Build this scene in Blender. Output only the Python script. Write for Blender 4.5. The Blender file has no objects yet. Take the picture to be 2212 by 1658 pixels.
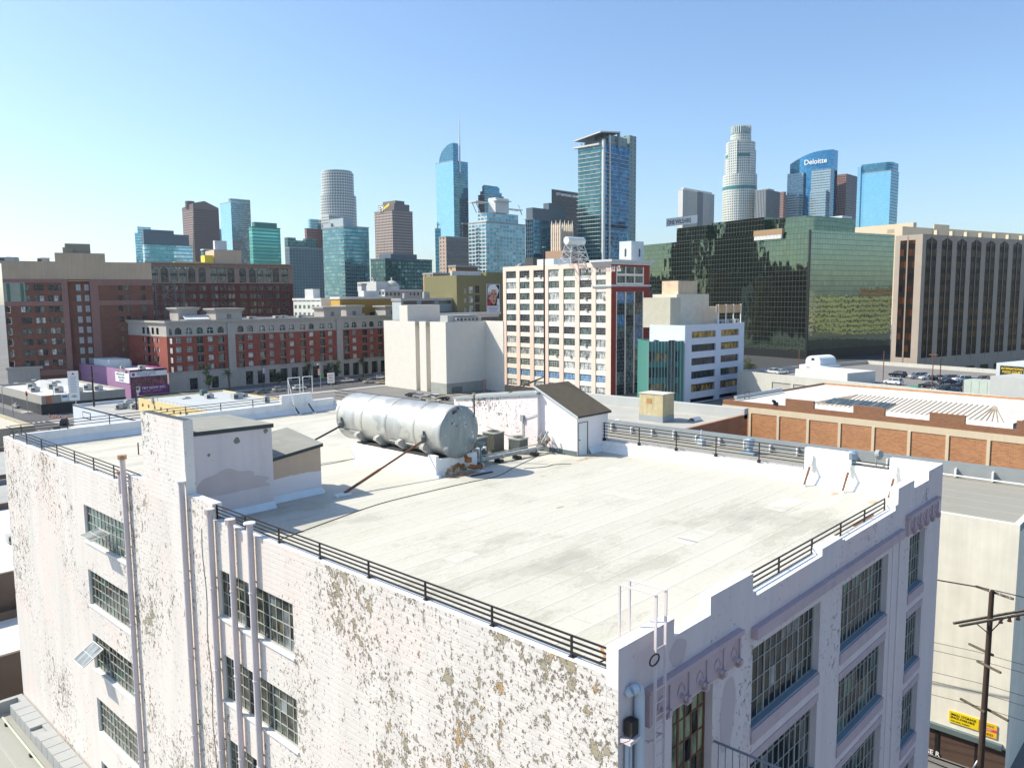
import bpy, math, random
from mathutils import Vector, Matrix
random.seed(7)
S = bpy.context.scene
COL = S.collection
R = math.radians
# ---------------------------------------------------------------- camera
F = 1705.0; CX, CY = 1106.0, 829.0
PITCH, ROLL, YAW, CAMZ = R(6.26), R(0.5), R(43.3), 31.5
fw0 = Vector((math.cos(YAW), math.sin(YAW), 0)); rt0 = Vector((math.sin(YAW), -math.cos(YAW), 0)); up0 = Vector((0, 0, 1))
fwd = fw0*math.cos(PITCH) - up0*math.sin(PITCH)
upv = up0*math.cos(PITCH) + fw0*math.sin(PITCH)
rgt = rt0*math.cos(ROLL) - upv*math.sin(ROLL); upv = rgt.cross(fwd)
cd = bpy.data.cameras.new('camera'); cam = bpy.data.objects.new('camera', cd); COL.objects.link(cam)
cam.matrix_world = Matrix(((rgt.x, upv.x, -fwd.x, 0), (rgt.y, upv.y, -fwd.y, 0), (rgt.z, upv.z, -fwd.z, CAMZ), (0, 0, 0, 1)))
cd.sensor_width = 36.0; cd.lens = 36.0*F/2212.0; cd.clip_start = 0.5; cd.clip_end = 30000
S.camera = cam
# ---------------------------------------------------------------- sky, sun, exposure
SUN_EL, SUN_AZ = R(44), R(34)          # azimuth measured from +Y towards -X
w = bpy.data.worlds.new('World'); S.world = w; w.use_nodes = True
nt = w.node_tree; bg = nt.nodes['Background']
sk = nt.nodes.new('ShaderNodeTexSky'); sk.sky_type = 'NISHITA'; sk.sun_disc = False
sk.sun_elevation = SUN_EL; sk.sun_rotation = -SUN_AZ; sk.air_density = 1.0; sk.dust_density = 1.2; sk.ozone_density = 2.2; sk.altitude = 60
tn = nt.nodes.new('ShaderNodeMix'); tn.data_type = 'RGBA'; tn.blend_type = 'MULTIPLY'; tn.inputs[0].default_value = 1; tn.inputs[7].default_value = (.91, 1.0, 1.07, 1)
nt.links.new(sk.outputs[0], tn.inputs[6]); nt.links.new(tn.outputs[2], bg.inputs[0]); bg.inputs[1].default_value = 0.148
sd = bpy.data.lights.new('sun', 'SUN'); sd.energy = 5.0; sd.angle = R(0.5); sd.color = (1.0, 0.93, 0.80)
so = bpy.data.objects.new('sun', sd); COL.objects.link(so); so.location = (0, 0, 300)
sdir = Vector((-math.sin(SUN_AZ)*math.cos(SUN_EL), math.cos(SUN_AZ)*math.cos(SUN_EL), math.sin(SUN_EL)))
so.rotation_euler = sdir.to_track_quat('Z', 'Y').to_euler()
S.view_settings.view_transform = 'Standard'; S.view_settings.look = 'None'; S.view_settings.gamma = 1.0
S.view_settings.exposure = 0.42
S.render.engine = 'CYCLES'
# ---------------------------------------------------------------- picture measurements -> world points
def ray(u, v): return fwd*F + rgt*(u-CX) + upv*(CY-v)
CAM = Vector((0, 0, CAMZ))
def atz(u, v, z): r = ray(u, v); return CAM + r*((z-CAMZ)/r.z)
def atd(u, v, d): r = ray(u, v); return CAM + r*(d/r.dot(fw0))
# ---------------------------------------------------------------- mesh builder
class MB:
    def __init__(s): s.v = []; s.f = []; s.m = []; s.uv = []; s.sm = []
    def face(s, pts, mi=0, uv=None, sm=False):
        n = len(s.v); s.v.extend([tuple(p) for p in pts]); s.f.append(tuple(range(n, n+len(pts)))); s.m.append(mi); s.sm.append(sm)
        if uv is None:
            a = Vector(pts[0]); nn = (Vector(pts[1])-a).cross(Vector(pts[2])-a)
            if abs(nn.z) > max(abs(nn.x), abs(nn.y)): uv = [(p[0], p[1]) for p in pts]
            elif abs(nn.x) > abs(nn.y): uv = [(p[1], p[2]) for p in pts]
            else: uv = [(p[0], p[2]) for p in pts]
        s.uv.extend(uv)
    def box(s, x0, y0, z0, x1, y1, z1, mi=0, top=None, bot=True):
        if x0 > x1: x0, x1 = x1, x0
        if y0 > y1: y0, y1 = y1, y0
        if z0 > z1: z0, z1 = z1, z0
        s.face([(x0,y0,z0),(x1,y0,z0),(x1,y0,z1),(x0,y0,z1)], mi); s.face([(x1,y1,z0),(x0,y1,z0),(x0,y1,z1),(x1,y1,z1)], mi)
        s.face([(x0,y1,z0),(x0,y0,z0),(x0,y0,z1),(x0,y1,z1)], mi); s.face([(x1,y0,z0),(x1,y1,z0),(x1,y1,z1),(x1,y0,z1)], mi)
        s.face([(x0,y0,z1),(x1,y0,z1),(x1,y1,z1),(x0,y1,z1)], mi if top is None else top)
        if bot: s.face([(x0,y1,z0),(x1,y1,z0),(x1,y0,z0),(x0,y0,z0)], mi)
    def prism(s, poly, z0, z1, mi=0, top=None, closed=True):
        # poly counter-clockwise
        n = len(poly); acc = 0
        for i in range(n):
            a, b = poly[i], poly[(i+1) % n]; l = math.hypot(b[0]-a[0], b[1]-a[1])
            s.face([(a[0],a[1],z0),(b[0],b[1],z0),(b[0],b[1],z1),(a[0],a[1],z1)], mi, [(acc,z0),(acc+l,z0),(acc+l,z1),(acc,z1)]); acc += l
        if closed:
            s.face([(p[0],p[1],z1) for p in poly], mi if top is None else top)
            s.face([(p[0],p[1],z0) for p in reversed(poly)], mi)
    def tube(s, a, b, r, n=8, mi=0, r2=None, caps=True, sm=True):
        a = Vector(a); b = Vector(b); d = (b-a).normalized(); r2 = r if r2 is None else r2
        x = d.orthogonal().normalized(); y = d.cross(x)
        A = [a + (x*math.cos(2*math.pi*i/n) + y*math.sin(2*math.pi*i/n))*r for i in range(n)]
        B = [b + (x*math.cos(2*math.pi*i/n) + y*math.sin(2*math.pi*i/n))*r2 for i in range(n)]
        L = (b-a).length
        for i in range(n):
            j = (i+1) % n; c0, c1 = 2*math.pi*r*i/n, 2*math.pi*r*(i+1)/n
            s.face([A[i], A[j], B[j], B[i]], mi, [(c0,0),(c1,0),(c1,L),(c0,L)], sm)
        if caps: s.face(list(reversed(A)), mi); s.face(B, mi)
    def path(s, pts, r, n=6, mi=0):
        for i in range(len(pts)-1): s.tube(pts[i], pts[i+1], r, n, mi)
    def bar(s, a, b, w, h, mi=0, up=(0,0,1)):
        a = Vector(a); b = Vector(b); d = (b-a).normalized(); u = Vector(up)
        if abs(d.dot(u)) > .98: u = Vector((1, 0, 0))
        x = d.cross(u).normalized()*w/2; y = x.cross(d).normalized()*h/2
        A = [a-x-y, a+x-y, a+x+y, a-x+y]; B = [b-x-y, b+x-y, b+x+y, b-x+y]
        for i in range(4):
            j = (i+1) % 4; s.face([A[i], B[i], B[j], A[j]], mi)
        s.face(A, mi); s.face(list(reversed(B)), mi)
    def wall(s, P, U, W, z0, z1, holes=(), depth=.2, mi=0, mr=None, off=0.0):
        """wall with rectangular openings and reveals; holes = (s0, z0, s1, z1)"""
        mr = mi if mr is None else mr
        N = (U[1], -U[0])
        def pt(a, z, d=0): return (P[0]+U[0]*a-N[0]*d, P[1]+U[1]*a-N[1]*d, z)
        H = [h for h in holes if h[2] > 0 and h[0] < W]
        xs0 = [0.0, W]
        zs = sorted(set([z0, z1] + [min(max(q, z0), z1) for h in H for q in (h[1], h[3])]))
        for k in range(len(zs)-1):
            za, zb = zs[k], zs[k+1]
            if zb-za < 1e-5: continue
            zm = (za+zb)/2; open_ = sorted((max(h[0], 0), min(h[2], W)) for h in H if h[1] < zm < h[3])
            c = 0.0
            for (a, b) in open_+[(W, W)]:
                if a-c > 1e-5: s.face([pt(c,za), pt(a,za), pt(a,zb), pt(c,zb)], mi, [(c+off,za),(a+off,za),(a+off,zb),(c+off,zb)])
                c = max(c, b)
        for (a, b, c, d) in H:
            s.face([pt(a,b), pt(c,b), pt(c,b,depth), pt(a,b,depth)], mr); s.face([pt(a,d,depth), pt(c,d,depth), pt(c,d), pt(a,d)], mr)
            s.face([pt(a,b,depth), pt(a,d,depth), pt(a,d), pt(a,b)], mr); s.face([pt(c,b), pt(c,d), pt(c,d,depth), pt(c,b,depth)], mr)
    def add(s, o, M, mmap=None):
        n = len(s.v); s.v.extend([tuple(M @ Vector(p)) for p in o.v])
        s.f.extend([tuple(i+n for i in f) for f in o.f]); s.m.extend([(mmap[m] if mmap else m) for m in o.m]); s.uv.extend(o.uv); s.sm.extend(o.sm)
    def mesh(s, name, mats, org=None):
        me = bpy.data.meshes.new(name)
        vv = s.v if org is None else [(p[0]-org[0], p[1]-org[1], p[2]-org[2]) for p in s.v]
        me.from_pydata(vv, [], s.f)
        for m in mats: me.materials.append(m)
        me.polygons.foreach_set('material_index', s.m)
        me.polygons.foreach_set('use_smooth', s.sm)
        ul = me.uv_layers.new(name='UVMap')
        ul.data.foreach_set('uv', [c for p in s.uv for c in p])
        me.update(); return me
    def build(s, name, mats, parent=None, org=None, label=None):
        if not isinstance(mats, (list, tuple)): mats = [mats]
        o = bpy.data.objects.new(name, s.mesh(name, mats, org)); COL.objects.link(o)
        if parent is not None: o.parent = parent
        if label: o['label'] = label
        return o
def thing(name, label, cat, loc=(0,0,0), rz=0, group=None):
    o = bpy.data.objects.new(name, None); COL.objects.link(o); o.location = loc; o.rotation_euler = (0, 0, rz); o.empty_display_size = .5
    o['label'] = label; o['category'] = cat
    if group: o['group'] = group
    return o
def tag(o, label, cat, group=None):
    o['label'] = label; o['category'] = cat
    if group: o['group'] = group
    return o
def struct(o, kind='structure'): o['kind'] = kind; return o
def copy_tree(o, parent=None):
    c = o.copy(); COL.objects.link(c)
    if parent is not None: c.parent = parent
    for ch in list(o.children): copy_tree(ch, c)
    return c
# ---------------------------------------------------------------- materials
def _new(name):
    m = bpy.data.materials.new(name); m.use_nodes = True; t = m.node_tree; return m, t, t.nodes['Principled BSDF']
def N(t, typ, **kw):
    n = t.nodes.new(typ)
    for k, v in kw.items():
        if k.startswith('i_'): n.inputs[int(k[2:])].default_value = v
        else: setattr(n, k, v)
    return n
def math_(t, op, a, b=None, c=None, clamp=False):
    n = t.nodes.new('ShaderNodeMath'); n.operation = op; n.use_clamp = clamp
    for i, q in enumerate((a, b, c)):
        if q is None: continue
        if isinstance(q, (int, float)): n.inputs[i].default_value = q
        else: t.links.new(q, n.inputs[i])
    return n.outputs[0]
def mix_(t, fac, a, b, blend='MIX'):
    n = t.nodes.new('ShaderNodeMix'); n.data_type = 'RGBA'; n.blend_type = blend; n.clamp_factor = True
    for i, q in ((0, fac), (6, a), (7, b)):
        if isinstance(q, (int, float)): n.inputs[i].default_value = q
        elif isinstance(q, tuple): n.inputs[i].default_value = (q[0], q[1], q[2], 1)
        else: t.links.new(q, n.inputs[i])
    return n.outputs[2]
def noise_(t, vec, scale, detail=4, rough=.55):
    n = t.nodes.new('ShaderNodeTexNoise'); n.inputs['Scale'].default_value = scale; n.inputs['Detail'].default_value = detail; n.inputs['Roughness'].default_value = rough
    t.links.new(vec, n.inputs['Vector']); return n.outputs['Fac']
def ramp_(t, val, a, b, smooth=True):
    n = t.nodes.new('ShaderNodeMapRange'); n.interpolation_type = 'SMOOTHSTEP' if smooth else 'LINEAR'
    t.links.new(val, n.inputs[0]); n.inputs[1].default_value = a; n.inputs[2].default_value = b; return n.outputs[0]
def coord(t, kind='Object', scale=(1,1,1), loc=(0,0,0), rot=(0,0,0)):
    c = t.nodes.new('ShaderNodeTexCoord'); m = t.nodes.new('ShaderNodeMapping'); m.inputs['Scale'].default_value = scale; m.inputs['Location'].default_value = loc; m.inputs['Rotation'].default_value = rot
    t.links.new(c.outputs[kind], m.inputs['Vector']); return m.outputs[0]
def bump_(t, h, strength, dist, prev=None):
    n = t.nodes.new('ShaderNodeBump'); n.inputs['Strength'].default_value = strength; n.inputs['Distance'].default_value = dist; t.links.new(h, n.inputs['Height'])
    if prev is not None: t.links.new(prev, n.inputs['Normal'])
    return n.outputs[0]
_mc = {}
def mat(name, col, rough=.75, metal=0.0, var=.18, vs=.6, bump=0.0, bs=12.0, streak=0.0, spec=.5):
    """plain surface with broken-up colour, optional vertical streaking and fine bump"""
    if name in _mc: return _mc[name]
    m, t, p = _new(name); L = t.links
    v = coord(t); n = noise_(t, v, vs, 6, .62)
    f = math_(t, 'ADD', math_(t, 'MULTIPLY', math_(t, 'SUBTRACT', n, .5), var*2.2), 1.0)
    if streak:
        n2 = noise_(t, coord(t, scale=(1, 1, .06)), 1.6, 5, .65)
        f = math_(t, 'MULTIPLY', f, math_(t, 'ADD', math_(t, 'MULTIPLY', math_(t, 'SUBTRACT', n2, .5), streak*2), 1.0))
    c = N(t, 'ShaderNodeVectorMath', operation='SCALE'); c.inputs[0].default_value = col[:3]; L.new(f, c.inputs['Scale'])
    L.new(c.outputs[0], p.inputs['Base Color']); p.inputs['Roughness'].default_value = rough; p.inputs['Metallic'].default_value = metal
    p.inputs['Specular IOR Level'].default_value = spec
    if bump: L.new(bump_(t, noise_(t, v, bs, 4, .6), bump, .05), p.inputs['Normal'])
    _mc[name] = m; return m
def brick_mat(name, c1, c2, mortar, bw=.24, bh=.08, rough=.85, big=.25, mort=.012):
    if name in _mc: return _mc[name]
    m, t, p = _new(name); L = t.links
    uv = coord(t, 'UV'); b = N(t, 'ShaderNodeTexBrick'); L.new(uv, b.inputs['Vector'])
    b.inputs['Scale'].default_value = 1; b.inputs['Brick Width'].default_value = bw; b.inputs['Row Height'].default_value = bh; b.inputs['Mortar Size'].default_value = mort
    b.inputs['Color1'].default_value = (*c1, 1); b.inputs['Color2'].default_value = (*c2, 1); b.inputs['Mortar'].default_value = (*mortar, 1)
    n = noise_(t, coord(t), .35, 6, .65)
    f = math_(t, 'ADD', math_(t, 'MULTIPLY', math_(t, 'SUBTRACT', n, .5), big*3), 1.0)
    c = N(t, 'ShaderNodeVectorMath', operation='SCALE'); L.new(b.outputs['Color'], c.inputs[0]); L.new(f, c.inputs['Scale'])
    L.new(c.outputs[0], p.inputs['Base Color']); p.inputs['Roughness'].default_value = rough
    _mc[name] = m; return m
def glass_mat(name, col, rough=.06, metal=.0, spec=.8, var=.5, vs=1.2, wav=.0, lo=None):
    """window glass: dark interior colour with curtains and clutter breaking it up, glossy on top"""
    if name in _mc: return _mc[name]
    m, t, p = _new(name); L = t.links
    oi = N(t, 'ShaderNodeObjectInfo')
    c = t.nodes.new('ShaderNodeTexCoord'); ad = N(t, 'ShaderNodeVectorMath', operation='ADD'); L.new(c.outputs['Object'], ad.inputs[0])
    sc = N(t, 'ShaderNodeVectorMath', operation='SCALE'); sc.inputs[0].default_value = (37, 11, 23); L.new(oi.outputs['Random'], sc.inputs['Scale']); L.new(sc.outputs[0], ad.inputs[1])
    mp = N(t, 'ShaderNodeMapping'); mp.inputs['Scale'].default_value = (1.6, 1, .5); L.new(ad.outputs[0], mp.inputs[0])
    n = noise_(t, mp.outputs[0], vs, 3, .6)
    hi = tuple(min(1, x*(1+var*1.4)+.01) for x in col); lo = lo or tuple(x*(1-var) for x in col)
    L.new(mix_(t, ramp_(t, n, .36, .66), lo, hi), p.inputs['Base Color'])
    p.inputs['Roughness'].default_value = rough; p.inputs['Metallic'].default_value = metal; p.inputs['Specular IOR Level'].default_value = spec
    if wav: L.new(bump_(t, noise_(t, ad.outputs[0], .8, 2, .5), wav, .05), p.inputs['Normal'])
    _mc[name] = m; return m
def tower_mat(name, wallc, glassc, cw, ch, fw, fh, glass2=None, metal=.75, rough=.08, jit=.02, wrough=.7, vband=None, wob=0.0, wobs=.08, sel=.5, line=None, spec=.5):
    """facade of a distant tower: cells of cw x ch metres, glass fills fw x fh of a cell"""
    if name in _mc: return _mc[name]
    m, t, p = _new(name); L = t.links
    c = t.nodes.new('ShaderNodeTexCoord'); sp = N(t, 'ShaderNodeSeparateXYZ'); L.new(c.outputs['UV'], sp.inputs[0])
    u = math_(t, 'DIVIDE', sp.outputs[0], cw); v = math_(t, 'DIVIDE', sp.outputs[1], ch)
    def inside(q, fr): return math_(t, 'LESS_THAN', math_(t, 'ABSOLUTE', math_(t, 'SUBTRACT', math_(t, 'FRACT', q), .5)), fr/2)
    mask = math_(t, 'MULTIPLY', inside(u, fw), inside(v, fh))
    cb = N(t, 'ShaderNodeCombineXYZ'); L.new(math_(t, 'FLOOR', u), cb.inputs[0]); L.new(math_(t, 'FLOOR', v), cb.inputs[1])
    wn = N(t, 'ShaderNodeTexWhiteNoise'); L.new(cb.outputs[0], wn.inputs['Vector'])
    g2 = glass2 or tuple(min(1, x*1.7+.01) for x in glassc)
    big = noise_(t, coord(t, 'UV', scale=(1/18., 1/45., 1)), 1.0, 3, .6)
    f = math_(t, 'MULTIPLY', math_(t, 'POWER', wn.outputs['Value'], 2.0), math_(t, 'ADD', big, .25))
    gc = mix_(t, f, glassc, g2)
    wc = mix_(t, noise_(t, coord(t, 'UV', scale=(.2, .05, 1)), .6, 4, .6), tuple(x*.86 for x in wallc), tuple(min(1, x*1.1) for x in wallc))
    L.new(mix_(t, mask, wc, gc), p.inputs['Base Color'])
    L.new(math_(t, 'MULTIPLY', mask, metal), p.inputs['Metallic'])
    L.new(math_(t, 'ADD', math_(t, 'MULTIPLY', mask, rough-wrough), wrough), p.inputs['Roughness'])
    p.inputs['Specular IOR Level'].default_value = spec
    geo = N(t, 'ShaderNodeNewGeometry')
    sub = N(t, 'ShaderNodeVectorMath', operation='SUBTRACT'); L.new(wn.outputs['Color'], sub.inputs[0]); sub.inputs[1].default_value = (.5, .5, .5)
    sc = N(t, 'ShaderNodeVectorMath', operation='SCALE'); L.new(sub.outputs[0], sc.inputs[0]); L.new(math_(t, 'MULTIPLY', mask, jit*2), sc.inputs['Scale'])
    ad = N(t, 'ShaderNodeVectorMath', operation='ADD'); L.new(geo.outputs['Normal'], ad.inputs[0]); L.new(sc.outputs[0], ad.inputs[1])
    out = ad.outputs[0]
    if wob:
        nz = t.nodes.new('ShaderNodeTexNoise'); nz.inputs['Scale'].default_value = wobs; nz.inputs['Detail'].default_value = 2
        wv = coord(t, 'UV', scale=(1.0, .3, 1)); L.new(wv, nz.inputs['Vector'])
        s2 = N(t, 'ShaderNodeVectorMath', operation='SUBTRACT'); L.new(nz.outputs['Color'], s2.inputs[0]); s2.inputs[1].default_value = (.5, .5, .5)
        s3 = N(t, 'ShaderNodeVectorMath', operation='SCALE'); L.new(s2.outputs[0], s3.inputs[0]); L.new(math_(t, 'MULTIPLY', mask, wob), s3.inputs['Scale'])
        a2 = N(t, 'ShaderNodeVectorMath', operation='ADD'); L.new(out, a2.inputs[0]); L.new(s3.outputs[0], a2.inputs[1]); out = a2.outputs[0]
    nm = N(t, 'ShaderNodeVectorMath', operation='NORMALIZE'); L.new(out, nm.inputs[0]); L.new(nm.outputs[0], p.inputs['Normal'])
    _mc[name] = m; return m
def peel_mat(name, paint, under, under2, amount=.0, courses=True, chips=1.0, orange=0.0, grad=0.0, cs=.25, ws=2.5):
    """painted brick with flaking paint: mask of lifted flakes, bare render underneath, brick courses in relief"""
    if name in _mc: return _mc[name]
    m, t, p = _new(name); L = t.links
    o = coord(t); st = coord(t, scale=(1, 1, .85))
    dens = noise_(t, coord(t, scale=(1, 1, .8)), .16, 3, .55)
    dens2 = noise_(t, coord(t, scale=(1, 1, .6), loc=(7, 3, 1)), .55, 3, .6)
    warp = noise_(t, st, ws, 10, .74)
    d = math_(t, 'ADD', math_(t, 'MULTIPLY', math_(t, 'SUBTRACT', dens, .5), .42), math_(t, 'MULTIPLY', math_(t, 'SUBTRACT', dens2, .5), .17))
    if grad:
        so_ = N(t, 'ShaderNodeSeparateXYZ'); L.new(o, so_.inputs[0])
        g1 = ramp_(t, so_.outputs[1], 16.0, 3.0); g2 = ramp_(t, so_.outputs[2], 23.0, 15.0)
        d = math_(t, 'ADD', d, math_(t, 'MULTIPLY', math_(t, 'ADD', math_(t, 'MULTIPLY', g1, .55), math_(t, 'MULTIPLY', math_(t, 'MULTIPLY', g1, g2), .45)), grad))
    big = ramp_(t, math_(t, 'ADD', math_(t, 'ADD', warp, d), amount), .655, .662)
    fine = noise_(t, coord(t, scale=(1, 1, .75), loc=(3, 9, 5)), 7.0, 6, .7)
    small = ramp_(t, math_(t, 'ADD', math_(t, 'ADD', fine, math_(t, 'MULTIPLY', d, .75)), amount*.6), .632, .637)
    mask = math_(t, 'MAXIMUM', big, math_(t, 'MULTIPLY', small, chips), clamp=True)
    oc = ramp_(t, noise_(t, coord(t, loc=(11, 2, 4)), .5, 3, .6), .56-orange, .66-orange)
    sepo = N(t, 'ShaderNodeSeparateXYZ'); L.new(o, sepo.inputs[0])
    if grad: oc = math_(t, 'MULTIPLY', oc, math_(t, 'MULTIPLY', ramp_(t, so_.outputs[1], 11.0, 7.0), ramp_(t, so_.outputs[2], 15.0, 18.0)))
    uc = mix_(t, oc, under, under2)
    uc = mix_(t, math_(t, 'MULTIPLY', noise_(t, o, 9, 4, .6), .5), uc, tuple(x*.5 for x in under))
    dirt = noise_(t, coord(t, scale=(1, 1, .12)), .9, 6, .65)
    patch = ramp_(t, noise_(t, coord(t, loc=(5, 5, 5)), .33, 4, .6), .5, .62)
    pc = mix_(t, ramp_(t, dirt, .25, .8), paint, tuple(x*.84 for x in paint))
    pc = mix_(t, math_(t, 'MULTIPLY', patch, .5), pc, (paint[0]*1.0, paint[1]*.9, paint[2]*.88))
    pc = mix_(t, math_(t, 'MULTIPLY', small, chips), pc, mix_(t, noise_(t, o, 3, 3, .5), (.10,.08,.055), tuple(x*.8 for x in under)))
    L.new(mix_(t, big, pc, uc), p.inputs['Base Color']); p.inputs['Roughness'].default_value = .72
    h = math_(t, 'MULTIPLY', math_(t, 'SUBTRACT', 1.0, mask), 1.0)
    nrm = bump_(t, h, 1.0, .03)
    # curled rims round the flakes
    rim = math_(t, 'SUBTRACT', ramp_(t, math_(t, 'ADD', math_(t, 'ADD', warp, d), amount), .615, .66), big)

    nrm = bump_(t, rim, .6, .02, nrm)
    if courses:
        z = sepo.outputs[2]; wobz = math_(t, 'MULTIPLY', noise_(t, o, 1.5, 2, .5), .03)
        fr = math_(t, 'FRACT', math_(t, 'DIVIDE', math_(t, 'ADD', z, wobz), .203))
        ridge = ramp_(t, math_(t, 'ABSOLUTE', math_(t, 'SUBTRACT', fr, .5)), .3, .5)
        hh = math_(t, 'ADD', math_(t, 'MULTIPLY', ridge, -1.0), math_(t, 'MULTIPLY', noise_(t, coord(t, scale=(1, 1, 2.5)), 3.5, 5, .6), 1.1))
        nrm = bump_(t, hh, cs, .035, nrm)
    else:
        nrm = bump_(t, noise_(t, o, 5, 5, .6), .35, .02, nrm)
    L.new(nrm, p.inputs['Normal']); _mc[name] = m; return m
# ---------------------------------------------------------------- materials of the near building
def roof_mat(name, col, seam_axis=1, seam=.98, stain=.5, dark=(.30,.29,.23), xj=7.3):
    m, t, p = _new(name); L = t.links
    o = coord(t); sp = N(t, 'ShaderNodeSeparateXYZ'); L.new(o, sp.inputs[0])
    wob = math_(t, 'MULTIPLY', math_(t, 'SUBTRACT', noise_(t, o, .7, 3, .5), .5), .10)
    q = math_(t, 'DIVIDE', math_(t, 'ADD', sp.outputs[seam_axis], wob), seam)
    fr = math_(t, 'ABSOLUTE', math_(t, 'SUBTRACT', math_(t, 'FRACT', q), .5))
    line = math_(t, 'SUBTRACT', 1.0, ramp_(t, fr, .0, .022)); lap = math_(t, 'SUBTRACT', 1.0, ramp_(t, fr, .03, .12))
    cb = N(t, 'ShaderNodeCombineXYZ'); L.new(math_(t, 'FLOOR', math_(t, 'ADD', q, .5)), cb.inputs[0])
    wn = N(t, 'ShaderNodeTexWhiteNoise'); L.new(cb.outputs[0], wn.inputs['Vector'])
    st = coord(t, scale=(.30, .75, 1) if seam_axis == 1 else (.75, .30, 1))
    n1 = noise_(t, st, .85, 8, .68); n2 = noise_(t, coord(t, loc=(4, 8, 0)), .16, 4, .55); n3 = noise_(t, o, 5.0, 6, .7)
    puddle = ramp_(t, math_(t, 'ADD', n1, math_(t, 'MULTIPLY', math_(t, 'SUBTRACT', n2, .5), .9)), .50, .84)
    warm = ramp_(t, noise_(t, coord(t, loc=(9, 1, 0), scale=(.5, 1, 1)), .5, 6, .65), .56, .8)
    c = mix_(t, math_(t, 'MULTIPLY', warm, .45), col, (col[0]*.98, col[1]*.90, col[2]*.72))
    pn = math_(t, 'ADD', n1, math_(t, 'MULTIPLY', math_(t, 'SUBTRACT', n2, .5), .9))
    for lv, wd, am in ((.575, .012, .35), (.64, .016, .45), (.50, .010, .25)):
        tide = math_(t, 'SUBTRACT', 1.0, ramp_(t, math_(t, 'ABSOLUTE', math_(t, 'SUBTRACT', pn, lv)), 0, wd)); c = mix_(t, math_(t, 'MULTIPLY', tide, am), c, (col[0]*.62, col[1]*.55, col[2]*.42))
    jw = math_(t, 'ADD', math_(t, 'DIVIDE', sp.outputs[1-seam_axis], xj), math_(t, 'MULTIPLY', wn.outputs['Value'], 1.0)); jl = math_(t, 'SUBTRACT', 1.0, ramp_(t, math_(t, 'ABSOLUTE', math_(t, 'SUBTRACT', math_(t, 'FRACT', jw), .5)), 0, .004))
    c = mix_(t, math_(t, 'MULTIPLY', jl, .4), c, (.25,.24,.2))
    c = mix_(t, math_(t, 'MULTIPLY', puddle, stain), c, dark)
    c = mix_(t, math_(t, 'MULTIPLY', ramp_(t, n3, .45, .75), .22), c, dark)
    c = mix_(t, math_(t, 'MULTIPLY', line, math_(t, 'MULTIPLY', noise_(t, coord(t, loc=(2, 2, 2)), .8, 3, .5), 1.5)), c, (.16, .15, .12))
    c = mix_(t, math_(t, 'MULTIPLY', lap, .06), c, (1, 1, .97))
    c = mix_(t, math_(t, 'MULTIPLY', wn.outputs['Value'], .16), c, dark)
    L.new(c, p.inputs['Base Color']); p.inputs['Roughness'].default_value = .7
    hh = math_(t, 'ADD', math_(t, 'MULTIPLY', lap, .5), math_(t, 'MULTIPLY', n1, 1.4))
    L.new(bump_(t, hh, .5, .03), p.inputs['Normal']); return m
ROOF = roof_mat('white_membrane', (.56, .54, .46), stain=.7)
PEEL = peel_mat('peeling_wall', (.74, .69, .635), (.42, .365, .25), (.56, .35, .14), amount=.026, orange=.08, grad=.115, cs=.14)
PEELB = peel_mat('peeling_pier', (.76, .715, .665), (.37, .335, .225), (.52, .33, .12), amount=.015, cs=.14)
PEEL2 = peel_mat('peeling_front', (.70, .61, .60), (.30, .29, .21), (.40, .30, .2), amount=-.015, courses=False, chips=.8)
PINKW = peel_mat('pink_stucco', (.82, .755, .745), (.36, .34, .26), (.36, .34, .26), amount=.03, courses=True, chips=.8, cs=.14)
PINKS = mat('plain_pink', (.82, .765, .76), .7, var=.06, streak=.05, bump=.12, bs=3)
WHITEP = mat('white_paint', (.77,.77,.745), .65, var=.12, vs=1.6, streak=.14, bump=.3, bs=4)
MAUVE = mat('mauve_trim', (.48, .37, .39), .75, var=.2, vs=1.5, bump=.3, bs=9)
LAV = mat('front_reveal', (.66, .58, .57), .7, var=.1, bump=.1)
BLACKM = mat('black_iron', (.018, .015, .015), .55, var=.3, vs=4)
RUST = mat('rusted_steel', (.17, .075, .04), .85, var=.5, vs=5, bump=.4, bs=20)
FRAMEW = mat('window_bars', (.40, .40, .36), .6, var=.25, vs=3)
FRAMED = mat('dark_window_bars', (.16, .2, .2), .6, var=.3, vs=3)
PIPE = mat('painted_vent_pipe', (.62, .555, .55), .65, var=.1, vs=1.5, streak=.12)
G_A = glass_mat('old_wired_glass', (.045, .055, .042), .12, spec=.4, var=.75, vs=2.2)
G_B = glass_mat('green_glass', (.035, .10, .078), .12, spec=.6, var=.5, vs=1.5)
G_C = glass_mat('brown_glass', (.06, .052, .03), .14, spec=.5, var=.8, vs=2.4)
G_D = glass_mat('dark_front_glass', (.014, .020, .022), .08, spec=.3, var=.9, vs=2.0)
G_Y = glass_mat('yellowed_glass', (.18, .2, .12), .25, spec=.5, var=.6, vs=1.6)
CURT = glass_mat('cloudy_pane', (.16, .18, .18), .2, spec=.6, var=.5)
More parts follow.
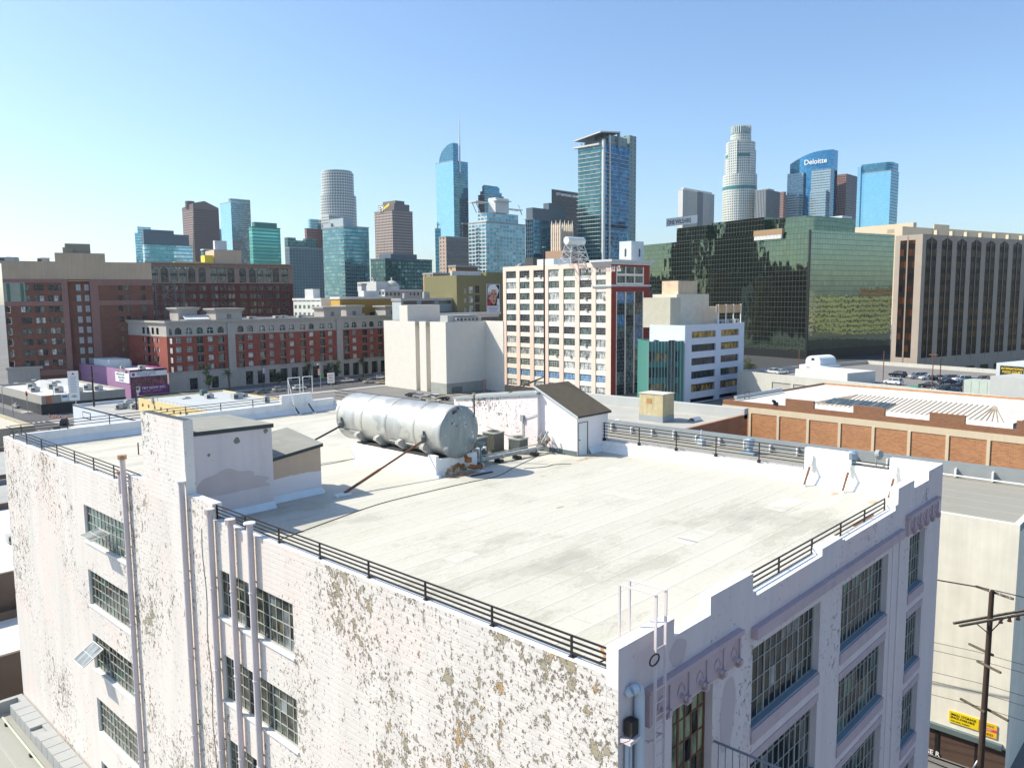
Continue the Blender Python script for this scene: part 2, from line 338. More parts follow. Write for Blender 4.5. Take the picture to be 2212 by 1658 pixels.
# ---------------------------------------------------------------- window meshes
_wc = {}
def win_mb(w, h, nx, nz, fr=.05, bar=.03, major=(), glassz=.02, variants=1, seed=0):
    """frame slot 0, glass slots 1.. ; window lies in plane y=0 facing -y"""
    rnd = random.Random(seed); b = MB()
    for (x0, z0, x1, z1) in ((0,0,w,fr), (0,h-fr,w,h), (0,fr,fr,h-fr), (w-fr,fr,w,h-fr)): b.box(x0, -.02, z0, x1, .03, z1, 0, bot=(z0 > 0))
    for i in range(1, nx):
        x = w*i/nx; t = bar*2 if i in major else bar; b.box(x-t/2, -.015 if i in major else -.004, fr, x+t/2, .03, h-fr, 0)
    for j in range(1, nz):
        z = h*j/nz; b.box(fr, -.002, z-bar/2, w-fr, .03, z+bar/2, 0)
    if variants == 1: b.face([(fr, glassz, fr), (w-fr, glassz, fr), (w-fr, glassz, h-fr), (fr, glassz, h-fr)], 1)
    else:
        for i in range(nx):
            for j in range(nz):
                r = rnd.random(); mi = 1 if r < .62 else 1+rnd.randrange(variants); t = rnd.uniform(-.006, .006); t2 = rnd.uniform(-.006, .006)
                b.face([(w*i/nx, glassz+t, h*j/nz), (w*(i+1)/nx, glassz+t2, h*j/nz), (w*(i+1)/nx, glassz-t, h*(j+1)/nz), (w*i/nx, glassz-t2, h*(j+1)/nz)], mi)
    return b
def win_flat(w, h, nx=1, nz=1, fr=.06, bar=.05):
    b = MB(); b.face([(0,.02,0),(w,.02,0),(w,.02,h),(0,.02,h)], 1)
    def q(x0, z0, x1, z1): b.face([(x0,0,z0),(x1,0,z0),(x1,0,z1),(x0,0,z1)], 0)
    q(0,0,w,fr); q(0,h-fr,w,h); q(0,fr,fr,h-fr); q(w-fr,fr,w,h-fr)
    for i in range(1, nx): q(w*i/nx-bar/2, fr, w*i/nx+bar/2, h-fr)
    for j in range(1, nz): q(fr, h*j/nz-bar/2, w-fr, h*j/nz+bar/2)
    return b
def win_arch(w, h, n=10):
    """arched head window: straight part plus half round"""
    b = MB(); r = w/2; zs = h-r; pts = [(0,.02,0),(w,.02,0),(w,.02,zs)] + [(r+r*math.cos(a), .02, zs+r*math.sin(a)) for a in [math.pi*k/n for k in range(1, n)]] + [(0,.02,zs)]
    b.face(pts, 1); t = .09
    for i in range(len(pts)):
        a = pts[i]; c = pts[(i+1) % len(pts)]; b.bar((a[0],0,a[2]), (c[0],0,c[2]), .05, t, 0, up=(0,1,0))
    b.box(r-.05, -.01, 0, r+.05, .02, h, 0); b.box(0, -.01, zs-.05, w, .02, zs+.05, 0)
    return b
class Windows:
    """collects the windows of one building; the nearest hundred become parts, the rest one part"""
    def __init__(s, root): s.root = root; s.it = []
    def put(s, P, U, sx, z, depth, key, mb, mats, name='window', label=None):
        Nn = (U[1], -U[0]); loc = Vector((P[0]+U[0]*sx-Nn[0]*depth, P[1]+U[1]*sx-Nn[1]*depth, z))
        s.it.append((loc, math.atan2(U[1], U[0]), key, mb, mats, name, label))
    def build(s, cap=100):
        rm = Matrix.Translation(s.root.location) @ Matrix.Rotation(s.root.rotation_euler.z, 4, 'Z')
        s.it.sort(key=lambda q: (rm @ q[0] - CAM).length)
        from collections import Counter
        cnt = Counter(); rest = {}
        for loc, a, key, mb, mats, name, label in s.it:
            cnt[name] += 1
            if cnt[name] <= cap:
                kk = (key, name, tuple(m.name for m in mats))
                if kk not in _wc: _wc[kk] = mb().mesh(name, mats)
                o = bpy.data.objects.new(name, _wc[kk]); COL.objects.link(o); o.parent = s.root; o.location = loc; o.rotation_euler = (0, 0, a)
                if label: o['label'] = label
            else:
                r = rest.setdefault(name, (MB(), []))
                mm = {}
                for i, m in enumerate(mats):
                    if m not in r[1]: r[1].append(m)
                    mm[i] = r[1].index(m)
                r[0].add(mb(), Matrix.Translation(loc) @ Matrix.Rotation(a, 4, 'Z'), mm)
        for name, (b, ms) in rest.items():
            o = b.build(name, ms, s.root); o['kind'] = 'stuff'
# ---------------------------------------------------------------- the near building
X0, Y0, X1, Y1, RZ = 14.05, 10.0, 39.35, 58.4, 22.0
ORG = (X0, Y0, 0)
near = thing('warehouse_building', 'pale pink warehouse in the foreground with a flat white roof and peeling long brick wall', 'building', ORG)
def nb(b, name, mats, label=None): return b.build(name, mats, near, ORG, label)
# long wall (x = X0), run s from far end (Y1) to near corner (Y0)
LW = (X0, Y1); LU = (0, -1); Lw = Y1-Y0
floorsA = [(18.95, 20.9), (15.45, 17.4), (11.9, 13.85), (8.3, 10.25), (4.7, 6.6)]
colsA = [(38.45, 44.28), (23.88, 29.38)]
holes = [(Y1-c[1], z0, Y1-c[0], z1) for c in colsA for z0, z1 in floorsA]
b = MB(); b.wall(LW, LU, Lw, 0, 22.83, holes, .20, 0, 1)
# far wall and right wall (out of sight or seen in strips)
b.wall((X1, Y1), (-1, 0), X1-X0, 0, 22.70, (), .2, 0); b.wall((X1, Y0+.02), (0, 1), Y1-Y0-.02, 0, 22.75, (), .2, 0)
nb(b, 'wall', [PEEL, WHITEP], 'long side wall of painted brick with flaking paint')
ww = Windows(near); ww.root = near
def nwin(P, U, s, z, dep, w, h, nx, nz, mats, seed, major=(), name='window', label=None, bar=.028):
    ww.put((P[0]-X0, P[1]-Y0), U, s, z, dep, (w, h, nx, nz, seed), (lambda: win_mb(w, h, nx, nz, .06, bar, major, variants=len(mats)-1, seed=seed)), mats, name, label)
k = 0
for ci, c in enumerate(colsA):
    for fi, (z0, z1) in enumerate(floorsA):
        k += 1; wd = c[1]-c[0]-.02
        ms = [FRAMEW] + ([G_B, G_A, G_B, G_C] if (ci == 0 and fi == 0) else ([G_A, G_C, G_A, G_B] if ci == 0 else [G_A, G_D, G_C, G_A, CURT]))
        nwin(LW, LU, Y1-c[1]+.01, z0+.01, .14, wd, z1-z0-.02, 12, 4, ms, k, (4, 8))
# window sills
for c in colsA:
    for z0, z1 in floorsA: b = MB(); b.box(X0-.06, c[0]-.05, z0-.09, X0-.002, c[1]+.05, z0-.003, 0); nb(b, 'window_sill', [WHITEP])
FRW_ = mat('sash_pale', (.6,.6,.55), .6)
# opened hopper sashes
def sash(y, z, w, h, ang, label):
    b = win_mb(w, h, 3, 2, .03, .02)
    o = b.build('open_sash', [FRW_, CURT], near); o.location = (-.02, y-Y0, z); o.rotation_euler = (R(ang), 0, R(-90)); o['label'] = label
sash(42.2, 20.0, 1.5, .95, 100, 'tilted open window sash'); sash(44.1, 13.45, 1.45, 1.25, 122, 'swung open window sash')
# front wall (y = Y0) from near corner to right end
FW = (X0, Y0); FU = (1, 0); fl = [(18.8, 21.3), (15.3, 17.95), (11.8, 14.4), (8.3, 10.9), (4.6, 7.3)]
hB = []
for z0, z1 in fl: hB += [(20.7-X0, z0, 25.6-X0, z1), (27.5-X0, z0, 32.3-X0, z1), (34.95-X0, z0, 37.06-X0, z1)]
hD = (16.36-X0, 16.6, 18.4-X0, 21.15)
b = MB()
b.wall(FW, FU, X1-X0, 0, 22.6, hB+[hD], .28, 0, 1)
prof = [(14.046,16.4,23.57),(16.4,18.2,23.1),(18.2,20.62,23.6),(20.62,20.85,23.0),(20.85,25.6,22.86),(25.6,27.35,23.1),(27.35,27.6,22.98),(27.6,32.9,22.9),(32.9,33.2,23.1),(33.2,35.2,23.74),(35.2,37.2,23.38),(37.2,39.35,23.78)]
nb(b, 'front_wall', [PEEL2, LAV], 'shaded street front of the warehouse')
for i, (xa, xb, zt) in enumerate(prof): pass
def profile_wall(pr, z0, fixed, th, axis, sgn, mi, mt):
    """stepped parapet: faces between steps only where they show"""
    b = MB()
    for i, (a, c, zt) in enumerate(pr):
        if axis == 'x':
            ya, yb = fixed, fixed+th*sgn; lo, hi = min(ya, yb), max(ya, yb)
            b.face([(a,lo,z0),(c,lo,z0),(c,lo,zt),(a,lo,zt)], mi); b.face([(c,hi,RZ-.1),(a,hi,RZ-.1),(a,hi,zt),(c,hi,zt)], mt)
            b.face([(a,lo,zt),(c,lo,zt),(c,hi,zt),(a,hi,zt)], mt)
            p = pr[i-1][2] if i else z0; n = pr[i+1][2] if i+1 < len(pr) else z0
            if zt > p: b.face([(a,hi,max(p,z0)),(a,lo,max(p,z0)),(a,lo,zt),(a,hi,zt)], mt)
            if zt > n: b.face([(c,lo,max(n,z0)),(c,hi,max(n,z0)),(c,hi,zt),(c,lo,zt)], mt)
        else:
            xa, xb = fixed, fixed+th*sgn; lo, hi = min(xa, xb), max(xa, xb)
            b.face([(lo,c,z0),(lo,a,z0),(lo,a,zt),(lo,c,zt)], mi if sgn > 0 else mt); b.face([(hi,a,z0),(hi,c,z0),(hi,c,zt),(hi,a,zt)], mt if sgn > 0 else mi)
            b.face([(lo,a,zt),(hi,a,zt),(hi,c,zt),(lo,c,zt)], mt)
            p = pr[i-1][2] if i else z0; n = pr[i+1][2] if i+1 < len(pr) else z0
            if zt > p: b.face([(lo,a,max(p,z0)),(hi,a,max(p,z0)),(hi,a,zt),(lo,a,zt)], mt)
            if zt > n: b.face([(hi,c,max(n,z0)),(lo,c,max(n,z0)),(lo,c,zt),(hi,c,zt)], mt)
    return b
nb(profile_wall(prof, 22.6, Y0, .34, 'x', 1, 0, 1), 'front_parapet', [PEEL2, WHITEP], 'stepped parapet above the street front')
pa = [(10.36,29.6,22.84),(29.6,31.80,23.48),(31.80,31.84,22.9),(36.1,38.0,23.42),(38.0,58.4,22.86)]
b1 = profile_wall([(10.345,29.6,22.86),(29.6,31.85,23.48)], 22.83, X0, .40, 'y', 1, 0, 1); b2 = profile_wall([(36.1,38.0,23.42),(38.0,58.4,22.87)], 22.83, X0, .40, 'y', 1, 0, 1)
b1.add(b2, Matrix.Identity(4)); nb(b1, 'side_parapet', [PEEL, WHITEP])
pr_r = [(10.345,12.2,23.78),(12.2,14.1,23.2),(14.1,16.3,23.78),(16.3,58.05,22.62)]
nb(profile_wall(pr_r, 22.0, X1-.02, .36, 'y', -1, 1, 1), 'right_parapet', [PEEL2, WHITEP])
pb = [(14.46,33.9,22.90),(33.9,36.6,23.62),(36.6,39.6,22.95),(39.6,41.9,23.75)]
nb(profile_wall([(14.46,33.9,22.92),(33.9,36.8,23.62),(36.8,38.99,22.95)], RZ-.1, Y1-.02, .36, 'x', -1, 1, 1), 'back_parapet', [PEEL2, WHITEP])
# roof deck with slanted flashing along the parapets
b = MB()
b.face([(X0+.4,Y0+.34,RZ),(X1-.36,Y0+.34,RZ),(X1-.36,Y1-.36,RZ),(X0+.4,Y1-.36,RZ)], 0)
def cant(a, c, inx, iny, hgt=.38, run=.38):
    b.face([(a[0]+inx*run, a[1]+iny*run, RZ+.012), (c[0]+inx*run, c[1]+iny*run, RZ+.012), (c[0], c[1], RZ+hgt), (a[0], a[1], RZ+hgt)], 1)
cant((X0+.41,Y0+.4), (X0+.41,Y1-.4), 1, 0); cant((X1-.39,Y1-.4), (X1-.39,Y0+.4), -1, 0); cant((X1-.4,Y1-.39), (X0+.4,Y1-.39), 0, -1); cant((X0+.4,Y0+.345), (X1-.4,Y0+.345), 0, 1, .2, .2)
nb(b, 'roof_deck', [ROOF, WHITEP], 'white coated flat roof with stains and seams')
PATM = roof_mat('patched_membrane', (.585,.57,.495), 0, 5.0, .5)
for (xa, ya, w_, h_) in ((22.5,24.0,1.6,1.0),(30.2,20.5,.9,2.4),(26.0,15.2,2.2,.9),(34.6,24.8,1.0,1.0),(18.6,20.4,1.3,.8),(32.8,14.6,2.6,1.1),(24.0,46.0,2.0,1.2)):
    b = MB(); b.face([(xa,ya,RZ+.005),(xa+w_,ya+.04,RZ+.005),(xa+w_-.05,ya+h_,RZ+.005),(xa+.03,ya+h_-.04,RZ+.005)],0); nb(b, 'roof_patch', [PATM])
TANS, t_, p_ = _new('tan_pond_stain'); n_ = noise_(t_, coord(t_), 2.2, 6, .7); t_.links.new(mix_(t_, ramp_(t_, n_, .35, .7), (.44,.33,.19), (.58,.55,.46)), p_.inputs['Base Color']); p_.inputs['Roughness'].default_value = .8
for (cx, cy, rx, ry, sd_) in ((37.0,28.35,.62,.28,1),(35.9,28.3,.45,.16,2),(37.6,14.2,.3,.12,3),(37.2,12.3,.35,.14,4),(31.2,27.3,.16,.1,5),(27.0,22.5,.22,.08,6)):
    rn = random.Random(sd_); P = [(cx+rx*math.cos(a)*(1+.3*rn.random()), cy+ry*math.sin(a)*(1+.3*rn.random()), RZ+.009) for a in [2*math.pi*k/20 for k in range(20)]]
    b = MB(); b.face(P,0); nb(b, 'rust_stain', [TANS])
# front windows
k = 50
for fi, (z0, z1) in enumerate(fl):
    for (xa, xb, nx, mj) in ((20.7, 25.6, 12, (3, 9)), (27.5, 32.3, 12, (3, 9)), (34.95, 37.06, 6, (3,))):
        k += 1; nwin(FW, FU, xa-X0+.01, z0+.01, .22, xb-xa-.02, z1-z0-.02, nx, 4, [FRAMEW, G_D, G_A, G_D, CURT if k % 3 == 0 else G_B], k, mj, bar=.024)
nwin(FW, FU, hD[0]+.01, hD[1]+.01, .24, 2.02, 4.53, 6, 7, [RUST, G_Y, G_Y, G_D, G_A], 99, (2,), label='tall yellowed window with rusty bars', bar=.045)
ww.build()
def blob0(cx, cz, rx, rz, seed, rot=0):
    rn = random.Random(seed); ph = [rn.uniform(0,6.28) for _ in range(6)]
    return [(cx+rx*math.cos(a)*(1+.06*math.sin(3*a+ph[0])+.04*math.sin(5*a+ph[1]))+rot*math.sin(a), Y0-.004, cz+rz*math.sin(a)*(1+.05*math.sin(4*a+ph[2]))) for a in [2*math.pi*k/36 for k in range(36)]]
for a_ in ((19.25,19.9,.42,1.1,1,.1),(16.6,22.62,.40,.36,2,0)): b = MB(); b.face(blob0(*a_)); nb(b, 'repaint_patch', [mat('mauve_repaint', (.52,.43,.43), .75, var=.06)])
# mauve trim: cornice, sills, bands
b = MB()
b.box(20.58, Y0-.20, 21.66, 33.68, Y0-.003, 22.0, 0)
nb(b, 'cornice', [MAUVE])
for z0, z1 in fl[:4]:
    for (xa, xb) in ((20.7, 25.6), (27.5, 32.3), (34.95, 37.06)):
        b = MB(); b.box(xa-.02, Y0-.05, z0-.42, xb+.02, Y0-.003, z0-.004, 0); b.box(xa+.02, Y0+.003, z0+.004, xb-.02, Y0+.20, z0+.06, 1); nb(b, 'window_sill', [MAUVE, mat('blue_grey_sill', (.22,.28,.33), .7)])
        b = MB(); b.box(xa-.02, Y0-.03, z0-1.02, xb+.02, Y0-.003, z0-.74, 0); nb(b, 'window_band', [MAUVE])
b = MB(); b.box(32.78, Y0-.03, 4, 32.92, Y0-.003, 21.5, 0); b.box(33.55, Y0-.05, 4, 33.75, Y0-.003, 21.62, 0); nb(b, 'pilaster_strip', [LAV])
def frieze(xa, xb, n, zt, h):
    b = MB(); b.box(xa, Y0-.09, zt-h, xb, Y0-.003, zt-.14, 0); b.box(xa-.06, Y0-.20, zt-.14, xb+.06, Y0-.003, zt, 0)
    st = (xb-xa)/n
    for i in range(n+1):
        x = xa+.03+(xb-xa-.06)*i/n; b.box(x-.035, Y0-.13, zt-h, x+.035, Y0-.092, zt-.143, 0)
    for i in range(n):
        x = xa+(i+.62)*st; z = zt-h+.18
        pts = [(x+.17*math.cos(a), Y0-.10, z+.26*math.sin(a)+.12) for a in [math.pi*q/6 for q in range(7)]]
        for q in range(6): b.bar(pts[q], pts[q+1], .03, .03, 0, up=(0,1,0))
        b.tube((x, Y0-.08, z+.08), (x, Y0-.24, z+.04), .06, 8, 0); b.box(x+.14, Y0-.24, z-.16, x+.28, Y0-.092, z+.0, 0); b.box(x+.11, Y0-.20, z-.22, x+.31, Y0-.092, z-.16, 0)
    nb(b, 'carved_frieze', [MAUVE], 'mauve relief frieze with corbels')
frieze(15.15, 19.72, 5, 22.25, .98); frieze(34.3, 38.5, 5, 22.42, .9)
# vent stacks clamped to the long wall
for i, (y, zt, r, cap) in enumerate([(38.1,24.36,.125,'tee'),(31.92,24.1,.125,'cone'),(29.49,23.35,.125,'tee'),(27.83,23.25,.12,'tee'),(26.35,23.4,.125,'cone')]):
    b = MB(); x = X0-.17; b.tube((x,y,0), (x,y,zt-.2), r, 14, 0)
    for z in (3, 6.5, 9.2, 12.7, 16.1, 19.5): b.tube((x,y,z+i*.3), (x,y,z+i*.3+.06), r+.022, 14, 0); b.box(x, y-.04, z+i*.3+.4, X0-.002, y+.04, z+i*.3+.44, 1)
    if cap == 'tee': b.tube((x,y,zt-.2), (x,y,zt), r+.085, 8, 2)
    else: b.tube((x,y,zt-.2), (x,y,zt-.08), r, 14, 0); b.tube((x,y,zt-.06), (x,y,zt), r+.09, 14, 3)
    nb(b, 'vent_stack', [PIPE, RUST, mat('weathered_cowl', (.58,.5,.46), .8, var=.35, vs=6), WHITEP] if i != 0 else [PIPE, RUST, mat('rusty_cowl', (.42,.27,.17), .85, var=.5, vs=5), WHITEP])
b = MB(); y = 38.75; b.tube((X0-.1,y,22.4), (X0-.1,y,23.45), .09, 10, 0); b.tube((X0-.1,y,23.35), (X0-.1,y,23.5), .13, 10, 1); nb(b, 'vent_stack', [PIPE, mat('rusty_cowl', (.42,.27,.17))])
b = MB(); pts = [(X0-.015, 30.6-.02*z+.08*math.sin(z*1.7), 22.3-z) for z in [q*.6 for q in range(34)]]; b.path(pts, .011, 4); b.path([(X0-.015, 30.0+.06*math.sin(z*1.1), 22.9-z) for z in [q*.8 for q in range(24)]], .009, 4); nb(b, 'wall_cable', [BLACKM])
# raised bulkhead wall flush with the side wall
BK = mat('bulkhead_pink', (.76,.70,.70), .75, var=.12, vs=.9, streak=.12, bump=.2, bs=3)
TAR = mat('grey_felt_roof', (.27,.27,.235), .9, var=.25, vs=1.4, streak=.0, bump=.3, bs=15)
TARD = mat('dark_felt_edge', (.05,.06,.06), .8)
bh = thing('stair_bulkhead', 'tall white brick stair house with a felt roof rising above the left side wall', 'rooftop structure', (X0, 31.85, 22.83))
BO = (X0, 31.85, 22.83)
b = MB(); zt = 26.58
b.face([(X0,36.1,22.83),(X0,31.85,22.83),(X0,31.85,zt),(X0,36.1,zt)], 0); b.face([(X0,31.85,22.83),(X0+.42,31.85,22.83),(X0+.42,31.85,zt),(X0,31.85,zt)], 0)
b.face([(X0,31.85,zt),(X0+.42,31.85,zt),(X0+.42,36.1,zt),(X0,36.1,zt)], 1); b.face([(X0+.42,31.85,22.83),(X0+.42,36.1,22.83),(X0+.42,36.1,zt),(X0+.42,31.85,zt)], 0); b.face([(X0+.42,36.1,22.83),(X0,36.1,22.83),(X0,36.1,zt),(X0+.42,36.1,zt)], 0)
b.build('parapet_wall', [PEELB, TARD], bh, BO)
b = MB()
xa, xb, ya, yb = X0+.42, 18.3, 32.3, 36.6
b.face([(xa,ya,22),(xb,ya,22),(xb,ya,25.86),(xa,ya,25.94)], 0); b.face([(xb,ya,22),(xb,yb,22),(xb,yb,25.86),(xb,ya,25.86)], 0); b.face([(xb,yb,22),(xa,yb,22),(xa,yb,25.94),(xb,yb,25.86)], 0)
BKP = peel_mat('bulkhead_wall', (.70,.62,.61), (.22,.20,.16), (.30,.28,.2), amount=-.03, courses=True, chips=.5, cs=.12)
b.build('wall', [BKP], bh, BO)
STAIN = mat('mauve_patch', (.54,.45,.43), .8, var=.12, vs=1.2)
def blob(cx, cz, rx, rz, seed, f, n=40, fl=.0):
    rn = random.Random(seed); ph = [rn.uniform(0,6.28) for _ in range(6)]; P = []
    for k in range(n):
        a = 2*math.pi*k/n; r = 1+sum(.10/(j+1)**.5*math.sin((j+2)*a+ph[j]) for j in range(6)); P.append(f(cx+rx*r*math.cos(a), cz+max(rz*r*math.sin(a), -rz if not fl else -rz*fl)))
    return P
b = MB(); q_ = lambda x, z: (x, 32.297, z)
b.face(blob(15.9,23.5,1.25,.62,2,q_,fl=.7),0); q_ = lambda x, z: (x, 32.292, z); b.face(blob(17.2,23.3,.95,.35,5,q_,fl=.6),0); b.build('faded_patch', [STAIN], bh, BO)
b = MB(); b.face(blob(16.6,25.35,.13,.16,3,q_),0); b.face(blob(18.0,25.6,.1,.12,4,q_),0); b.face(blob(15.3,24.9,.06,.08,8,q_),0); b.build('bare_patch', [mat('bare_render', (.24,.21,.16), .9, var=.2)], bh, BO)
b = MB(); b.face([(xa,ya-.06,25.98),(xb+.08,ya-.06,25.90),(xb+.08,yb,25.90),(xa,yb,25.98)], 0)
b.face([(xa,ya-.06,25.80),(xb+.08,ya-.06,25.72),(xb+.08,ya-.06,25.90),(xa,ya-.06,25.98)], 1); b.face([(xb+.08,ya-.06,25.72),(xb+.08,yb,25.72),(xb+.08,yb,25.90),(xb+.08,ya-.06,25.90)], 1)
b.build('roof', [TAR, TARD], bh, BO)
an = thing('sloped_annex', 'low pinkish brown shed with a sloping felt roof against the stair house', 'rooftop structure', (18.3, 33.03, 22)); AO = (18.3, 33.03, 22)
xa, xb, ya, yb, zl, zr = 18.305, 21.3, 33.03, 36.2, 24.05, 24.42
ANM, t_, p_ = _new('annex_two_tone'); sp_ = N(t_, 'ShaderNodeSeparateXYZ'); oc_ = coord(t_); t_.links.new(oc_, sp_.inputs[0])
edge_ = ramp_(t_, math_(t_, 'ADD', sp_.outputs[2], math_(t_, 'MULTIPLY', noise_(t_, oc_, 1.2, 3, .5), .25)), 1.24, 1.27)
t_.links.new(mix_(t_, edge_, (.74,.68,.68), mix_(t_, noise_(t_, oc_, 3, 5, .6), (.50,.36,.25), (.62,.46,.34))), p_.inputs['Base Color']); p_.inputs['Roughness'].default_value = .8
b = MB(); b.face([(xa,ya,22),(xb,ya,22),(xb,ya,zr),(xa,ya,zl)], 0); b.face([(xb,ya,22),(xb,yb,22),(xb,yb,zr),(xb,ya,zr)], 0); b.face([(xb,yb,22),(xa,yb,22),(xa,yb,zl),(xb,yb,zr)], 0); b.build('wall', [ANM], an, AO)
b = MB(); o = .1
b.face([(xa,ya-o,zl+.06),(xb+o,ya-o,zr+.06),(xb+o,yb,zr+.5),(xa,yb,zl+.5)], 0); b.face([(xa,ya-o,zl-.1),(xb+o,ya-o,zr-.1),(xb+o,ya-o,zr+.06),(xa,ya-o,zl+.06)], 1); b.face([(xb+o,ya-o,zr-.1),(xb+o,yb,zr+.3),(xb+o,yb,zr+.5),(xb+o,ya-o,zr+.06)], 1); b.build('roof', [TAR, TARD], an, AO)
def flash(pts, hgt=.32, run=.22):
    """painted flashing skirt, pts listed with the outside on the right-hand side"""
    b = MB()
    for i in range(len(pts)-1):
        a = Vector((*pts[i], 0)); c = Vector((*pts[i+1], 0)); d = (c-a).normalized(); n = Vector((d.y, -d.x, 0))
        b.face([(a+n*run-d*run*0)+Vector((0,0,RZ+.01)), (c+n*run)+Vector((0,0,RZ+.01)), c+n*.015+Vector((0,0,RZ+hgt)), a+n*.015+Vector((0,0,RZ+hgt))], 0)
        if i < len(pts)-2:
            e = Vector((*pts[i+2], 0)); d2 = (e-c).normalized(); n2 = Vector((d2.y, -d2.x, 0))
            b.face([c+n*run+Vector((0,0,RZ+.01)), c+n2*run+Vector((0,0,RZ+.01)), c+Vector((0,0,RZ+hgt))], 0)
    return b
BLUEW = mat('bluish_flashing', (.70,.76,.78), .5, var=.12, vs=1.5)
flash([(X0+.42,32.3),(18.3,32.3)]).build('flashing', [BLUEW], bh, BO); flash([(18.3,33.03),(21.3,33.03),(21.3,36.2)]).build('flashing', [BLUEW], an, AO)
# ---------------------------------------------------------------- railings
def railing(name, label, pts, posts, zb, zt, n, group='black iron railings on the roof', r=.022, plate=None, org=None, last=True):
    o = thing(name, label, 'railing', (pts[0][0], pts[0][1], zb), 0, group); og = (pts[0][0], pts[0][1], zb)
    a = Vector((pts[0][0], pts[0][1], 0)); c = Vector((pts[1][0], pts[1][1], 0)); 
    for i in range(n):
        z = zb+.12+(zt-zb-.12)*i/(n-1)
        bb = MB(); bb.bar((a.x,a.y,z), (c.x,c.y,z), .035, .045, 0); bb.build('rail', [BLACKM], o, og)
    for q in posts:
        bb = MB(); bb.bar((q[0],q[1],zb-(.0 if plate is None else plate)), (q[0],q[1],zt+.02), .05, .05, 0)
        if plate is None: bb.box(q[0]-.05, q[1]-.09, zb-.015, q[0]+.14, q[1]+.09, zb+.01, 0)
        else: bb.box(q[0]-.07, q[1]-.07, zb-plate-.02, q[0]+.07, q[1]+.07, zb-plate+.16, 0)
        bb.build('post', [BLACKM], o, og)
    return o
railing('iron_railing', 'black iron railing along the long peeling wall near the front corner', [(14.22,29.6),(14.22,10.36)], [(14.22,y) for y in (29.55,27.3,24.9,22.3,19.6,16.9,14.2,11.5)], 22.86, 23.4, 4)
railing('iron_railing', 'black iron railing on the side wall at the far left corner of the roof', [(14.22,58.2),(14.22,37.0)], [(14.22,y) for y in (56.75,54.0,51.2,48.5,45.7,42.9,40.2)], 22.87, 23.52, 4)
railing('iron_railing', 'black iron railing behind the stepped street parapet on the right', [(20.75,10.5),(33.2,10.5)], [(x,10.5) for x in (23.4,25.95,28.5,30.9,33.15)], 22.62, 23.25, 4, plate=.2)
railing('iron_railing', 'black iron railing on the right parapet beyond the gabled shed', [(39.1,33.0),(39.1,16.3)], [(39.1,y) for y in (31.6,29.0,26.43,23.88,21.35,18.81,16.29)], 22.85, 23.72, 5, plate=.22)
railing('iron_railing', 'black iron railing on the back parapet above the street of low shops', [(14.4,58.2),(34.6,58.2)], [(x,58.15) for x in (15.04,17.8,20.5,23.2,25.94,28.7,31.4,34.04)], 23.0, 23.52, 3, plate=.35)
railing('iron_railing', 'short black iron railing on the low parapet between two white blocks by the right corner', [(39.1,14.05),(39.1,12.25)], [], 23.12, 23.42, 2)
railing('iron_railing', 'black iron railing behind the big tank near the parked cars', [(38.95,57.8),(38.95,40.0)], [(38.95,y) for y in (52.2,47.4,43.5)], 22.75, 23.7, 4, plate=.1)
# ---------------------------------------------------------------- roof top objects
# braces behind the parapet blocks
def brace(x, y, dx, dy, zt, label, dark=True):
    o = thing('parapet_brace', label, 'brace', (x, y, RZ), 0, 'steel braces propping the parapets'); og = (x, y, RZ)
    bb = MB(); a = Vector((x, y, RZ+.06)); c = Vector((x+dx, y+dy, zt)); mid = a.lerp(c, .72)
    bb.bar(a, mid, .08, .08, 0); bb.build('strut', [RUST if dark else BLACKM], o, og)
    bb = MB(); bb.bar(mid, c, .08, .08, 0); bb.box(x+dx-.06+(.12 if dx > 0 else 0)*0, y+dy-.06, zt-.5, x+dx+.05, y+dy+.06, zt+.25, 0); bb.build('bracket', [WHITEP], o, og)
    bb = MB(); bb.tube((x, y, RZ), (x, y, RZ+.1), .16, 10, 0, r2=.11); bb.build('foot', [WHITEP], o, og)
brace(38.05, 15.9, .88, .0, 23.2, 'rusty steel brace propping the white parapet block, farthest of the three on the right')
brace(38.05, 14.0, .88, .0, 23.2, 'rusty steel brace propping the white parapet block, middle one of the three on the right')
brace(38.05, 11.9, .88, .0, 23.2, 'rusty steel brace propping the white corner block, nearest of the three on the right')
brace(34.9, 57.0, -.1, 1.0, 23.0, 'dark brace against the back parapet just right of the railing end', False)
brace(36.3, 57.0, -.1, 1.0, 23.0, 'dark brace against the back parapet under the white metal frames', False)
b = MB()
for x in (34.6, 35.7, 36.0, 36.9): b.tube((x,58.1,23.6), (x,58.1,25.0), .03, 6)
b.bar((34.6,58.1,25.0), (35.7,58.1,25.0), .06, .06); b.bar((36.0,58.1,25.0), (36.9,58.1,25.0), .06, .06); b.bar((34.6,58.1,24.9), (34.6,57.0,22.1), .04, .04)
tag(b.build('ladder_hoop', [WHITEP], None), 'white metal hoop frames standing on the back parapet', 'ladder')
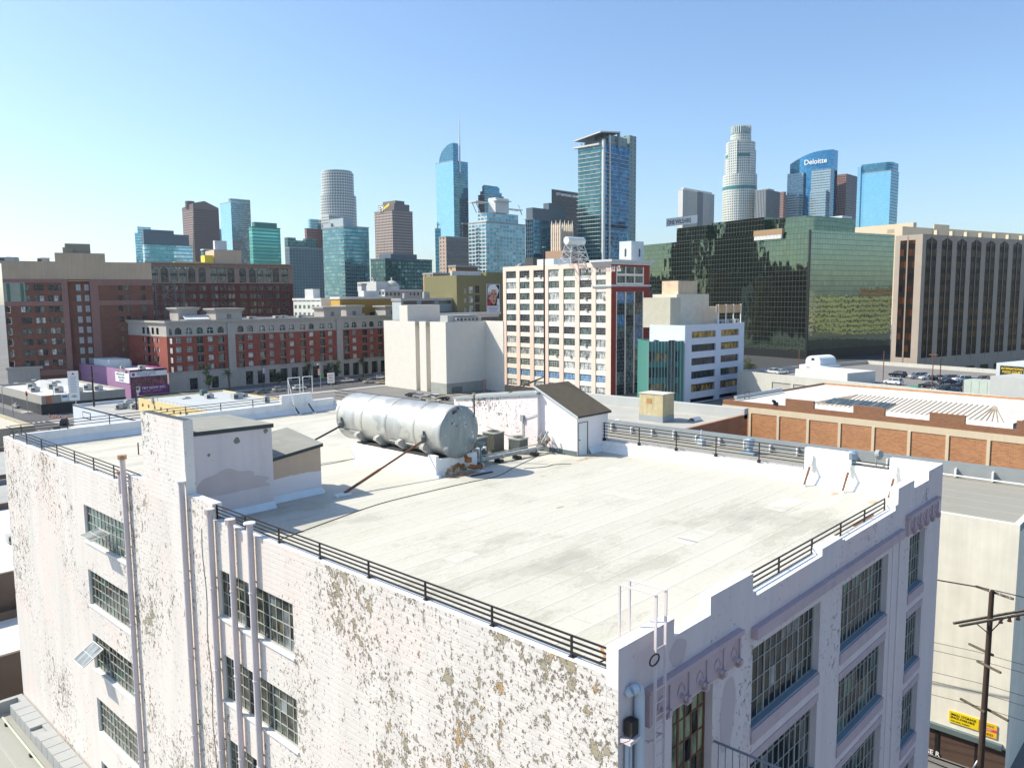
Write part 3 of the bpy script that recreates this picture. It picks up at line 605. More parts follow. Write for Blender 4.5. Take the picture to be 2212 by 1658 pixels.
# tank
TANKM, t_, p_ = _new('aluminium_paint'); oc_ = coord(t_); L_ = t_.links
n_ = noise_(t_, coord(t_, scale=(1, .8, .35)), 1.1, 6, .62); n2_ = noise_(t_, oc_, .9, 3, .5)
pt_ = ramp_(t_, noise_(t_, coord(t_, loc=(3,1,8)), .45, 3, .5), .50, .53)
c_ = mix_(t_, ramp_(t_, n_, .3, .75), (.47,.48,.465), (.29,.30,.29)); c_ = mix_(t_, math_(t_, 'MULTIPLY', pt_, .55), c_, (.60,.59,.52))
L_.new(c_, p_.inputs['Base Color']); p_.inputs['Metallic'].default_value = .35; p_.inputs['Roughness'].default_value = .42
L_.new(bump_(t_, n2_, .3, .03), p_.inputs['Normal'])
ENDM, t_, p_ = _new('tank_end_shaded'); oc_ = coord(t_); L_ = t_.links; sp_ = N(t_, 'ShaderNodeSeparateXYZ'); L_.new(oc_, sp_.inputs[0])
wh_ = ramp_(t_, noise_(t_, coord(t_, loc=(2,2,6)), 1.6, 8, .75), .57, .62); ru_ = ramp_(t_, math_(t_, 'ADD', noise_(t_, oc_, 2.2, 7, .7), math_(t_, 'MULTIPLY', sp_.outputs[2], .07)), .82, .85)
c_ = mix_(t_, ramp_(t_, noise_(t_, coord(t_, scale=(3,1,.5)), 1.2, 5, .6), .3, .8), (.27,.31,.315), (.17,.205,.215)); c_ = mix_(t_, math_(t_, 'MULTIPLY', wh_, .75), c_, (.75,.77,.76)); c_ = mix_(t_, ru_, c_, (.06,.025,.02))  # end greys hold the shade of that side; patches and rust are its own
L_.new(c_, p_.inputs['Base Color']); p_.inputs['Metallic'].default_value = .2; p_.inputs['Roughness'].default_value = .45
TX, TZ, TR, TY0, TY1 = 28.8, 24.27, 1.42, 31.1, 40.6
TO = (TX, TY0, RZ)
tk = thing('water_tank', 'huge riveted silver horizontal tank on a white plinth in the middle of the roof', 'water tank', TO)
b = MB(); b.tube((TX,TY0,TZ), (TX,TY1,TZ), TR, 64, 0, caps=False)
# domed ends
for (yy, s, mi) in ((TY0, -1, 1), (TY1, 1, 0)):
    prev = None
    for k in range(5):
        a = k/4*math.pi/2; rr = TR*math.cos(a)**.6 if k < 4 else 0.001; y = yy+s*.16*math.sin(a)
        ring = [(TX+rr*math.cos(q), y, TZ+rr*math.sin(q)) for q in [2*math.pi*j/48 for j in range(48)]]
        if prev:
            for j in range(48):
                jj = (j+1) % 48; f = [prev[j], prev[jj], ring[jj], ring[j]]
                b.face(f if s < 0 else list(reversed(f)), mi, None, True)
        prev = ring
b.build('shell', [TANKM, ENDM], tk, TO)
seams = [TY0+.08, 33.3, 35.8, 38.1, TY1-.08]
for i, y in enumerate(seams):
    b = MB(); n = 72
    b.tube((TX,y-.06,TZ), (TX,y+.06,TZ), TR+.012, 64, 0); b.tube((TX,y+.06,TZ), (TX,y+.08,TZ), TR+.006, 64, 1)
    for j in range(n):
        a = 2*math.pi*j/n; x = TX+(TR+.014)*math.cos(a); z = TZ+(TR+.014)*math.sin(a)
        b.tube((x,y,z), (x+.03*math.cos(a),y,z+.03*math.sin(a)), .022, 5, 1, caps=True)
    b.build('riveted_seam', [TANKM, mat('dark_rivet', (.27,.25,.21), .6)], tk, TO)  # rivets and seam edge in a darker tone
for (ya, yb, z) in ((38.3, 40.4, -.62), (33.4, 35.7, -.78)):
    b = MB(); a0 = math.asin(z/TR); x = TX-TR*math.cos(a0)
    b.bar((x-.01,ya,TZ+z), (x-.01,yb,TZ+z), .12, .02, 0, up=(1,0,-.5))
    for j in range(24):
        y = ya+(yb-ya)*(j+.5)/24; b.tube((x-.02,y,TZ+z+.03), (x-.06,y,TZ+z+.03), .02, 5, 1); b.tube((x,y,TZ+z-.03), (x-.04,y,TZ+z-.05), .02, 5, 1)
    b.build('riveted_seam', [TANKM, mat('dark_rivet', (.27,.25,.21))], tk, TO)
PL = peel_mat('plinth_paint', (.84,.84,.83), (.5,.36,.2), (.5,.3,.1), amount=-.12, courses=False, chips=.2)
b = MB(); b.box(27.3, 31.3, RZ, 30.3, 38.9, 22.93, 0, bot=False); b.box(27.5, 31.5, 22.93, 30.1, 38.7, 23.02, 1)
b.box(27.22, 31.25, RZ, 27.42, 31.9, 23.15, 0); b.box(27.18, 31.0, RZ, 27.34, 31.25, 22.12, 0)
b.build('plinth', [PL, mat('dark_saddle', (.03,.03,.03))], tk, TO)
CONC = mat('grey_saddle', (.40,.40,.38), .8, var=.15)
for y in (38.4, 36.5, 34.5, 32.4):
    for s in (-1, 1):
        b = MB(); xo = TX+s*1.62; xi = TX+s*1.0
        for (ya, yb) in ((y-.14, y+.14),):
            P = [(xo, TZ-.72), (xo+s*.02, TZ-.86), (TX+s*.95, 22.94), (TX+s*.62, 22.94), (TX+s*.98, TZ-1.05), (TX+s*1.33, TZ-.60)]
            if s > 0: P = list(reversed(P))
            b.face([(p[0], ya, p[1]) for p in P], 0); b.face([(p[0], yb, p[1]) for p in reversed(P)], 0)
            for i in range(len(P)):
                p, q = P[i], P[(i+1) % len(P)]; b.face([(q[0],ya,q[1]), (p[0],ya,p[1]), (p[0],yb,p[1]), (q[0],yb,q[1])], 0)
        b.build('saddle', [CONC], tk, TO)
for (y, fx, fy, mt) in ((32.35, 21.75, 31.75, RUST), (40.0, 21.9, 39.9, BLACKM)):
    b = MB(); a = Vector((fx, fy, RZ+.12)); c = Vector((27.32, y, 23.86)); b.tube(a, a.lerp(c, .42), .075, 10, 0); b.tube(a.lerp(c, .41), c, .058, 10, 0)
    b.build('tie_strut', [mt], tk, TO)
    b = MB(); b.tube((27.32,y,23.72), (27.32,y,24.06), .13, 10, 0); b.tube((27.32,y,24.06), (27.32,y,24.16), .26, 12, 0, r2=.14); b.tube((27.32,y,24.16), (27.32,y,24.38), .05, 8, 0); b.build('strut_collar', [mat('grey_collar', (.12,.13,.13), .6)], tk, TO)
    b = MB(); b.box(fx-.55, fy-.14, RZ+.003, fx+.3, fy+.14, RZ+.12, 0); b.build('strut_foot', [WHITEP], tk, TO)
# rusty outlet pipe at the tank end
b = MB(); b.tube((29.1,31.0,22.95), (29.1,30.75,22.75), .10, 10, 0); b.tube((29.1,30.75,22.85), (29.1,30.75,22.62), .2, 12, 0); b.tube((29.1,30.75,22.62), (29.1,30.75,22.4), .11, 10, 1); b.tube((29.1,30.75,22.4), (29.5,30.6,22.28), .13, 10, 0); b.tube((29.5,30.6,22.28), (30.0,30.6,22.28), .12, 10, 0); b.tube((29.95,30.6,22.28), (30.03,30.6,22.28), .19, 12, 1)
b.build('outlet_pipe', [mat('orange_rust', (.28,.11,.04), .85, var=.5, vs=8), mat('rusty_cream', (.55,.45,.35), .8, var=.4, vs=6)], tk, TO)
RS, t_, p_ = _new('rust_stain'); oc_ = coord(t_); n_ = noise_(t_, oc_, 3.5, 6, .7)
t_.links.new(mix_(t_, ramp_(t_, n_, .42, .66), (.30,.15,.05), (.70,.62,.48)), p_.inputs['Base Color']); p_.inputs['Roughness'].default_value = .8
rnd = random.Random(3)
pts = [(27.95+.95*math.cos(a)*(1+.25*rnd.random())+.6, 30.8+.36*math.sin(a)*(1+.4*rnd.random()), RZ+.006) for a in [2*math.pi*k/22 for k in range(22)]]
b = MB(); b.face(pts, 0); pts = [(28.7+.75*math.cos(a)*(1+.2*rnd.random()), 31.293, RZ+.02+max(0,.42*math.sin(a)*(1+.3*rnd.random()))) for a in [math.pi*k/14 for k in range(15)]]; b.face(list(reversed(pts)), 0)
b.build('rust_stain', [RS], tk, TO)
# grey valve post and funnel
b = MB(); b.tube((29.9,30.6,RZ), (29.9,30.6,23.3), .05, 8); b.tube((29.9,30.6,23.3), (29.9,30.6,23.55), .10, 12, 0, r2=.30); b.tube((29.9,30.6,23.55), (29.9,30.6,23.6), .30, 12); b.tube((29.9,30.6,RZ), (29.9,30.6,RZ+.1), .25, 10, 1, r2=.1)
tag(b.build('valve_post', [mat('blue_grey_steel', (.13,.19,.22), .5), WHITEP], None), 'blue grey post with a funnel head by the tank end', 'post')
b = MB(); b.bar((28.6,30.0,RZ+.04), (30.1,29.9,RZ+.04), .1, .05); tag(b.build('black_bar', [BLACKM], None), 'black flat bar lying on the roof by the rust stain', 'bar')
# thin standpipe with curved branch
b = MB(); b.tube((31.3,32.5,RZ), (31.3,32.5,25.95), .045, 8, 0); b.path([(31.3,32.5,25.9),(31.0,33.4,25.95),(30.6,34.6,25.75),(30.5,36.0,25.3),(30.4,37.0,25.0)], .03, 6, 1); b.tube((31.3,32.5,25.9), (31.3,32.5,26.05), .08, 8, 1); b.path([(31.3,32.5,25.2),(31.0,33.5,25.25),(30.6,35.0,25.2)], .025, 6, 0); b.tube((30.1,32.5,23.3), (30.1,32.5,25.6), .02, 6, 1)
tag(b.build('standpipe', [mat('dark_pipe', (.07,.06,.05), .6), mat('brassy_pipe', (.40,.33,.2), .6)], None), 'thin dark standpipe with curved brass branches behind the tank end', 'pipe')
b = MB(); b.tube((32.6,34.6,RZ), (32.6,34.6,24.1), .09, 10, 0); b.tube((32.6,34.6,24.1), (32.6,34.6,24.35), .17, 10, 1); tag(b.build('flue', [mat('maroon_flue', (.10,.05,.05), .7), mat('flue_cap', (.5,.5,.5))], None), 'dark maroon flue with a grey cap between tank and pink wall', 'flue')
# air conditioners
def condenser(x, y, w, h, c1, c2, label, rz=0.1):
    o = thing('air_conditioner', label, 'air conditioner', (x, y, RZ), rz, 'condenser units beside the tank')
    m, t, p = _new('condenser_fins_'+str(int(x*10))); uv = coord(t, 'Object'); sp = N(t, 'ShaderNodeSeparateXYZ'); t.links.new(uv, sp.inputs[0])
    q = math_(t, 'ADD', math_(t, 'ADD', sp.outputs[0], sp.outputs[1]), math_(t, 'MULTIPLY', sp.outputs[2], .35)); fr = math_(t, 'FRACT', math_(t, 'MULTIPLY', q, 4.2))
    t.links.new(mix_(t, ramp_(t, fr, .35, .65), c1, c2), p.inputs['Base Color']); p.inputs['Roughness'].default_value = .6
    hw = w/2; b = MB()
    b.box(-hw, -hw, .06, hw, hw, h-.08, 0)
    for i in range(14):
        q_ = -hw+w*(i+.5)/14
        for s in (-1, 1): b.box(q_-.012, s*hw-.012, .1, q_+.012, s*hw+.012, h-.1, 1); b.box(s*hw-.012, q_-.012, .1, s*hw+.012, q_+.012, h-.1, 1)
    b.build('casing', [m, mat('fin_grey', (.16,.17,.15), .6)], o)
    b = MB(); b.box(-hw-.03, -hw-.03, h-.08, hw+.03, hw+.03, h, 0); b.tube((0,0,h), (0,0,h+.05), w*.40, 24, 0, caps=False)
    b.tube((0,0,h+.002), (0,0,h+.01), w*.38, 24, 1); b.build('top_panel', [mat('grey_green_metal', (.36,.38,.33), .5), BLACKM], o)
    b = MB()
    for k in range(1, 6): 
        r = w*.38*k/5.5
        for j in range(20): a = 2*math.pi*j/20; c = 2*math.pi*(j+1)/20; b.bar((r*math.cos(a),r*math.sin(a),h+.05), (r*math.cos(c),r*math.sin(c),h+.05), .012, .012)
    b.build('fan_grille', [mat('fin_grey', (.16,.17,.15))], o)
    b = MB(); b.box(-hw-.05, -hw-.05, 0, hw+.05, hw+.05, .06); b.build('base_pad', [mat('wood_pad', (.2,.17,.12), .8)], o)
condenser(34.35, 34.0, .95, 1.25, (.25,.24,.18), (.17,.16,.12), 'tall grey condenser in the middle of the row by the pink wall')
condenser(32.9, 34.0, .95, 1.15, (.10,.14,.15), (.22,.18,.09), 'dark condenser partly hidden by the tank end')
condenser(35.0, 32.5, .85, .95, (.06,.22,.34), (.34,.25,.09), 'small blue and yellow condenser closest to the gabled shed')
condenser(33.9, 36.2, .8, 1.0, (.05,.09,.11), (.10,.11,.11), 'dark blue condenser at the back against the pink wall')
o = thing('mini_split_unit', 'white mini split outdoor unit with a round fan grille in front of the condensers', 'air conditioner', (31.55, 32.3, RZ), .25)
b = MB(); b.box(-.42,-.16,.12,.42,.16,.86,0)
for i in range(9): b.box(-.44, -.15+.0, .18+i*.07, -.42, .15, .21+i*.07, 1)
b.build('casing', [mat('white_casing', (.72,.73,.68), .5), mat('casing_slat', (.2,.2,.18))], o)  # side slats in dark grey
b = MB(); b.tube((.08,-.18,.49), (.08,-.161,.49), .3, 24, 0)
for k in range(1, 6): 
    r = .055*k
    for j in range(18): a = 2*math.pi*j/18; c = 2*math.pi*(j+1)/18; b.bar((.08+r*math.cos(a),-.19,.49+r*math.sin(a)), (.08+r*math.cos(c),-.19,.49+r*math.sin(c)), .01, .01, 1, up=(0,1,0))
b.build('fan_grille', [mat('fan_dark', (.05,.055,.05)), mat('grille_grey', (.3,.3,.28))], o)
b = MB(); b.box(-.4,-.2,0,-.3,.2,.12); b.box(.3,-.2,0,.4,.2,.12); b.build('foot', [BLACKM], o)
# big insulated pipe along the roof to the gabled shed
o = thing('insulated_pipe', 'long grey insulated pipe on low blocks running from the tank to the gabled shed', 'pipe', (30.4,31.95,RZ)); og = (30.4,31.95,RZ)
GP = mat('pipe_lagging', (.36,.38,.37), .75, var=.3, vs=4)
b = MB(); b.tube((30.2,31.7,22.32), (36.1,31.2,22.38), .13, 12, 0); b.path([(30.2,31.95,22.5),(33,31.7,22.5),(36.1,31.4,22.6)], .035, 6, 1)
for x in (31.0, 32.5, 34.0, 35.2): b.tube((x,31.7-(x-30.2)*.085,22.33), (x+.12,31.69-(x-30.2)*.085,22.33), .16, 12, 1)
b.build('pipe', [GP, mat('pipe_band', (.45,.44,.38), .7, var=.3)], o, og)
for x in (30.6, 32.2, 33.6, 35.0): b = MB(); b.box(x-.14, 31.5-(x-30.2)*.085-.16, RZ, x+.14, 31.5-(x-30.2)*.085+.35, RZ+.19); b.build('pipe_block', [BLACKM], o, og)
b = MB(); rnd = random.Random(5); base = Vector((36.2,31.4,22.45))
for k in range(16):
    q = base+Vector((rnd.uniform(-.5,.15), rnd.uniform(-.5,.5), rnd.uniform(-.15,.5))); b.tube(q, q+Vector((rnd.uniform(-.3,.3), rnd.uniform(-.3,.3), rnd.uniform(.05,.45))), rnd.uniform(.025,.08), 7, k % 2)
for x in (35.7, 36.2): b.tube((x,31.5,RZ+.3), (x,31.5,23.1), .03, 6, 1)
b.build('valve_cluster', [GP, mat('rusty_valve', (.2,.15,.11), .7, var=.4)], o, og)
# cables on the roof
for pts, lab in (([(15.4,27.6),(18.2,28.3),(21.65,29.1),(24.5,29.2),(27.7,29.1),(29.6,29.0),(31.7,29.8),(33.5,30.4),(35.0,30.9)], 'thin black cable snaking across the white roof in front of the tank'),
                 ([(19.6,40.6),(22.5,39.4),(25.2,38.6),(27.2,38.7)], 'black cable running to the far corner of the tank plinth'),
                 ([(31.9,29.2),(33.0,28.6),(33.8,28.6),(34.6,28.0)], 'short loose black wire on the roof by the shadow of the tank')):
    P = []
    for i in range(len(pts)-1):
        for k in range(8):
            f = k/8; q0 = pts[max(i-1,0)]; q1 = pts[i]; q2 = pts[i+1]; q3 = pts[min(i+2,len(pts)-1)]
            P.append(tuple(.5*((2*q1[j])+(-q0[j]+q2[j])*f+(2*q0[j]-5*q1[j]+4*q2[j]-q3[j])*f*f+(-q0[j]+3*q1[j]-3*q2[j]+q3[j])*f**3) for j in (0,1))+(RZ+.02,))
    P.append((*pts[-1], RZ+.02)); b = MB(); b.path(P, .016, 5); tag(b.build('roof_cable', [BLACKM], None), lab, 'cable', 'cables on the roof')
# long pink bulkhead with sloping roof and gabled shed
o = thing('ramp_bulkhead', 'long pale pink bulkhead with flaking paint and a sloping felt top behind the tank', 'rooftop structure', (36.24,32,RZ)); og = (36.24,32,RZ)
xa, xb, ya, yb = 36.24, 38.9, 32.0, 39.6; zt = lambda y: 25.58-.117*(y-32)
b = MB(); b.face([(xa,yb,RZ),(xa,ya,RZ),(xa,ya,zt(ya)),(xa,yb,zt(yb))], 0); b.face([(xa,ya,RZ),(xb,ya,RZ),(xb,ya,zt(ya)),(xa,ya,zt(ya))], 0); b.face([(xb,ya,RZ),(xb,yb,RZ),(xb,yb,zt(yb)),(xb,ya,zt(ya))], 1); b.face([(xb,yb,RZ),(xa,yb,RZ),(xa,yb,zt(yb)),(xb,yb,zt(yb))], 1)
b.build('wall', [PINKW, PINKS], o, og)
b = MB(); e = .1; z = [zt(ya)+.09, zt(yb)+.09]
b.face([(xa-e,yb,z[1]),(xa-e,ya-.02,z[0]),(xb,ya-.02,z[0]),(xb,yb,z[1])], 0); b.face([(xa-e,yb,z[1]-.16),(xa-e,ya-.02,z[0]-.16),(xa-e,ya-.02,z[0]),(xa-e,yb,z[1])], 1); b.face([(xa-e,ya-.02,z[0]-.16),(xb,ya-.02,z[0]-.16),(xb,ya-.02,z[0]),(xa-e,ya-.02,z[0])], 1)
b.build('roof', [mat('grey_shingle', (.33,.33,.31), .85, var=.2), mat('grey_fascia', (.30,.35,.37), .6)], o, og)
b = MB(); b.tube((xa-.05,33.2,22.6), (xa-.05,33.2,23.9), .03, 6); b.path([(xa-.05,33.2,23.9),(xa-.05,32.5,24.1),(xa-.05,32.02,24.3)], .02, 6); b.box(xa-.14,33.1,23.75,xa-.003,33.35,24.15); b.path([(xa-.04,33.2,22.9),(xa-.04,34.5,22.7),(xa-.04,36.5,23.1)], .015, 5); b.build('conduit', [mat('conduit_grey', (.35,.36,.36))], o, og)
o = thing('gabled_shed', 'small pale pink rooftop shed with a brown pitched roof and a white door', 'shed', (36.5,29.1,RZ)); og = (36.5,29.1,RZ)
xa, xb, ya, yb = 36.98, 40.6, 29.1, 32.0
xa = 36.5; xb = 39.58
# roof rises from the eave above the door (low y) to a ridge at high y
ze, zr, yr = 24.42, 25.95, 32.4
def zroof(y): return ze+(zr-ze)*(y-ya)/(yr-ya)
b = MB()
b.face([(xa,yr,RZ),(xa,ya,RZ),(xa,ya,zroof(ya)),(xa,yr,zr)], 0); b.face([(xb,ya,RZ),(xb,yr,RZ),(xb,yr,zr),(xb,ya,zroof(ya))], 0); b.face([(xb,yr,RZ),(xa,yr,RZ),(xa,yr,zr),(xb,yr,zr)], 0)
b.wall((xa,ya), (1,0), xb-xa, RZ, zroof(ya), [(.14,RZ+.02,1.02,RZ+1.98)], .06, 0); b.build('wall', [PINKS], o, og)
SH = mat('brown_shingle', (.115,.092,.062), .95, var=.25, vs=2.5, bump=.6, bs=40)
b = MB(); e = .14; zz = lambda y: zroof(y)+.10
b.face([(xa-e,ya-.18,zz(ya-.18)),(xb+e,ya-.18,zz(ya-.18)),(xb+e,yr,zz(yr)),(xa-e,yr,zz(yr))], 0)
b.face([(xa-e,ya-.18,zz(ya-.18)-.12),(xb+e,ya-.18,zz(ya-.18)-.12),(xb+e,ya-.18,zz(ya-.18)),(xa-e,ya-.18,zz(ya-.18))], 1)
b.face([(xa-e,yr,zz(yr)-.14),(xa-e,ya-.18,zz(ya-.18)-.14),(xa-e,ya-.18,zz(ya-.18)),(xa-e,yr,zz(yr))], 2); b.face([(xb+e,ya-.18,zz(ya-.18)-.14),(xb+e,yr,zz(yr)-.14),(xb+e,yr,zz(yr)),(xb+e,ya-.18,zz(ya-.18))], 2)
b.face([(xb+e,yr,zz(yr)-.3),(xa-e,yr,zz(yr)-.3),(xa-e,yr,zz(yr)),(xb+e,yr,zz(yr))], 2)
b.build('roof', [SH, TARD, mat('pale_bargeboard', (.5,.58,.58), .6)], o, og)
b = MB(); b.box(xa+.16, ya+.02, RZ+.03, xa+1.0, ya+.06, RZ+1.96, 0); d = b.build('door', [mat('old_white_door', (.72,.76,.74), .6, var=.12, vs=2, streak=.15)], o, og)
b = MB(); b.box(xa+.12, ya-.03, RZ+.02, xa+.155, ya+.02, RZ+2.0, 0); b.box(xa+1.01, ya-.03, RZ+.02, xa+1.045, ya+.02, RZ+2.0, 0); b.box(xa+.12, ya-.03, RZ+1.985, xa+1.045, ya+.02, RZ+2.02, 0); b.build('door_frame', [mat('brown_jamb', (.22,.17,.13))], o, og)
b = MB(); b.tube((xa+.24,ya+.02,RZ+.95), (xa+.24,ya-.05,RZ+.95), .03, 8); h = b.build('door_handle', [RUST]); h.parent = d; h.location = (0,0,0); 
for v in h.data.vertices: v.co -= Vector(og)
flash([(xa,yr),(xa,ya)], .3, .06).build('flashing', [mat('dark_green_flashing', (.10,.13,.13), .6)], o, og); flash([(xa+1.1,ya),(xb,ya),(xb,yr)], .38, .25).build('flashing', [BLUEW], o, og)
# mast on the bulkhead
b = MB(); b.tube((38.3,33.2,25.2), (38.3,33.2,34.3), .05, 8, 0); b.tube((38.3,33.2,34.3), (38.3,33.2,34.75), .03, 6, 0); b.path([(38.3,33.2,26.4),(38.3,36.5,25.25)], .035, 6, 0); b.path([(38.3,33.2,26.4),(37.3,35.5,25.25)], .035, 6, 0); b.tube((38.1,32.6,25.5), (38.1,32.6,26.0), .03, 6, 0); b.tube((38.3,33.2,34.6), (38.3,33.2,34.68), .12, 10, 1)
tag(b.build('antenna_mast', [mat('rusty_mast', (.035,.02,.018), .7), mat('green_cap', (.12,.3,.25))], None), 'tall thin rusty mast guyed to the top of the pink bulkhead', 'mast')
b = MB(); b.tube((19.2,50.0,RZ), (19.2,50.0,RZ+.75), .04, 6); tag(b.build('roof_stub_pipe', [RUST], None), 'short rusty stub pipe standing on the white roof at the far left', 'pipe')
# corner ladder with hoops
o = thing('roof_ladder', 'pale pink steel ladder climbing over the corner of the street front with two hoops', 'ladder', (15.13,9.75,8)); og = (15.13,9.75,8)
LM = mat('pale_ladder_paint', (.66,.58,.57), .6, var=.15)
for x in (15.13, 15.55):
    b = MB(); b.bar((x,9.72,8), (x,9.72,24.62), .07, .03, 0, up=(1,0,0)); b.bar((x,9.72,24.6), (x,10.75,24.6), .07, .03); b.bar((x,10.75,24.62), (x,10.75,22.0), .05, .05); b.build('stringer', [LM], o, og)
for k in range(46):
    z = 8.2+k*.335
    if z < 23.6: b = MB(); b.tube((15.13,9.72,z), (15.55,9.72,z), .014, 6); b.build('rung', [LM], o, og)
for z in (12.2, 21.0): b = MB(); b.bar((15.13,9.72,z), (14.98,9.99,z), .05, .03); b.bar((15.55,9.72,z), (15.5,9.99,z), .05, .03); b.bar((14.98,9.8,z), (15.5,9.8,z), .05, .02); b.build('wall_bracket', [LM], o, og)
b = MB(); b.path([(15.0+.2*math.cos(a), 9.66, 23.1+.13*math.sin(a*1.0)) for a in [2*math.pi*k/14 for k in range(15)]], .02, 5); tag(b.build('cable_coil', [BLACKM], None), 'black cable coiled and hung on the ladder', 'cable')
# downpipe, junction box on the corner
o = thing('downpipe', 'pale blue painted downpipe with an elbow at the corner of the street front', 'pipe', (14.7,9.84,4))
b = MB(); b.tube((14.7,9.86,4), (14.7,9.86,22.28), .125, 12); b.path([(14.7,9.86,22.28),(14.66,9.84,22.42),(14.55,9.84,22.52),(14.42,9.88,22.5),(14.38,9.98,22.42)], .122, 12); b.tube((14.30,9.93,4), (14.30,9.93,21.4), .05, 8); b.tube((14.43,9.93,4), (14.43,9.93,21.4), .05, 8)
b.build('pipe', [mat('pale_blue_pipe', (.50,.57,.62), .5, var=.15)], o, (14.7,9.84,4))
o = thing('lamp_box', 'small dark floodlight on a bracket at the building corner', 'lamp', (14.35,9.8,21.5)); og = (14.35,9.8,21.5)
b = MB(); b.box(14.2,9.72,21.5,14.46,9.95,21.85); b.build('housing', [BLACKM], o, og); b = MB(); b.box(14.08,9.68,21.36,14.5,9.98,21.45); b.build('bracket', [LM], o, og); b = MB(); b.path([(14.2,9.7,21.6),(14.0,9.65,21.55),(13.9,9.75,21.5),(13.93,9.9,21.4)], .008, 4); b.build('wire', [BLACKM], o, og)
# fire escape railing
o = thing('fire_escape_rail', 'grey railing of a fire escape landing on the street front', 'railing', (18.55,10,18.2)); og = (18.55,10,18.2)
GR = mat('grey_steel', (.20,.23,.27), .5)
b = MB(); b.bar((18.5,9.99,19.45), (18.5,7.6,19.45), .05, .05); b.build('rail', [GR], o, og)
b = MB()
for k in range(11): b.tube((18.5,9.85-k*.21,18.3), (18.5,9.85-k*.21,19.45), .014, 5)
b.bar((18.5,9.99,18.3), (18.5,7.6,18.3), .04, .04); b.build('baluster', [GR], o, og)
# debris in the corner
b = MB(); b.box(14.3,10.42,22.83,14.75,10.55,22.9); b.bar((14.35,10.5,22.95), (14.75,11.0,23.05), .06, .06); b.bar((14.3,10.8,22.9), (14.6,10.45,23.1), .03, .03, 1); tag(b.build('broken_timber', [mat('orange_wood', (.42,.22,.09), .8), BLACKM], None), 'broken orange brown timber in the corner beneath the railing end', 'timber')
b = MB(); b.bar((33.0,10.9,22.55), (30.9,10.9,22.55), .1, .08); tag(b.build('rusty_beam', [mat('brown_beam', (.25,.11,.06), .8, var=.4)], None), 'rusty brown beam resting on the parapet by the right railing', 'beam')
# ---------------------------------------------------------------- city blocks measured from the picture
def cr(a, b): return a[0]*b[1]-a[1]*b[0]
class Bl:
    def __init__(s, name, label, cat, uc, uL, uR, vt, d=None, vb=None, rot=0.0, group=None, z0=0.0, corner=None):
        s.rot = R(rot); s.dX = (math.cos(s.rot), math.sin(s.rot)); s.dY = (-math.sin(s.rot), math.cos(s.rot))
        c = Vector(corner) if corner else (atz(uc, vb, z0) if vb else atd(uc, 640, d))
        s.c = (c[0], c[1]); s.d = c[0]*fw0.x + c[1]*fw0.y
        s.W = s.sR(uR, vt); s.D = s.sL(uL, vt); s.H = s.zc(uc, vt) if vt < 2000 else 10
        s.root = thing(name, label, cat, (s.c[0], s.c[1], 0), s.rot, group)
    def _t(s, D, u, v):
        r = ray(u, v); return -cr(s.c, r)/cr(D, r)
    def sR(s, u, v=650): return s._t(s.dX, u, v)
    def sL(s, u, v=650): return s._t(s.dY, u, v)
    def zc(s, u, v):
        r = ray(u, v); return CAMZ + r.z/r.dot(fw0)*s.d
    def zR(s, u, v):
        t = s.sR(u, v); p = (s.c[0]+s.dX[0]*t, s.c[1]+s.dX[1]*t); r = ray(u, v); return CAMZ + r.z/r.dot(fw0)*(p[0]*fw0.x+p[1]*fw0.y)
    def zL(s, u, v):
        t = s.sL(u, v); p = (s.c[0]+s.dY[0]*t, s.c[1]+s.dY[1]*t); r = ray(u, v); return CAMZ + r.z/r.dot(fw0)*(p[0]*fw0.x+p[1]*fw0.y)
    def shell(s, b, W=None, D=None, H=None, par=.9, th=.35, mi=0, mr=1, x=0, y=0, z0=0, front=(), left=(), dep=.25, mrev=None, skipR=False, skipL=False):
        """four walls, parapet and roof deck of one box of the building, with openings in the two faces seen"""
        W = s.W if W is None else W; D = s.D if D is None else D; H = s.H if H is None else H; mrev = mi if mrev is None else mrev
        if not skipR: b.wall((x, y), (1, 0), W, z0, H, front, dep, mi, mrev)
        if not skipL: b.wall((x, y+D), (0, -1), D, z0, H, left, dep, mi, mrev, off=500)
        b.wall((x+W, y), (0, 1), D, z0, H, (), dep, mi); b.wall((x+W, y+D), (-1, 0), W, z0, H, (), dep, mi)
        b.face([(x,y,H),(x+W,y,H),(x+W-th,y+th,H),(x+th,y+th,H)], mi); b.face([(x+W,y,H),(x+W,y+D,H),(x+W-th,y+D-th,H),(x+W-th,y+th,H)], mi)
        b.face([(x+W,y+D,H),(x,y+D,H),(x+th,y+D-th,H),(x+W-th,y+D-th,H)], mi); b.face([(x,y+D,H),(x,y,H),(x+th,y+th,H),(x+th,y+D-th,H)], mi)
        z = H-par
        b.face([(x+W-th,y+th,z),(x+th,y+th,z),(x+th,y+th,H),(x+W-th,y+th,H)], mi); b.face([(x+W-th,y+D-th,z),(x+W-th,y+th,z),(x+W-th,y+th,H),(x+W-th,y+D-th,H)], mi)
        b.face([(x+th,y+D-th,z),(x+W-th,y+D-th,z),(x+W-th,y+D-th,H),(x+th,y+D-th,H)], mi); b.face([(x+th,y+th,z),(x+th,y+D-th,z),(x+th,y+D-th,H),(x+th,y+th,H)], mi)
        b.face([(x+th,y+th,z),(x+W-th,y+th,z),(x+W-th,y+D-th,z),(x+th,y+D-th,z)], mr)
RFG = mat('city_roof_grey', (.36,.36,.34), .9, var=.3, vs=.25)
RFW = mat('city_roof_white', (.62,.63,.60), .8, var=.2, vs=.3)
FRW = mat('white_sash', (.85,.86,.82), .6, var=.1); FRK = mat('dark_sash', (.05,.055,.055), .6); FRG = mat('grey_sash', (.3,.31,.31), .6)
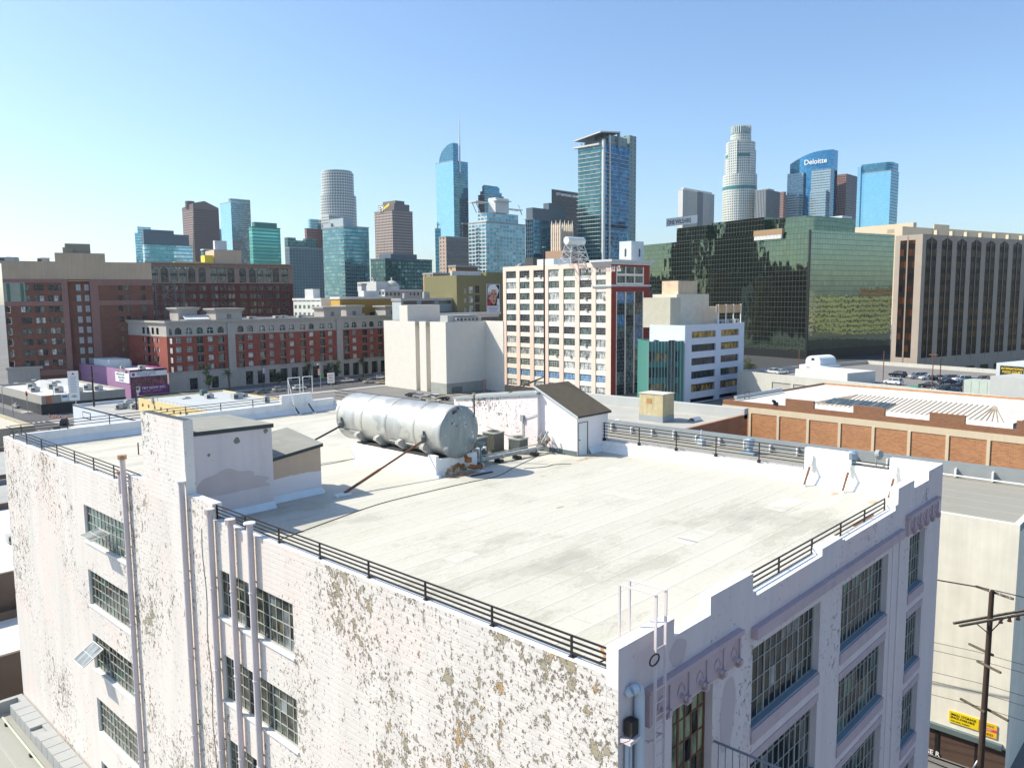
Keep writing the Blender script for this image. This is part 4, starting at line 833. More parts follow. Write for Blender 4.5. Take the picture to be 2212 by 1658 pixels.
GK = glass_mat('dark_window', (.018,.026,.030), .07, spec=.5, var=.8, vs=.9); GKG = glass_mat('green_grey_window', (.06,.10,.09), .10, spec=.9, var=.8, vs=.9)
GL = glass_mat('curtained_window', (.36,.38,.36), .25, spec=.6, var=.6, vs=1.0); GAM = glass_mat('amber_window', (.25,.15,.03), .12, spec=.7, var=.9, vs=.7); GBL = glass_mat('blue_window', (.06,.20,.38), .10, spec=.9, var=.5, vs=1.3)
def cen(cols, wd, rows, ht): return [(c-wd/2, z-ht/2, c+wd/2, z+ht/2) for c in cols for z in rows]
def rooftop_unit(x, y, z, w=2.2, d=1.6, h=1.3, parent=None, m=None, name='rooftop_unit', label=None, rz=0):
    b = MB(); b.box(-w/2,-d/2,.15,w/2,d/2,h); b.box(-w/2+.1,-d/2+.1,0,w/2-.1,d/2-.1,.15,1); b.tube((w*.2,0,h),(w*.2,0,h+.12),d*.32,12,1); b.box(-w/2-.01,-d/2-.02,h*.35,-w*.05,-d/2-.0,h*.8,1)
    o = b.build(name, [m or mat('unit_metal', (.42,.43,.41), .6, var=.15), mat('unit_dark', (.09,.09,.09), .6)], parent); o.location = (x, y, z); o.rotation_euler = (0, 0, rz)
    return o
# ======== brick apartment block with arcade
RB = brick_mat('arcade_brick', (.25,.052,.032), (.31,.07,.042), (.30,.12,.09), .9, .35, mort=.03); STN = mat('arcade_stone', (.42,.39,.35), .8, var=.16, vs=.5, streak=.2)
B = Bl('arcade_apartment_building', 'long red brick apartment block with arched stone top floor and stone arcade along the street', 'building', 366.7, 273, 885, 694, vb=848)
arc = B; X = lambda z: 268.8+z/3.372
Yv = lambda z: 345.6+z/3.372
rw = [B.zR(X(458), Yv(q)) for q in (1310, 1379, 1447, 1514)]; base = B.zR(X(458), Yv(1545)); stone = B.zR(X(458), Yv(1280)); za = B.zR(X(458), Yv(1268))
cw = [378,458,613,905,1060,1208,1353,1491,1668,1794,1918]; cb = [535,690,835,993,1143,1290,1432,1611,1742,1857,2010,2070]
cw = [B.sR(X(q)) for q in cw]; cb = [B.sR(X(q)) for q in cb]
lw = [B.sL(X(q)) for q in (127,194,228,316)]; lbk = [B.sL(X(160))]
front = cen(cw, 2.1, rw, 1.75) + cen(cb, 2.2, [q-.25 for q in rw], 2.5)
arh = [(c-1.15, za, c+1.15, za+2.3) for c in cw+cb]
ground_open = []; s = B.sR(X(860))
while s < B.W-3: ground_open.append((s, .3, s+2.9, base-1.3)); s += 4.75
ground_open += [(B.sR(X(445)), .3, B.sR(X(503)), base-2.2), (B.sR(X(608)), .3, B.sR(X(658)), base-2.2)]
lf = [(B.D-c-.8, z-.85, B.D-c+.8, z+.85) for c in lw for z in rw] + [(B.D-c-1.1, z-1.5, B.D-c+1.1, z+1.0) for c in lbk for z in rw]
b = MB()
def bandwall(P, U, W_, holes):
    b.wall(P, U, W_, 0, base, holes, .8, 1, 1); b.wall(P, U, W_, base, stone, holes, .45, 0, 0); b.wall(P, U, W_, stone, B.H, holes, .35, 1, 1)
bandwall((0,0), (1,0), B.W, front+arh+ground_open); bandwall((0,B.D), (0,-1), B.D, lf+[(B.D-c-1.0, za, B.D-c+1.0, za+2.3) for c in lw+lbk])
b.build('wall', [RB, STN], B.root)
b = MB(); B.shell(b, par=.6, mi=0, mr=1, z0=B.H-.9, x=.05, y=.05, W=B.W-.1, D=B.D-.1); b.build('roof', [STN, RFG], B.root)
b = MB(); b.box(-.7,-.7,B.H-.55,B.W+.3,.03,B.H+.12,0); b.box(-.7,.03,B.H-.55,.03,B.D+.3,B.H+.12,0); b.box(-.35,-.35,B.H-1.0,B.W+.2,-.003,B.H-.553,0); b.box(-.35,-.003,B.H-1.0,-.003,B.D,B.H-.553,0); b.box(-.12,-.12,stone-.1,B.W,-.003,stone+.25,0); b.box(-.12,-.12,base-.15,B.W,-.003,base+.35,0); b.box(-.12,-.003,stone-.1,-.003,B.D,stone+.25,0)
b.build('cornice', [STN], B.root)
for (qa, qb) in ((738, 790), (1535, 1578)):
    b = MB(); sa, sb = B.sR(X(qa)), B.sR(X(qb)); b.box(sa,-.5,0,sb,-.003,B.H-1.1,0); b.build('pilaster', [STN], B.root)
wi = Windows(B.root)
for c in cw:
    for z in rw: wi.put((0,0),(1,0),c-1.05,z-.875,.3,('aw',),(lambda: win_flat(2.1,1.75,4,2,.12,.10)),[FRW, GL if random.random()<.3 else GK])
for c in cb:
    for z in rw: wi.put((0,0),(1,0),c-1.1,z-1.5,.44,('ab',),(lambda: win_flat(2.2,2.5,2,1,.08,.08)),[FRG, GK if random.random()<.7 else GKG],'balcony_door')
for c in cw+cb: wi.put((0,0),(1,0),c-1.15,za,.3,('aa',),(lambda: win_arch(2.3,2.3)),[FRW if random.random()<.5 else FRK, GKG if random.random()<.5 else GK],'arched_window')
for g in ground_open: wi.put((0,0),(1,0),g[0],g[1],.75,('ag',round(g[2]-g[0],1)),(lambda g=g: win_flat(g[2]-g[0],g[3]-g[1],2,3,.1,.1)),[FRK, GK],'shop_window')
for c in lw:
    for z in rw: wi.put((0,B.D),(0,-1),B.D-c-.8,z-.85,.3,('al',),(lambda: win_flat(1.6,1.7,2,2,.12,.10)),[FRW, GL])
for c in lw+lbk: wi.put((0,B.D),(0,-1),B.D-c-1.0,za,.3,('aal',),(lambda: win_arch(2.0,2.3)),[FRK, GK],'arched_window')
for z in rw: wi.put((0,B.D),(0,-1),B.D-lbk[0]-1.1,z-1.5,.44,('ab',),(lambda: win_flat(2.2,2.5,2,1,.08,.08)),[FRG, GK],'balcony_door')
wi.build()
# dark spandrels that square off the arch heads
b = MB()
for c in cw+cb:
    n = 8
    for sgn in (-1, 1):
        pts = [(c+sgn*1.15, -.004, za+1.15)] + [(c+sgn*1.15*math.cos(a), -.004, za+1.15+1.15*math.sin(a)) for a in [math.pi/2*k/n for k in range(n+1)]] + [(c+sgn*1.15, -.004, za+2.3)]
        pts = [pts[-1]]+pts[1:-1]
        for i in range(1, len(pts)-1):
            t = [pts[0], pts[i], pts[i+1]]; b.face(t if sgn < 0 else t[::-1], 0)
b.build('arch_spandrel', [STN], B.root)
b = MB()
for c in cb:
    for z in rw: b.box(c-1.2,-.12,z-1.65,c+1.2,-.004,z-1.5,0)
o = b.build('balcony_ledge', [STN], B.root); o['kind'] = 'stuff'
def pavilion(qa, qb, ytop, back=0):
    sa, sb = B.sR(X(qa)), B.sR(X(qb)); zt = B.zR(X(qa), Yv(ytop)); dd = 7; b = MB(); y0 = back
    b.box(sa,y0,B.H-.6,sb,y0+dd,zt-1.1,0); b.box(sa-.5,y0-.5,zt-1.1,sb+.5,y0+dd+.5,zt-.5,0); b.box(sa-.9,y0-.9,zt-.5,sb+.9,y0+dd+.9,zt,0); b.box((sa+sb)/2-.8,y0-.1,B.H+.4,(sa+sb)/2+.8,y0-.004,B.H+2,1)
    b.build('roof_pavilion', [STN, mat('stone_dark', (.2,.18,.16))], B.root)
pavilion(660, 850, 1080); pavilion(1450, 1575, 1068); pavilion(1655, 1770, 1058, 4); pavilion(1900, 1995, 1060); pavilion(470, 610, 1075, 9)
for k, (q, yy) in enumerate(((960, 4), (1160, 5), (1340, 6), (1240, 9), (1800, 8))): rooftop_unit(B.sR(X(q)), yy, B.H-.6, 3, 2, 1.5, B.root)
b = MB(); s0 = B.sR(X(470)); b.box(s0,3,B.H-.6,s0+9,8,B.H+.3,1); 
for i in range(12): b.bar((s0+i*.75,3.0,B.H+.35), (s0+1.2+i*.75,8,B.H+1.8), .65, .06, 0)
b.build('skylight', [RFW, FRG], B.root)
# ======== left brick tower block with cream top
X1f = lambda z: z/3.372
Y1f = lambda z: 430.1+z/3.372
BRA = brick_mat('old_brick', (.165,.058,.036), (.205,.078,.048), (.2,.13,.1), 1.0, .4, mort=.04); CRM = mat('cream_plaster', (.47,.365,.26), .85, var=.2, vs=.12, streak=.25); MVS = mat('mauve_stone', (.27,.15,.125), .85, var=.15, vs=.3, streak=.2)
B = Bl('brick_loft_building', 'large dark brick loft building with a blank cream top floor at the far left', 'building', 8, -60, 326, 563, d=272, rot=-16)
H0 = B.H; zband = B.zR(X1f(300), Y1f(582)); B.D = 28
rows = [B.zR(X1f(400), Y1f(q)) for q in (643, 722, 801, 881, 957, 1035, 1112, 1190)]
cA = [165,205,270,308,372,412,452]; cB = [578,638]; cC = [878,932,1048]; cD = [52]
A_ = [B.sR(X1f(q)) for q in cA]; B_ = [B.sR(X1f(q)) for q in cB]; C_ = [B.sR(X1f(q)) for q in cC]; D_ = [B.sR(X1f(q)) for q in cD]
ra, rb = B.sR(X1f(500)), B.sR(X1f(660))
holes = cen(A_, 1.45, rows, 2.1)+cen(C_, 1.4, rows, 2.0)+cen(D_, 1.6, rows, 2.2)
b = MB(); rec = (ra, 6, rb, zband-.6)
b.wall((0,0), (1,0), B.W, 0, zband, holes+[rec], .3, 0, 0); b.wall((0,0), (1,0), B.W, zband, H0, (), .3, 1)
b.wall((ra,1.6), (1,0), rb-ra, 6, zband-.6, [(h[0]-ra, h[1], h[2]-ra, h[3]) for h in cen(B_, 1.5, [r+.0 for r in rows], 2.3)], .3, 0)
b.face([(ra,0,6),(ra,1.6,6),(ra,1.6,zband-.6),(ra,0,zband-.6)], 0); b.face([(rb,1.6,6),(rb,0,6),(rb,0,zband-.6),(rb,1.6,zband-.6)], 0); b.face([(ra,.0,6),(rb,0,6),(rb,1.6,6),(ra,1.6,6)], 0)
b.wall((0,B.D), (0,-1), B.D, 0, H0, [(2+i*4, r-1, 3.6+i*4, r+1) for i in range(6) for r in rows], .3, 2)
b.wall((B.W,0), (0,1), B.D, 0, H0, (), .3, 0); b.face([(0,0,H0-.6),(B.W,0,H0-.6),(B.W,B.D,H0-.6),(0,B.D,H0-.6)], 3); b.wall((B.W-.3,.3),(-1,0),B.W-.6,H0-.6,H0,(),.1,1); b.face([(0,0,H0),(B.W,0,H0),(B.W,.3,H0),(0,.3,H0)],1)
b.build('wall', [BRA, CRM, brick_mat('sunlit_side_brick', (.40,.17,.09), (.45,.2,.11), (.4,.25,.17), 1.0, .4), RFG], B.root)  # left side brick is a brighter copy, sunlight set into its colour
b = MB()
b.box(ra-1.9,-.25,0,ra-.003,-.003,zband+.01,0); b.box(rb+.003,-.25,6,rb+2.7,-.003,zband+.01,0); b.box(0,-.2,zband-1.2,ra-1.91,-.003,zband,0); b.box(rb+2.71,-.2,zband-2.2,B.W,-.003,zband-.1,0)
z5 = (rows[1]+rows[2])/2; b.box(0,-.2,z5-.6,ra-1.91,-.003,z5+.9,0); b.box(rb+2.71,-.2,z5-.7,B.W,-.003,z5+1.0,0); b.box(2,-.35,rows[7]-4.4,ra-1.91,-.003,rows[7]-2.4,0)
b.build('stone_band', [MVS], B.root)
b = MB(); b.box(-.6,-.8,0,9,-.3,rows[7]-1.8,0); b.box(-1.0,-1.2,rows[7]-1.8,10,-.1,rows[7]-.9,0); b.build('portal', [STN], B.root)
b = MB(); b.box(0,-.15,rows[1]-2.2,6.4,-.01,rows[0]+2.4,0); b.box(1.0,-.2,rows[1]-1,2.0,-.151,rows[0]+1.5,1); b.box(5.0,-.2,rows[1]-1,6.0,-.151,rows[0]+1.5,1); b.build('corner_panel', [mat('grey_green_stone', (.30,.33,.27), .8), mat('green_tile', (.07,.16,.11))], B.root)
wi = Windows(B.root)
for c in A_:
    for z in rows: wi.put((0,0),(1,0),c-.725,z-1.05,.25,('b1',),(lambda: win_flat(1.45,2.1,1,2,.09,.09)),[FRK, random.choice([GKG,GK,GK,GKG,GL])])
for c in C_+D_:
    for z in rows: wi.put((0,0),(1,0),c-.7,z-1.0,.25,('b2',),(lambda: win_flat(1.4,2.0,1,2,.09,.09)),[FRK, random.choice([GKG,GK,GK])])
for c in B_:
    for z in rows: wi.put((0,1.6),(1,0),c-.75,z-1.15,.2,('b3',),(lambda: win_flat(1.5,2.3,2,2,.10,.09)),[FRG, mat('pale_blind', (.42,.48,.52), .4)])
for i in range(6):
    for r in rows: wi.put((0,B.D),(0,-1),2+i*4,r-1,.25,('b4',),(lambda: win_flat(1.6,2.0,1,2)),[FRK, GK])
wi.build()
b = MB(); sa, sb = B.sR(X1f(422)), B.sR(X1f(785)); zt = B.zR(X1f(600), Y1f(393)); b.box(sa,-.02,H0-.02,sb,7,zt,0); zt2 = B.zR(X1f(600), Y1f(338)); b.box(B.sR(X1f(505)),6,zt,B.sR(X1f(690)),14,zt2+1,1); b.box(B.sR(X1f(485)),5,zt,B.sR(X1f(560)),6.8,zt+2.2,1)
b.build('penthouse', [CRM, mat('penthouse_grey', (.26,.25,.2), .8)], B.root)
for q, l in ((60, 0), (110, 1), (330, 2), (360, 3)): rooftop_unit(B.sR(X1f(q)), 5+l, H0-.6, 5-l, 3, 2.0, B.root)
brickA = B
# ======== brick building with arched upper windows
BRB = brick_mat('dark_red_brick', (.12,.026,.018), (.15,.036,.024), (.15,.07,.055), 1.0, .4, mort=.04); TERR = mat('terracotta_top', (.34,.235,.18), .85, var=.22, vs=.4, streak=.15)
B = Bl('arched_brick_building', 'dark brick building with pale arched top windows and zigzag fire escapes behind the arcade block', 'building', 318, 250, 631, 566, d=372, rot=-11)
rt = [B.zR(X(500), Yv(q)) for q in (812, 870)]; rr = [B.zR(X(500), Yv(q)) for q in (933, 993, 1052, 1108, 1165)]; zs = B.zR(X(500), Yv(898))
cs = [B.sR(X(q)) for q in (227,303,370,437,500,575,662,723,785,870,940,995,1055,1110,1177)]
b = MB(); hp = [(c-1.6+k*1.7, z-1.15, c-.1+k*1.7, z+1.15) for c in cs for k in (0,1) for z in rr]
b.wall((0,0),(1,0),B.W,0,zs,hp,.3,0); b.wall((0,0),(1,0),B.W,zs,B.H,[(c-1.65, rt[1]-1.4, c+1.65, rt[0]+2.0) for c in cs],.4,1)
b.wall((0,40),(0,-1),40,0,B.H,(),.3,0); b.wall((B.W,0),(0,1),40,0,B.H,(),.3,0); b.face([(0,0,B.H-.5),(B.W,0,B.H-.5),(B.W,40,B.H-.5),(0,40,B.H-.5)],2)
b.build('wall', [BRB, TERR, RFG], B.root)
b = MB(); b.box(-.4,-.8,B.H-.5,B.W+.4,.3,B.H+.1,0)
i = 0
while i*1.1 < B.W-1: b.tube((i*1.1+.5,-.15,B.H-2.0),(i*1.1+.5,-.003,B.H-2.0),.36,8,1,caps=True); b.box(i*1.1+.4,-.6,B.H-.95,i*1.1+.65,-.003,B.H-.52,0); i += 1
b.build('cornice', [TERR, mat('terracotta_dark', (.24,.13,.1))], B.root)
wi = Windows(B.root)
for c in cs: wi.put((0,0),(1,0),c-1.65,rt[1]-1.4,.35,('c1',),(lambda: win_arch(3.3, rt[0]-rt[1]+3.4)),[TERR, GK if random.random()<.6 else GKG],'arched_window')
for c in cs:
    for z in rr:
        for k in (0,1): wi.put((0,0),(1,0),c-1.6+k*1.7,z-1.15,.22,('c2',),(lambda: win_flat(1.5,2.3,1,2,.13,.10)),[mat('brownish_sash', (.30,.25,.21)), GK if random.random()<.7 else GKG])
wi.build()
b = MB()
for c in cs: b.box(c-1.6,-.06,rt[0]-1.9,c+1.6,-.003,rt[0]-1.0,0)
b.build('spandrel_panel', [FRK], B.root)
for q in (723, 1177):
    s0 = B.sR(X(q)); b = MB(); zs_ = [rt[0]-1.3]+[r-1.4 for r in rr]
    for z in zs_: b.box(s0-2,-1.5,z-.08,s0+2,-.02,z,0); [b.bar((s0-2+k*.5,-1.5,z),(s0-2+k*.5,-1.5,z+1),.04,.04) for k in range(9)]; b.bar((s0-2,-1.5,z+1),(s0+2,-1.5,z+1),.06,.06)
    for k in range(len(zs_)-1): b.bar((s0-1.5,-1.2,zs_[k]),(s0+1.5,-1.2,zs_[k+1]),.3,.08)
    b.build('fire_escape', [mat('brown_iron', (.2,.13,.1), .8)], B.root)
b = MB(); b.box(B.sR(X(695)),6,B.H-.5,B.sR(X(893)),22,B.zR(X(800),Yv(652)),0); b.build('penthouse', [mat('peach_plaster', (.55,.42,.3), .8)], B.root)
b = MB(); b.box(B.sR(X(620)),5,B.H-.5,B.sR(X(686)),12,B.zR(X(650),Yv(690)),0); b.box(B.sR(X(395)),4,B.H-.5,B.sR(X(620)),8,B.H+.6,0); b.build('penthouse', [mat('yellow_plaster', (.72,.55,.06), .8)], B.root)
b = MB(); b.box(B.sR(X(800)),24,B.H-.5,B.sR(X(890)),30,B.zR(X(850),Yv(645))+.6,0); b.build('penthouse', [BRA], B.root)
# scaffold stair between the two brick buildings
o = thing('scaffold_stair', 'tall metal scaffold stair in the gap between the two brick buildings', 'scaffold', (brickA.c[0]+brickA.dX[0]*(brickA.W+1), brickA.c[1]+brickA.dX[1]*(brickA.W+1), 0), R(-14))
b = MB(); 
for x in (0, 3, 7, 10): 
    for y in (0, 2.5): b.tube((x,y,0),(x,y,38),.09,5)
for k in range(11):
    z = 2+k*3.5; b.box(0,0,z,10,2.5,z+.12); b.bar((0,-.05,z+1),(10,-.05,z+1),.08,.08); b.bar((3.2 if k%2 else 7,0,z),(7 if k%2 else 3.2,0,z+3.5),.5,.15)
b.build('frame', [mat('scaffold_grey', (.16,.17,.17), .6)], o)
# ======== peach loft tower with red corner
X5 = lambda z: 1036.9+z/3.722
Y5 = lambda z: 522.3+z/3.722
PCH = mat('peach_paint', (.84,.635,.52), .8, var=.06, vs=.3, streak=.06); CRMW = mat('cream_spandrel', (.82,.77,.66), .8, var=.06, vs=.3, streak=.05); REDP = mat('red_paint', (.27,.035,.025), .7, var=.12, vs=.3); GRYB = mat('grey_base', (.22,.23,.23), .8, var=.2)
B = Bl('peach_loft_tower', 'peach and cream loft tower with a dark red corner and white roof tank', 'building', 1319, 1086, 1403.6, 565, vb=855.5, rot=-4)
cl = [(210,290),(318,398),(430,513),(548,635),(670,762),(798,895),(930,1010)]; colL = [(B.D-B.sL(X5(a)), B.D-B.sL(X5(c))) for a, c in cl]
zt = [B.zL(X5(970), Y5(q)) for q in (208,303,402,497,592,690,787,882,980,1075,1170)]; hh = abs(zt[2]-B.zL(X5(970), Y5(462)))
zb = B.zL(X5(970), Y5(1232)); top0 = B.H-.3
b = MB(); bays = [(a-.05, zb, c+.05, zt[0]+.2) for a, c in colL]
b.wall((0,B.D),(0,-1),B.D,zb,B.H,bays,.18,0,0); 
wh = [(a+.0, z-hh, c, z) for a, c in colL for z in zt]; b.wall((.18,B.D-.01),(0,-1),B.D-.02,zb,zt[0]+.3,wh,.25,1,1)
b.wall((0,B.D),(0,-1),B.D,0,zb,[(a, 1, c, zb-1) for a, c in colL],.25,2,2)
ox0, ox1 = B.sR(X5(1098)), B.sR(X5(1312)); zo = [B.zR(X5(1205), Y5(q)) for q in (400,1222,200,347)]; zbr = zb
b.wall((0,0),(1,0),B.W,zb,B.H,[(ox0,zo[1],ox1,zo[0]),(ox0,zo[3],ox1,zo[2])],.25,3,1); b.wall((0,0),(1,0),B.W,0,zb,(),.2,2)
b.wall((B.W,0),(0,1),B.D,0,B.H,(),.2,0); b.wall((B.W,B.D),(-1,0),B.W,0,B.H,(),.2,0)
b.build('wall', [PCH, CRMW, GRYB, REDP], B.root)
b = MB(); B.shell(b, par=.7, z0=B.H-.01, mi=0, mr=1); b.build('roof', [PCH, RFW], B.root)
b = MB(); dd = B.sL(X5(1053))*0+B.D-B.sL(X5(897)) ; yl = B.sL(X5(900)); b.box(-1.2,-1.2,B.H+.0,B.W+1.2,-.003,B.H+.7,0); b.box(-1.2,-.003,B.H,-.003,yl,B.H+.7,0); b.box(-.7,-.7,B.H-.8,B.W+.7,-.003,B.H-.003,0); b.box(-.7,-.003,B.H-.8,-.003,yl,B.H-.003,0)
zl = B.zR(X5(1205), Y5(352)); b.box(-.4,-.4,zl-.3,B.W+.4,-.003,zl+.35,0); b.box(-.4,-.003,zl-.3,-.003,yl,zl+.35,0)
b.build('cornice', [mat('grey_white_cornice', (.55,.57,.57), .7)], B.root)
wi = Windows(B.root)
for ri, z in enumerate(zt):
    for a, c in colL:
        g = GBL if ri == 9 else (GL if ri in (7,8,10) and random.random() < .8 else (GL if random.random() < .25 else random.choice([GK,GKG,GKG])))
        wi.put((.18,B.D-.01),(0,-1),a+.02,z-hh+.02,.2,('p1',round(c-a,1)),(lambda a=a, c=c: win_flat(c-a-.04,hh-.04,6,3,.07,.06)),[FRG if ri < 8 else FRW, g])
n = 3; ww_ = (ox1-ox0)/n
for j in range(n):
    for k in range(9):
        za_ = zo[1]+(zo[0]-zo[1])*k/9; hb = (zo[0]-zo[1])/9; wi.put((0,0),(1,0),ox0+j*ww_+.22,za_+.05,.22,('p2',),(lambda hb=hb: win_flat(ww_-.44,hb-.1,4,3,.05,.05)),[FRG, random.choice([GK,GKG,GBL,GKG])],'corner_window')
    for k in range(2):
        hb = (zo[2]-zo[3])/2; wi.put((0,0),(1,0),ox0+j*ww_+.22,zo[3]+hb*k+.7,.22,('p3',),(lambda hb=hb: win_flat(ww_-.44,hb-.75,4,3,.05,.05)),[FRG, GKG],'corner_window')
wi.build()
b = MB()
for j in range(4): x = ox0+j*ww_; b.box(x-.2,-.03,zo[1],x+.2,.24,zo[0],0); b.box(x-.2,-.03,zo[3],x+.2,.24,zo[2],0)
for k in range(2): hb = (zo[2]-zo[3])/2; b.box(ox0+.21,.0,zo[3]+hb*k,ox1-.21,.23,zo[3]+hb*k+.68,0)
b.build('mullion', [CRMW], B.root)
for k, (ri, ci) in enumerate(((0,1),(0,2),(2,5),(2,6),(3,5),(6,5),(7,3),(7,4),(7,5))):
    a, c = colL[ci]; zz_ = zt[ri]-hh+.1; bb = MB(); bb.box(-.45, -.5, 0, .1, .4, .5, 0); o = bb.build('window_cooler', [mat('cooler_beige', (.42,.36,.27), .7)], B.root); o.location = (0.1, B.D-(a+c)/2-1.0+.5*(k % 3), zz_)
# faded lettering strip, tank on lattice stand, lift house
b = MB(); rnd = random.Random(8)
for row in range(2):
    x = 0
    while x < 17:
        w_ = rnd.uniform(.35,.7); b.box(-.012,-0.0,0,0,0,0) if False else None
        b.face([(-.006, B.sL(X5(800))-x-w_, B.H-2.1-row*1.0),(-.006, B.sL(X5(800))-x-w_, B.H-1.3-row*1.0),(-.006, B.sL(X5(800))-x, B.H-1.3-row*1.0),(-.006, B.sL(X5(800))-x, B.H-2.1-row*1.0)][::-1], 0) if rnd.random() < .8 else None
        x += w_+.2
b.build('faded_lettering', [mat('faded_grey_paint', (.47,.43,.40), .8, var=.5, vs=6)], B.root)
TKW = mat('roof_tank_white', (.70,.72,.70), .5, var=.1)
def atp(u, v, y):   # local x,z of a pixel on the plane local y
    r = ray(u, v); c = B.c; q0 = (c[0]+B.dY[0]*y, c[1]+B.dY[1]*y); t = -cr(q0, r)/cr(B.dX, r); p = (q0[0]+B.dX[0]*t, q0[1]+B.dX[1]*t); return t, CAMZ+r.z/r.dot(fw0)*(p[0]*fw0.x+p[1]*fw0.y)
X3 = lambda z: 883.3+z/3.854
Y3 = lambda z: 230.4+z/3.854
yk = 16; (x0, z0_), (x1, z1_) = atp(X3(1310), Y3(1145), yk), atp(X3(1450), Y3(1090), yk)
tx = (x0+x1)/2; tl = abs(x1-x0)
o = thing('roof_tank', 'white horizontal tank on a tall steel lattice stand on the peach tower roof', 'water tank', (B.c[0]+B.dX[0]*tx+B.dY[0]*yk, B.c[1]+B.dX[1]*tx+B.dY[1]*yk, B.H-.7), B.rot)
hz = B.H-.7; zc_ = (z0_+z1_)/2-hz; rr_ = abs(z1_-z0_)/2
b = MB(); b.tube((-tl/2,0,zc_),(tl/2,0,zc_),rr_,24); b.build('tank', [TKW], o)
b = MB(); zb_ = zc_-rr_
for (sx, sy) in ((-1,-1),(1,-1),(1,1),(-1,1)): b.bar((sx*tl*.62,sy*2.6,0),(sx*tl*.36,sy*1.4,zb_),.22,.22)
for k in range(3):
    f0, f1 = k/3, (k+1)/3
    for a_, c_ in (((-1,-1),(1,-1)),((1,-1),(1,1)),((1,1),(-1,1)),((-1,1),(-1,-1))):
        P = lambda q, f: (q[0]*(tl*.62*(1-f)+tl*.36*f), q[1]*(2.6*(1-f)+1.4*f), zb_*f)
        b.bar(P(a_,f1),P(c_,f1),.14,.14); b.bar(P(a_,f0),P(c_,f1),.1,.1); b.bar(P(c_,f0),P(a_,f1),.1,.1)
b.build('stand', [mat('lattice_white', (.55,.57,.58), .6)], o)
b = MB(); y_ = 3; xa_, zq = atp(X3(1852), Y3(1117), y_); xb_, _ = atp(X3(1955), Y3(1117), y_); b.box(xa_,y_,B.H-.7,xb_,y_+5,zq,0); b.box(xa_-.02,y_+2,zq-5,xa_-.003,y_+2.8,zq-2.4,1); b.box(xa_*.4+xb_*.6,y_-.02,zq-5,xa_*.4+xb_*.6+.8,y_-.003,zq-2.4,1); b.build('lift_house', [mat('lift_house_white', (.56,.64,.66), .7), FRK, mat('dark_opening', (.1,.12,.12))], B.root)
b = MB(); b.box(3,28,B.H-.7,12,36,B.H+2.2,0); b.box(3,38,B.H-.7,6,42,B.H+3.0,1); b.build('lift_house', [mat('lift_house_white', (.56,.64,.66)), FRK], B.root)
for k in range(5): rooftop_unit(4+k*1.7, 46+k*1.2, B.H-.7, 2, 2, 1.2+.4*(k % 3), B.root, m=mat('unit_grey', (.3,.32,.33)))
peach = B
# ======== blank white building
XB = lambda z: 814.2+z/7.197
YB = lambda z: 645.2+z/7.197
BWH = brick_mat('painted_blockwork', (.70,.665,.585), (.73,.69,.61), (.64,.61,.55), 1.6, .5, big=.06, mort=.05); BWL = mat('patch_concrete', (.40,.38,.33), .85, var=.2, vs=.4)
B = Bl('blank_white_building', 'big windowless cream white building with tall recessed grooves in front of the brick arcade block', 'building', XB(1060), XB(105), XB(1685), YB(362), d=258, rot=-4)
H = B.H; b = MB()
yA = B.sL(XB(890)); # nearest piece
gx = 3.0
y1, y2, y3, yl = B.sL(XB(890)), B.sL(XB(775)), B.sL(XB(680)), B.sL(XB(585))
# pieces of the saw-tooth left side: (x offset, y from, y to)
ys = [0, y1*.96, y1*.96+ (y2-y1)*0]
def L(xa, ya, xb_, yb_, z1=H, mi=0): 
    d = Vector((xb_-xa, yb_-ya)); l = d.length; b.wall((xa,ya),(d.x/l,d.y/l),l,0,z1,(),.1,mi)
e1, e2 = y1, y2
# left side, going from the far end to the near corner
Dz = B.D
L(0,Dz,0,yl*0+B.sL(XB(585)))
g = 3.2; c1, c2 = B.sL(XB(680)), B.sL(XB(775))
pa_, pb_ = B.sL(XB(585)), B.sL(XB(1060-170)) 
ya1 = pa_; ya2 = pa_-2.4; ya3 = ya2-3.6; ya4 = ya3-2.4
L(0,ya1,g,ya1); L(g,ya1,g,ya2-.0); L(g,ya2,0,ya2)
L(0,ya2,0,ya3); L(0,ya3,g,ya3); L(g,ya3,g,ya4); L(g,ya4,0,ya4); L(0,ya4,0,0)
q0 = (B.c[0]+B.dX[0]*B.W, B.c[1]+B.dX[1]*B.W); rr_ = ray(XB(1962), 690); T2 = cr(q0, rr_)/cr(B.dY, rr_)
L(0,0,B.W,0); L(B.W,0,B.W,-T2); L(B.W,-T2,B.W+.4,-T2); L(B.W+.4,-T2,B.W+.4,Dz); L(B.W+.4,Dz,0,Dz)
b.face([(0,0,H-.3),(B.W,0,H-.3),(B.W,Dz,H-.3),(0,Dz,H-.3)],1); b.face([(B.W,-T2,H),(B.W+.4,-T2,H),(B.W+.4,0,H),(B.W,0,H)],0)
b.build('wall', [BWH, RFG], B.root)
b = MB(); yp = B.sL(XB(470)); yq = B.sL(XB(345)); zp = B.zL(XB(470), YB(100)); xw = 14; b.box(0.02,yp,H-.3,xw,yq,zp,0); b.build('penthouse', [BWH], B.root)
b = MB(); b.box(4,4,H-.3,16,8,B.zc(XB(1100),YB(265)),0); b.build('penthouse', [mat('grey_plaster', (.42,.44,.42), .8)], B.root)
b = MB(); s0, s1 = B.sR(XB(1140)), B.sR(XB(1305)); za_, zb_ = B.zR(XB(1220),YB(1465)), B.zR(XB(1220),YB(1370)); b.box(s0,-.03,za_,s1,.02,zb_,0)
for k in range(9): b.box(s0,-.06,za_+(zb_-za_)*k/9,s1,-.031,za_+(zb_-za_)*(k+.4)/9,1)
b.build('louvre', [FRK, FRG], B.root)
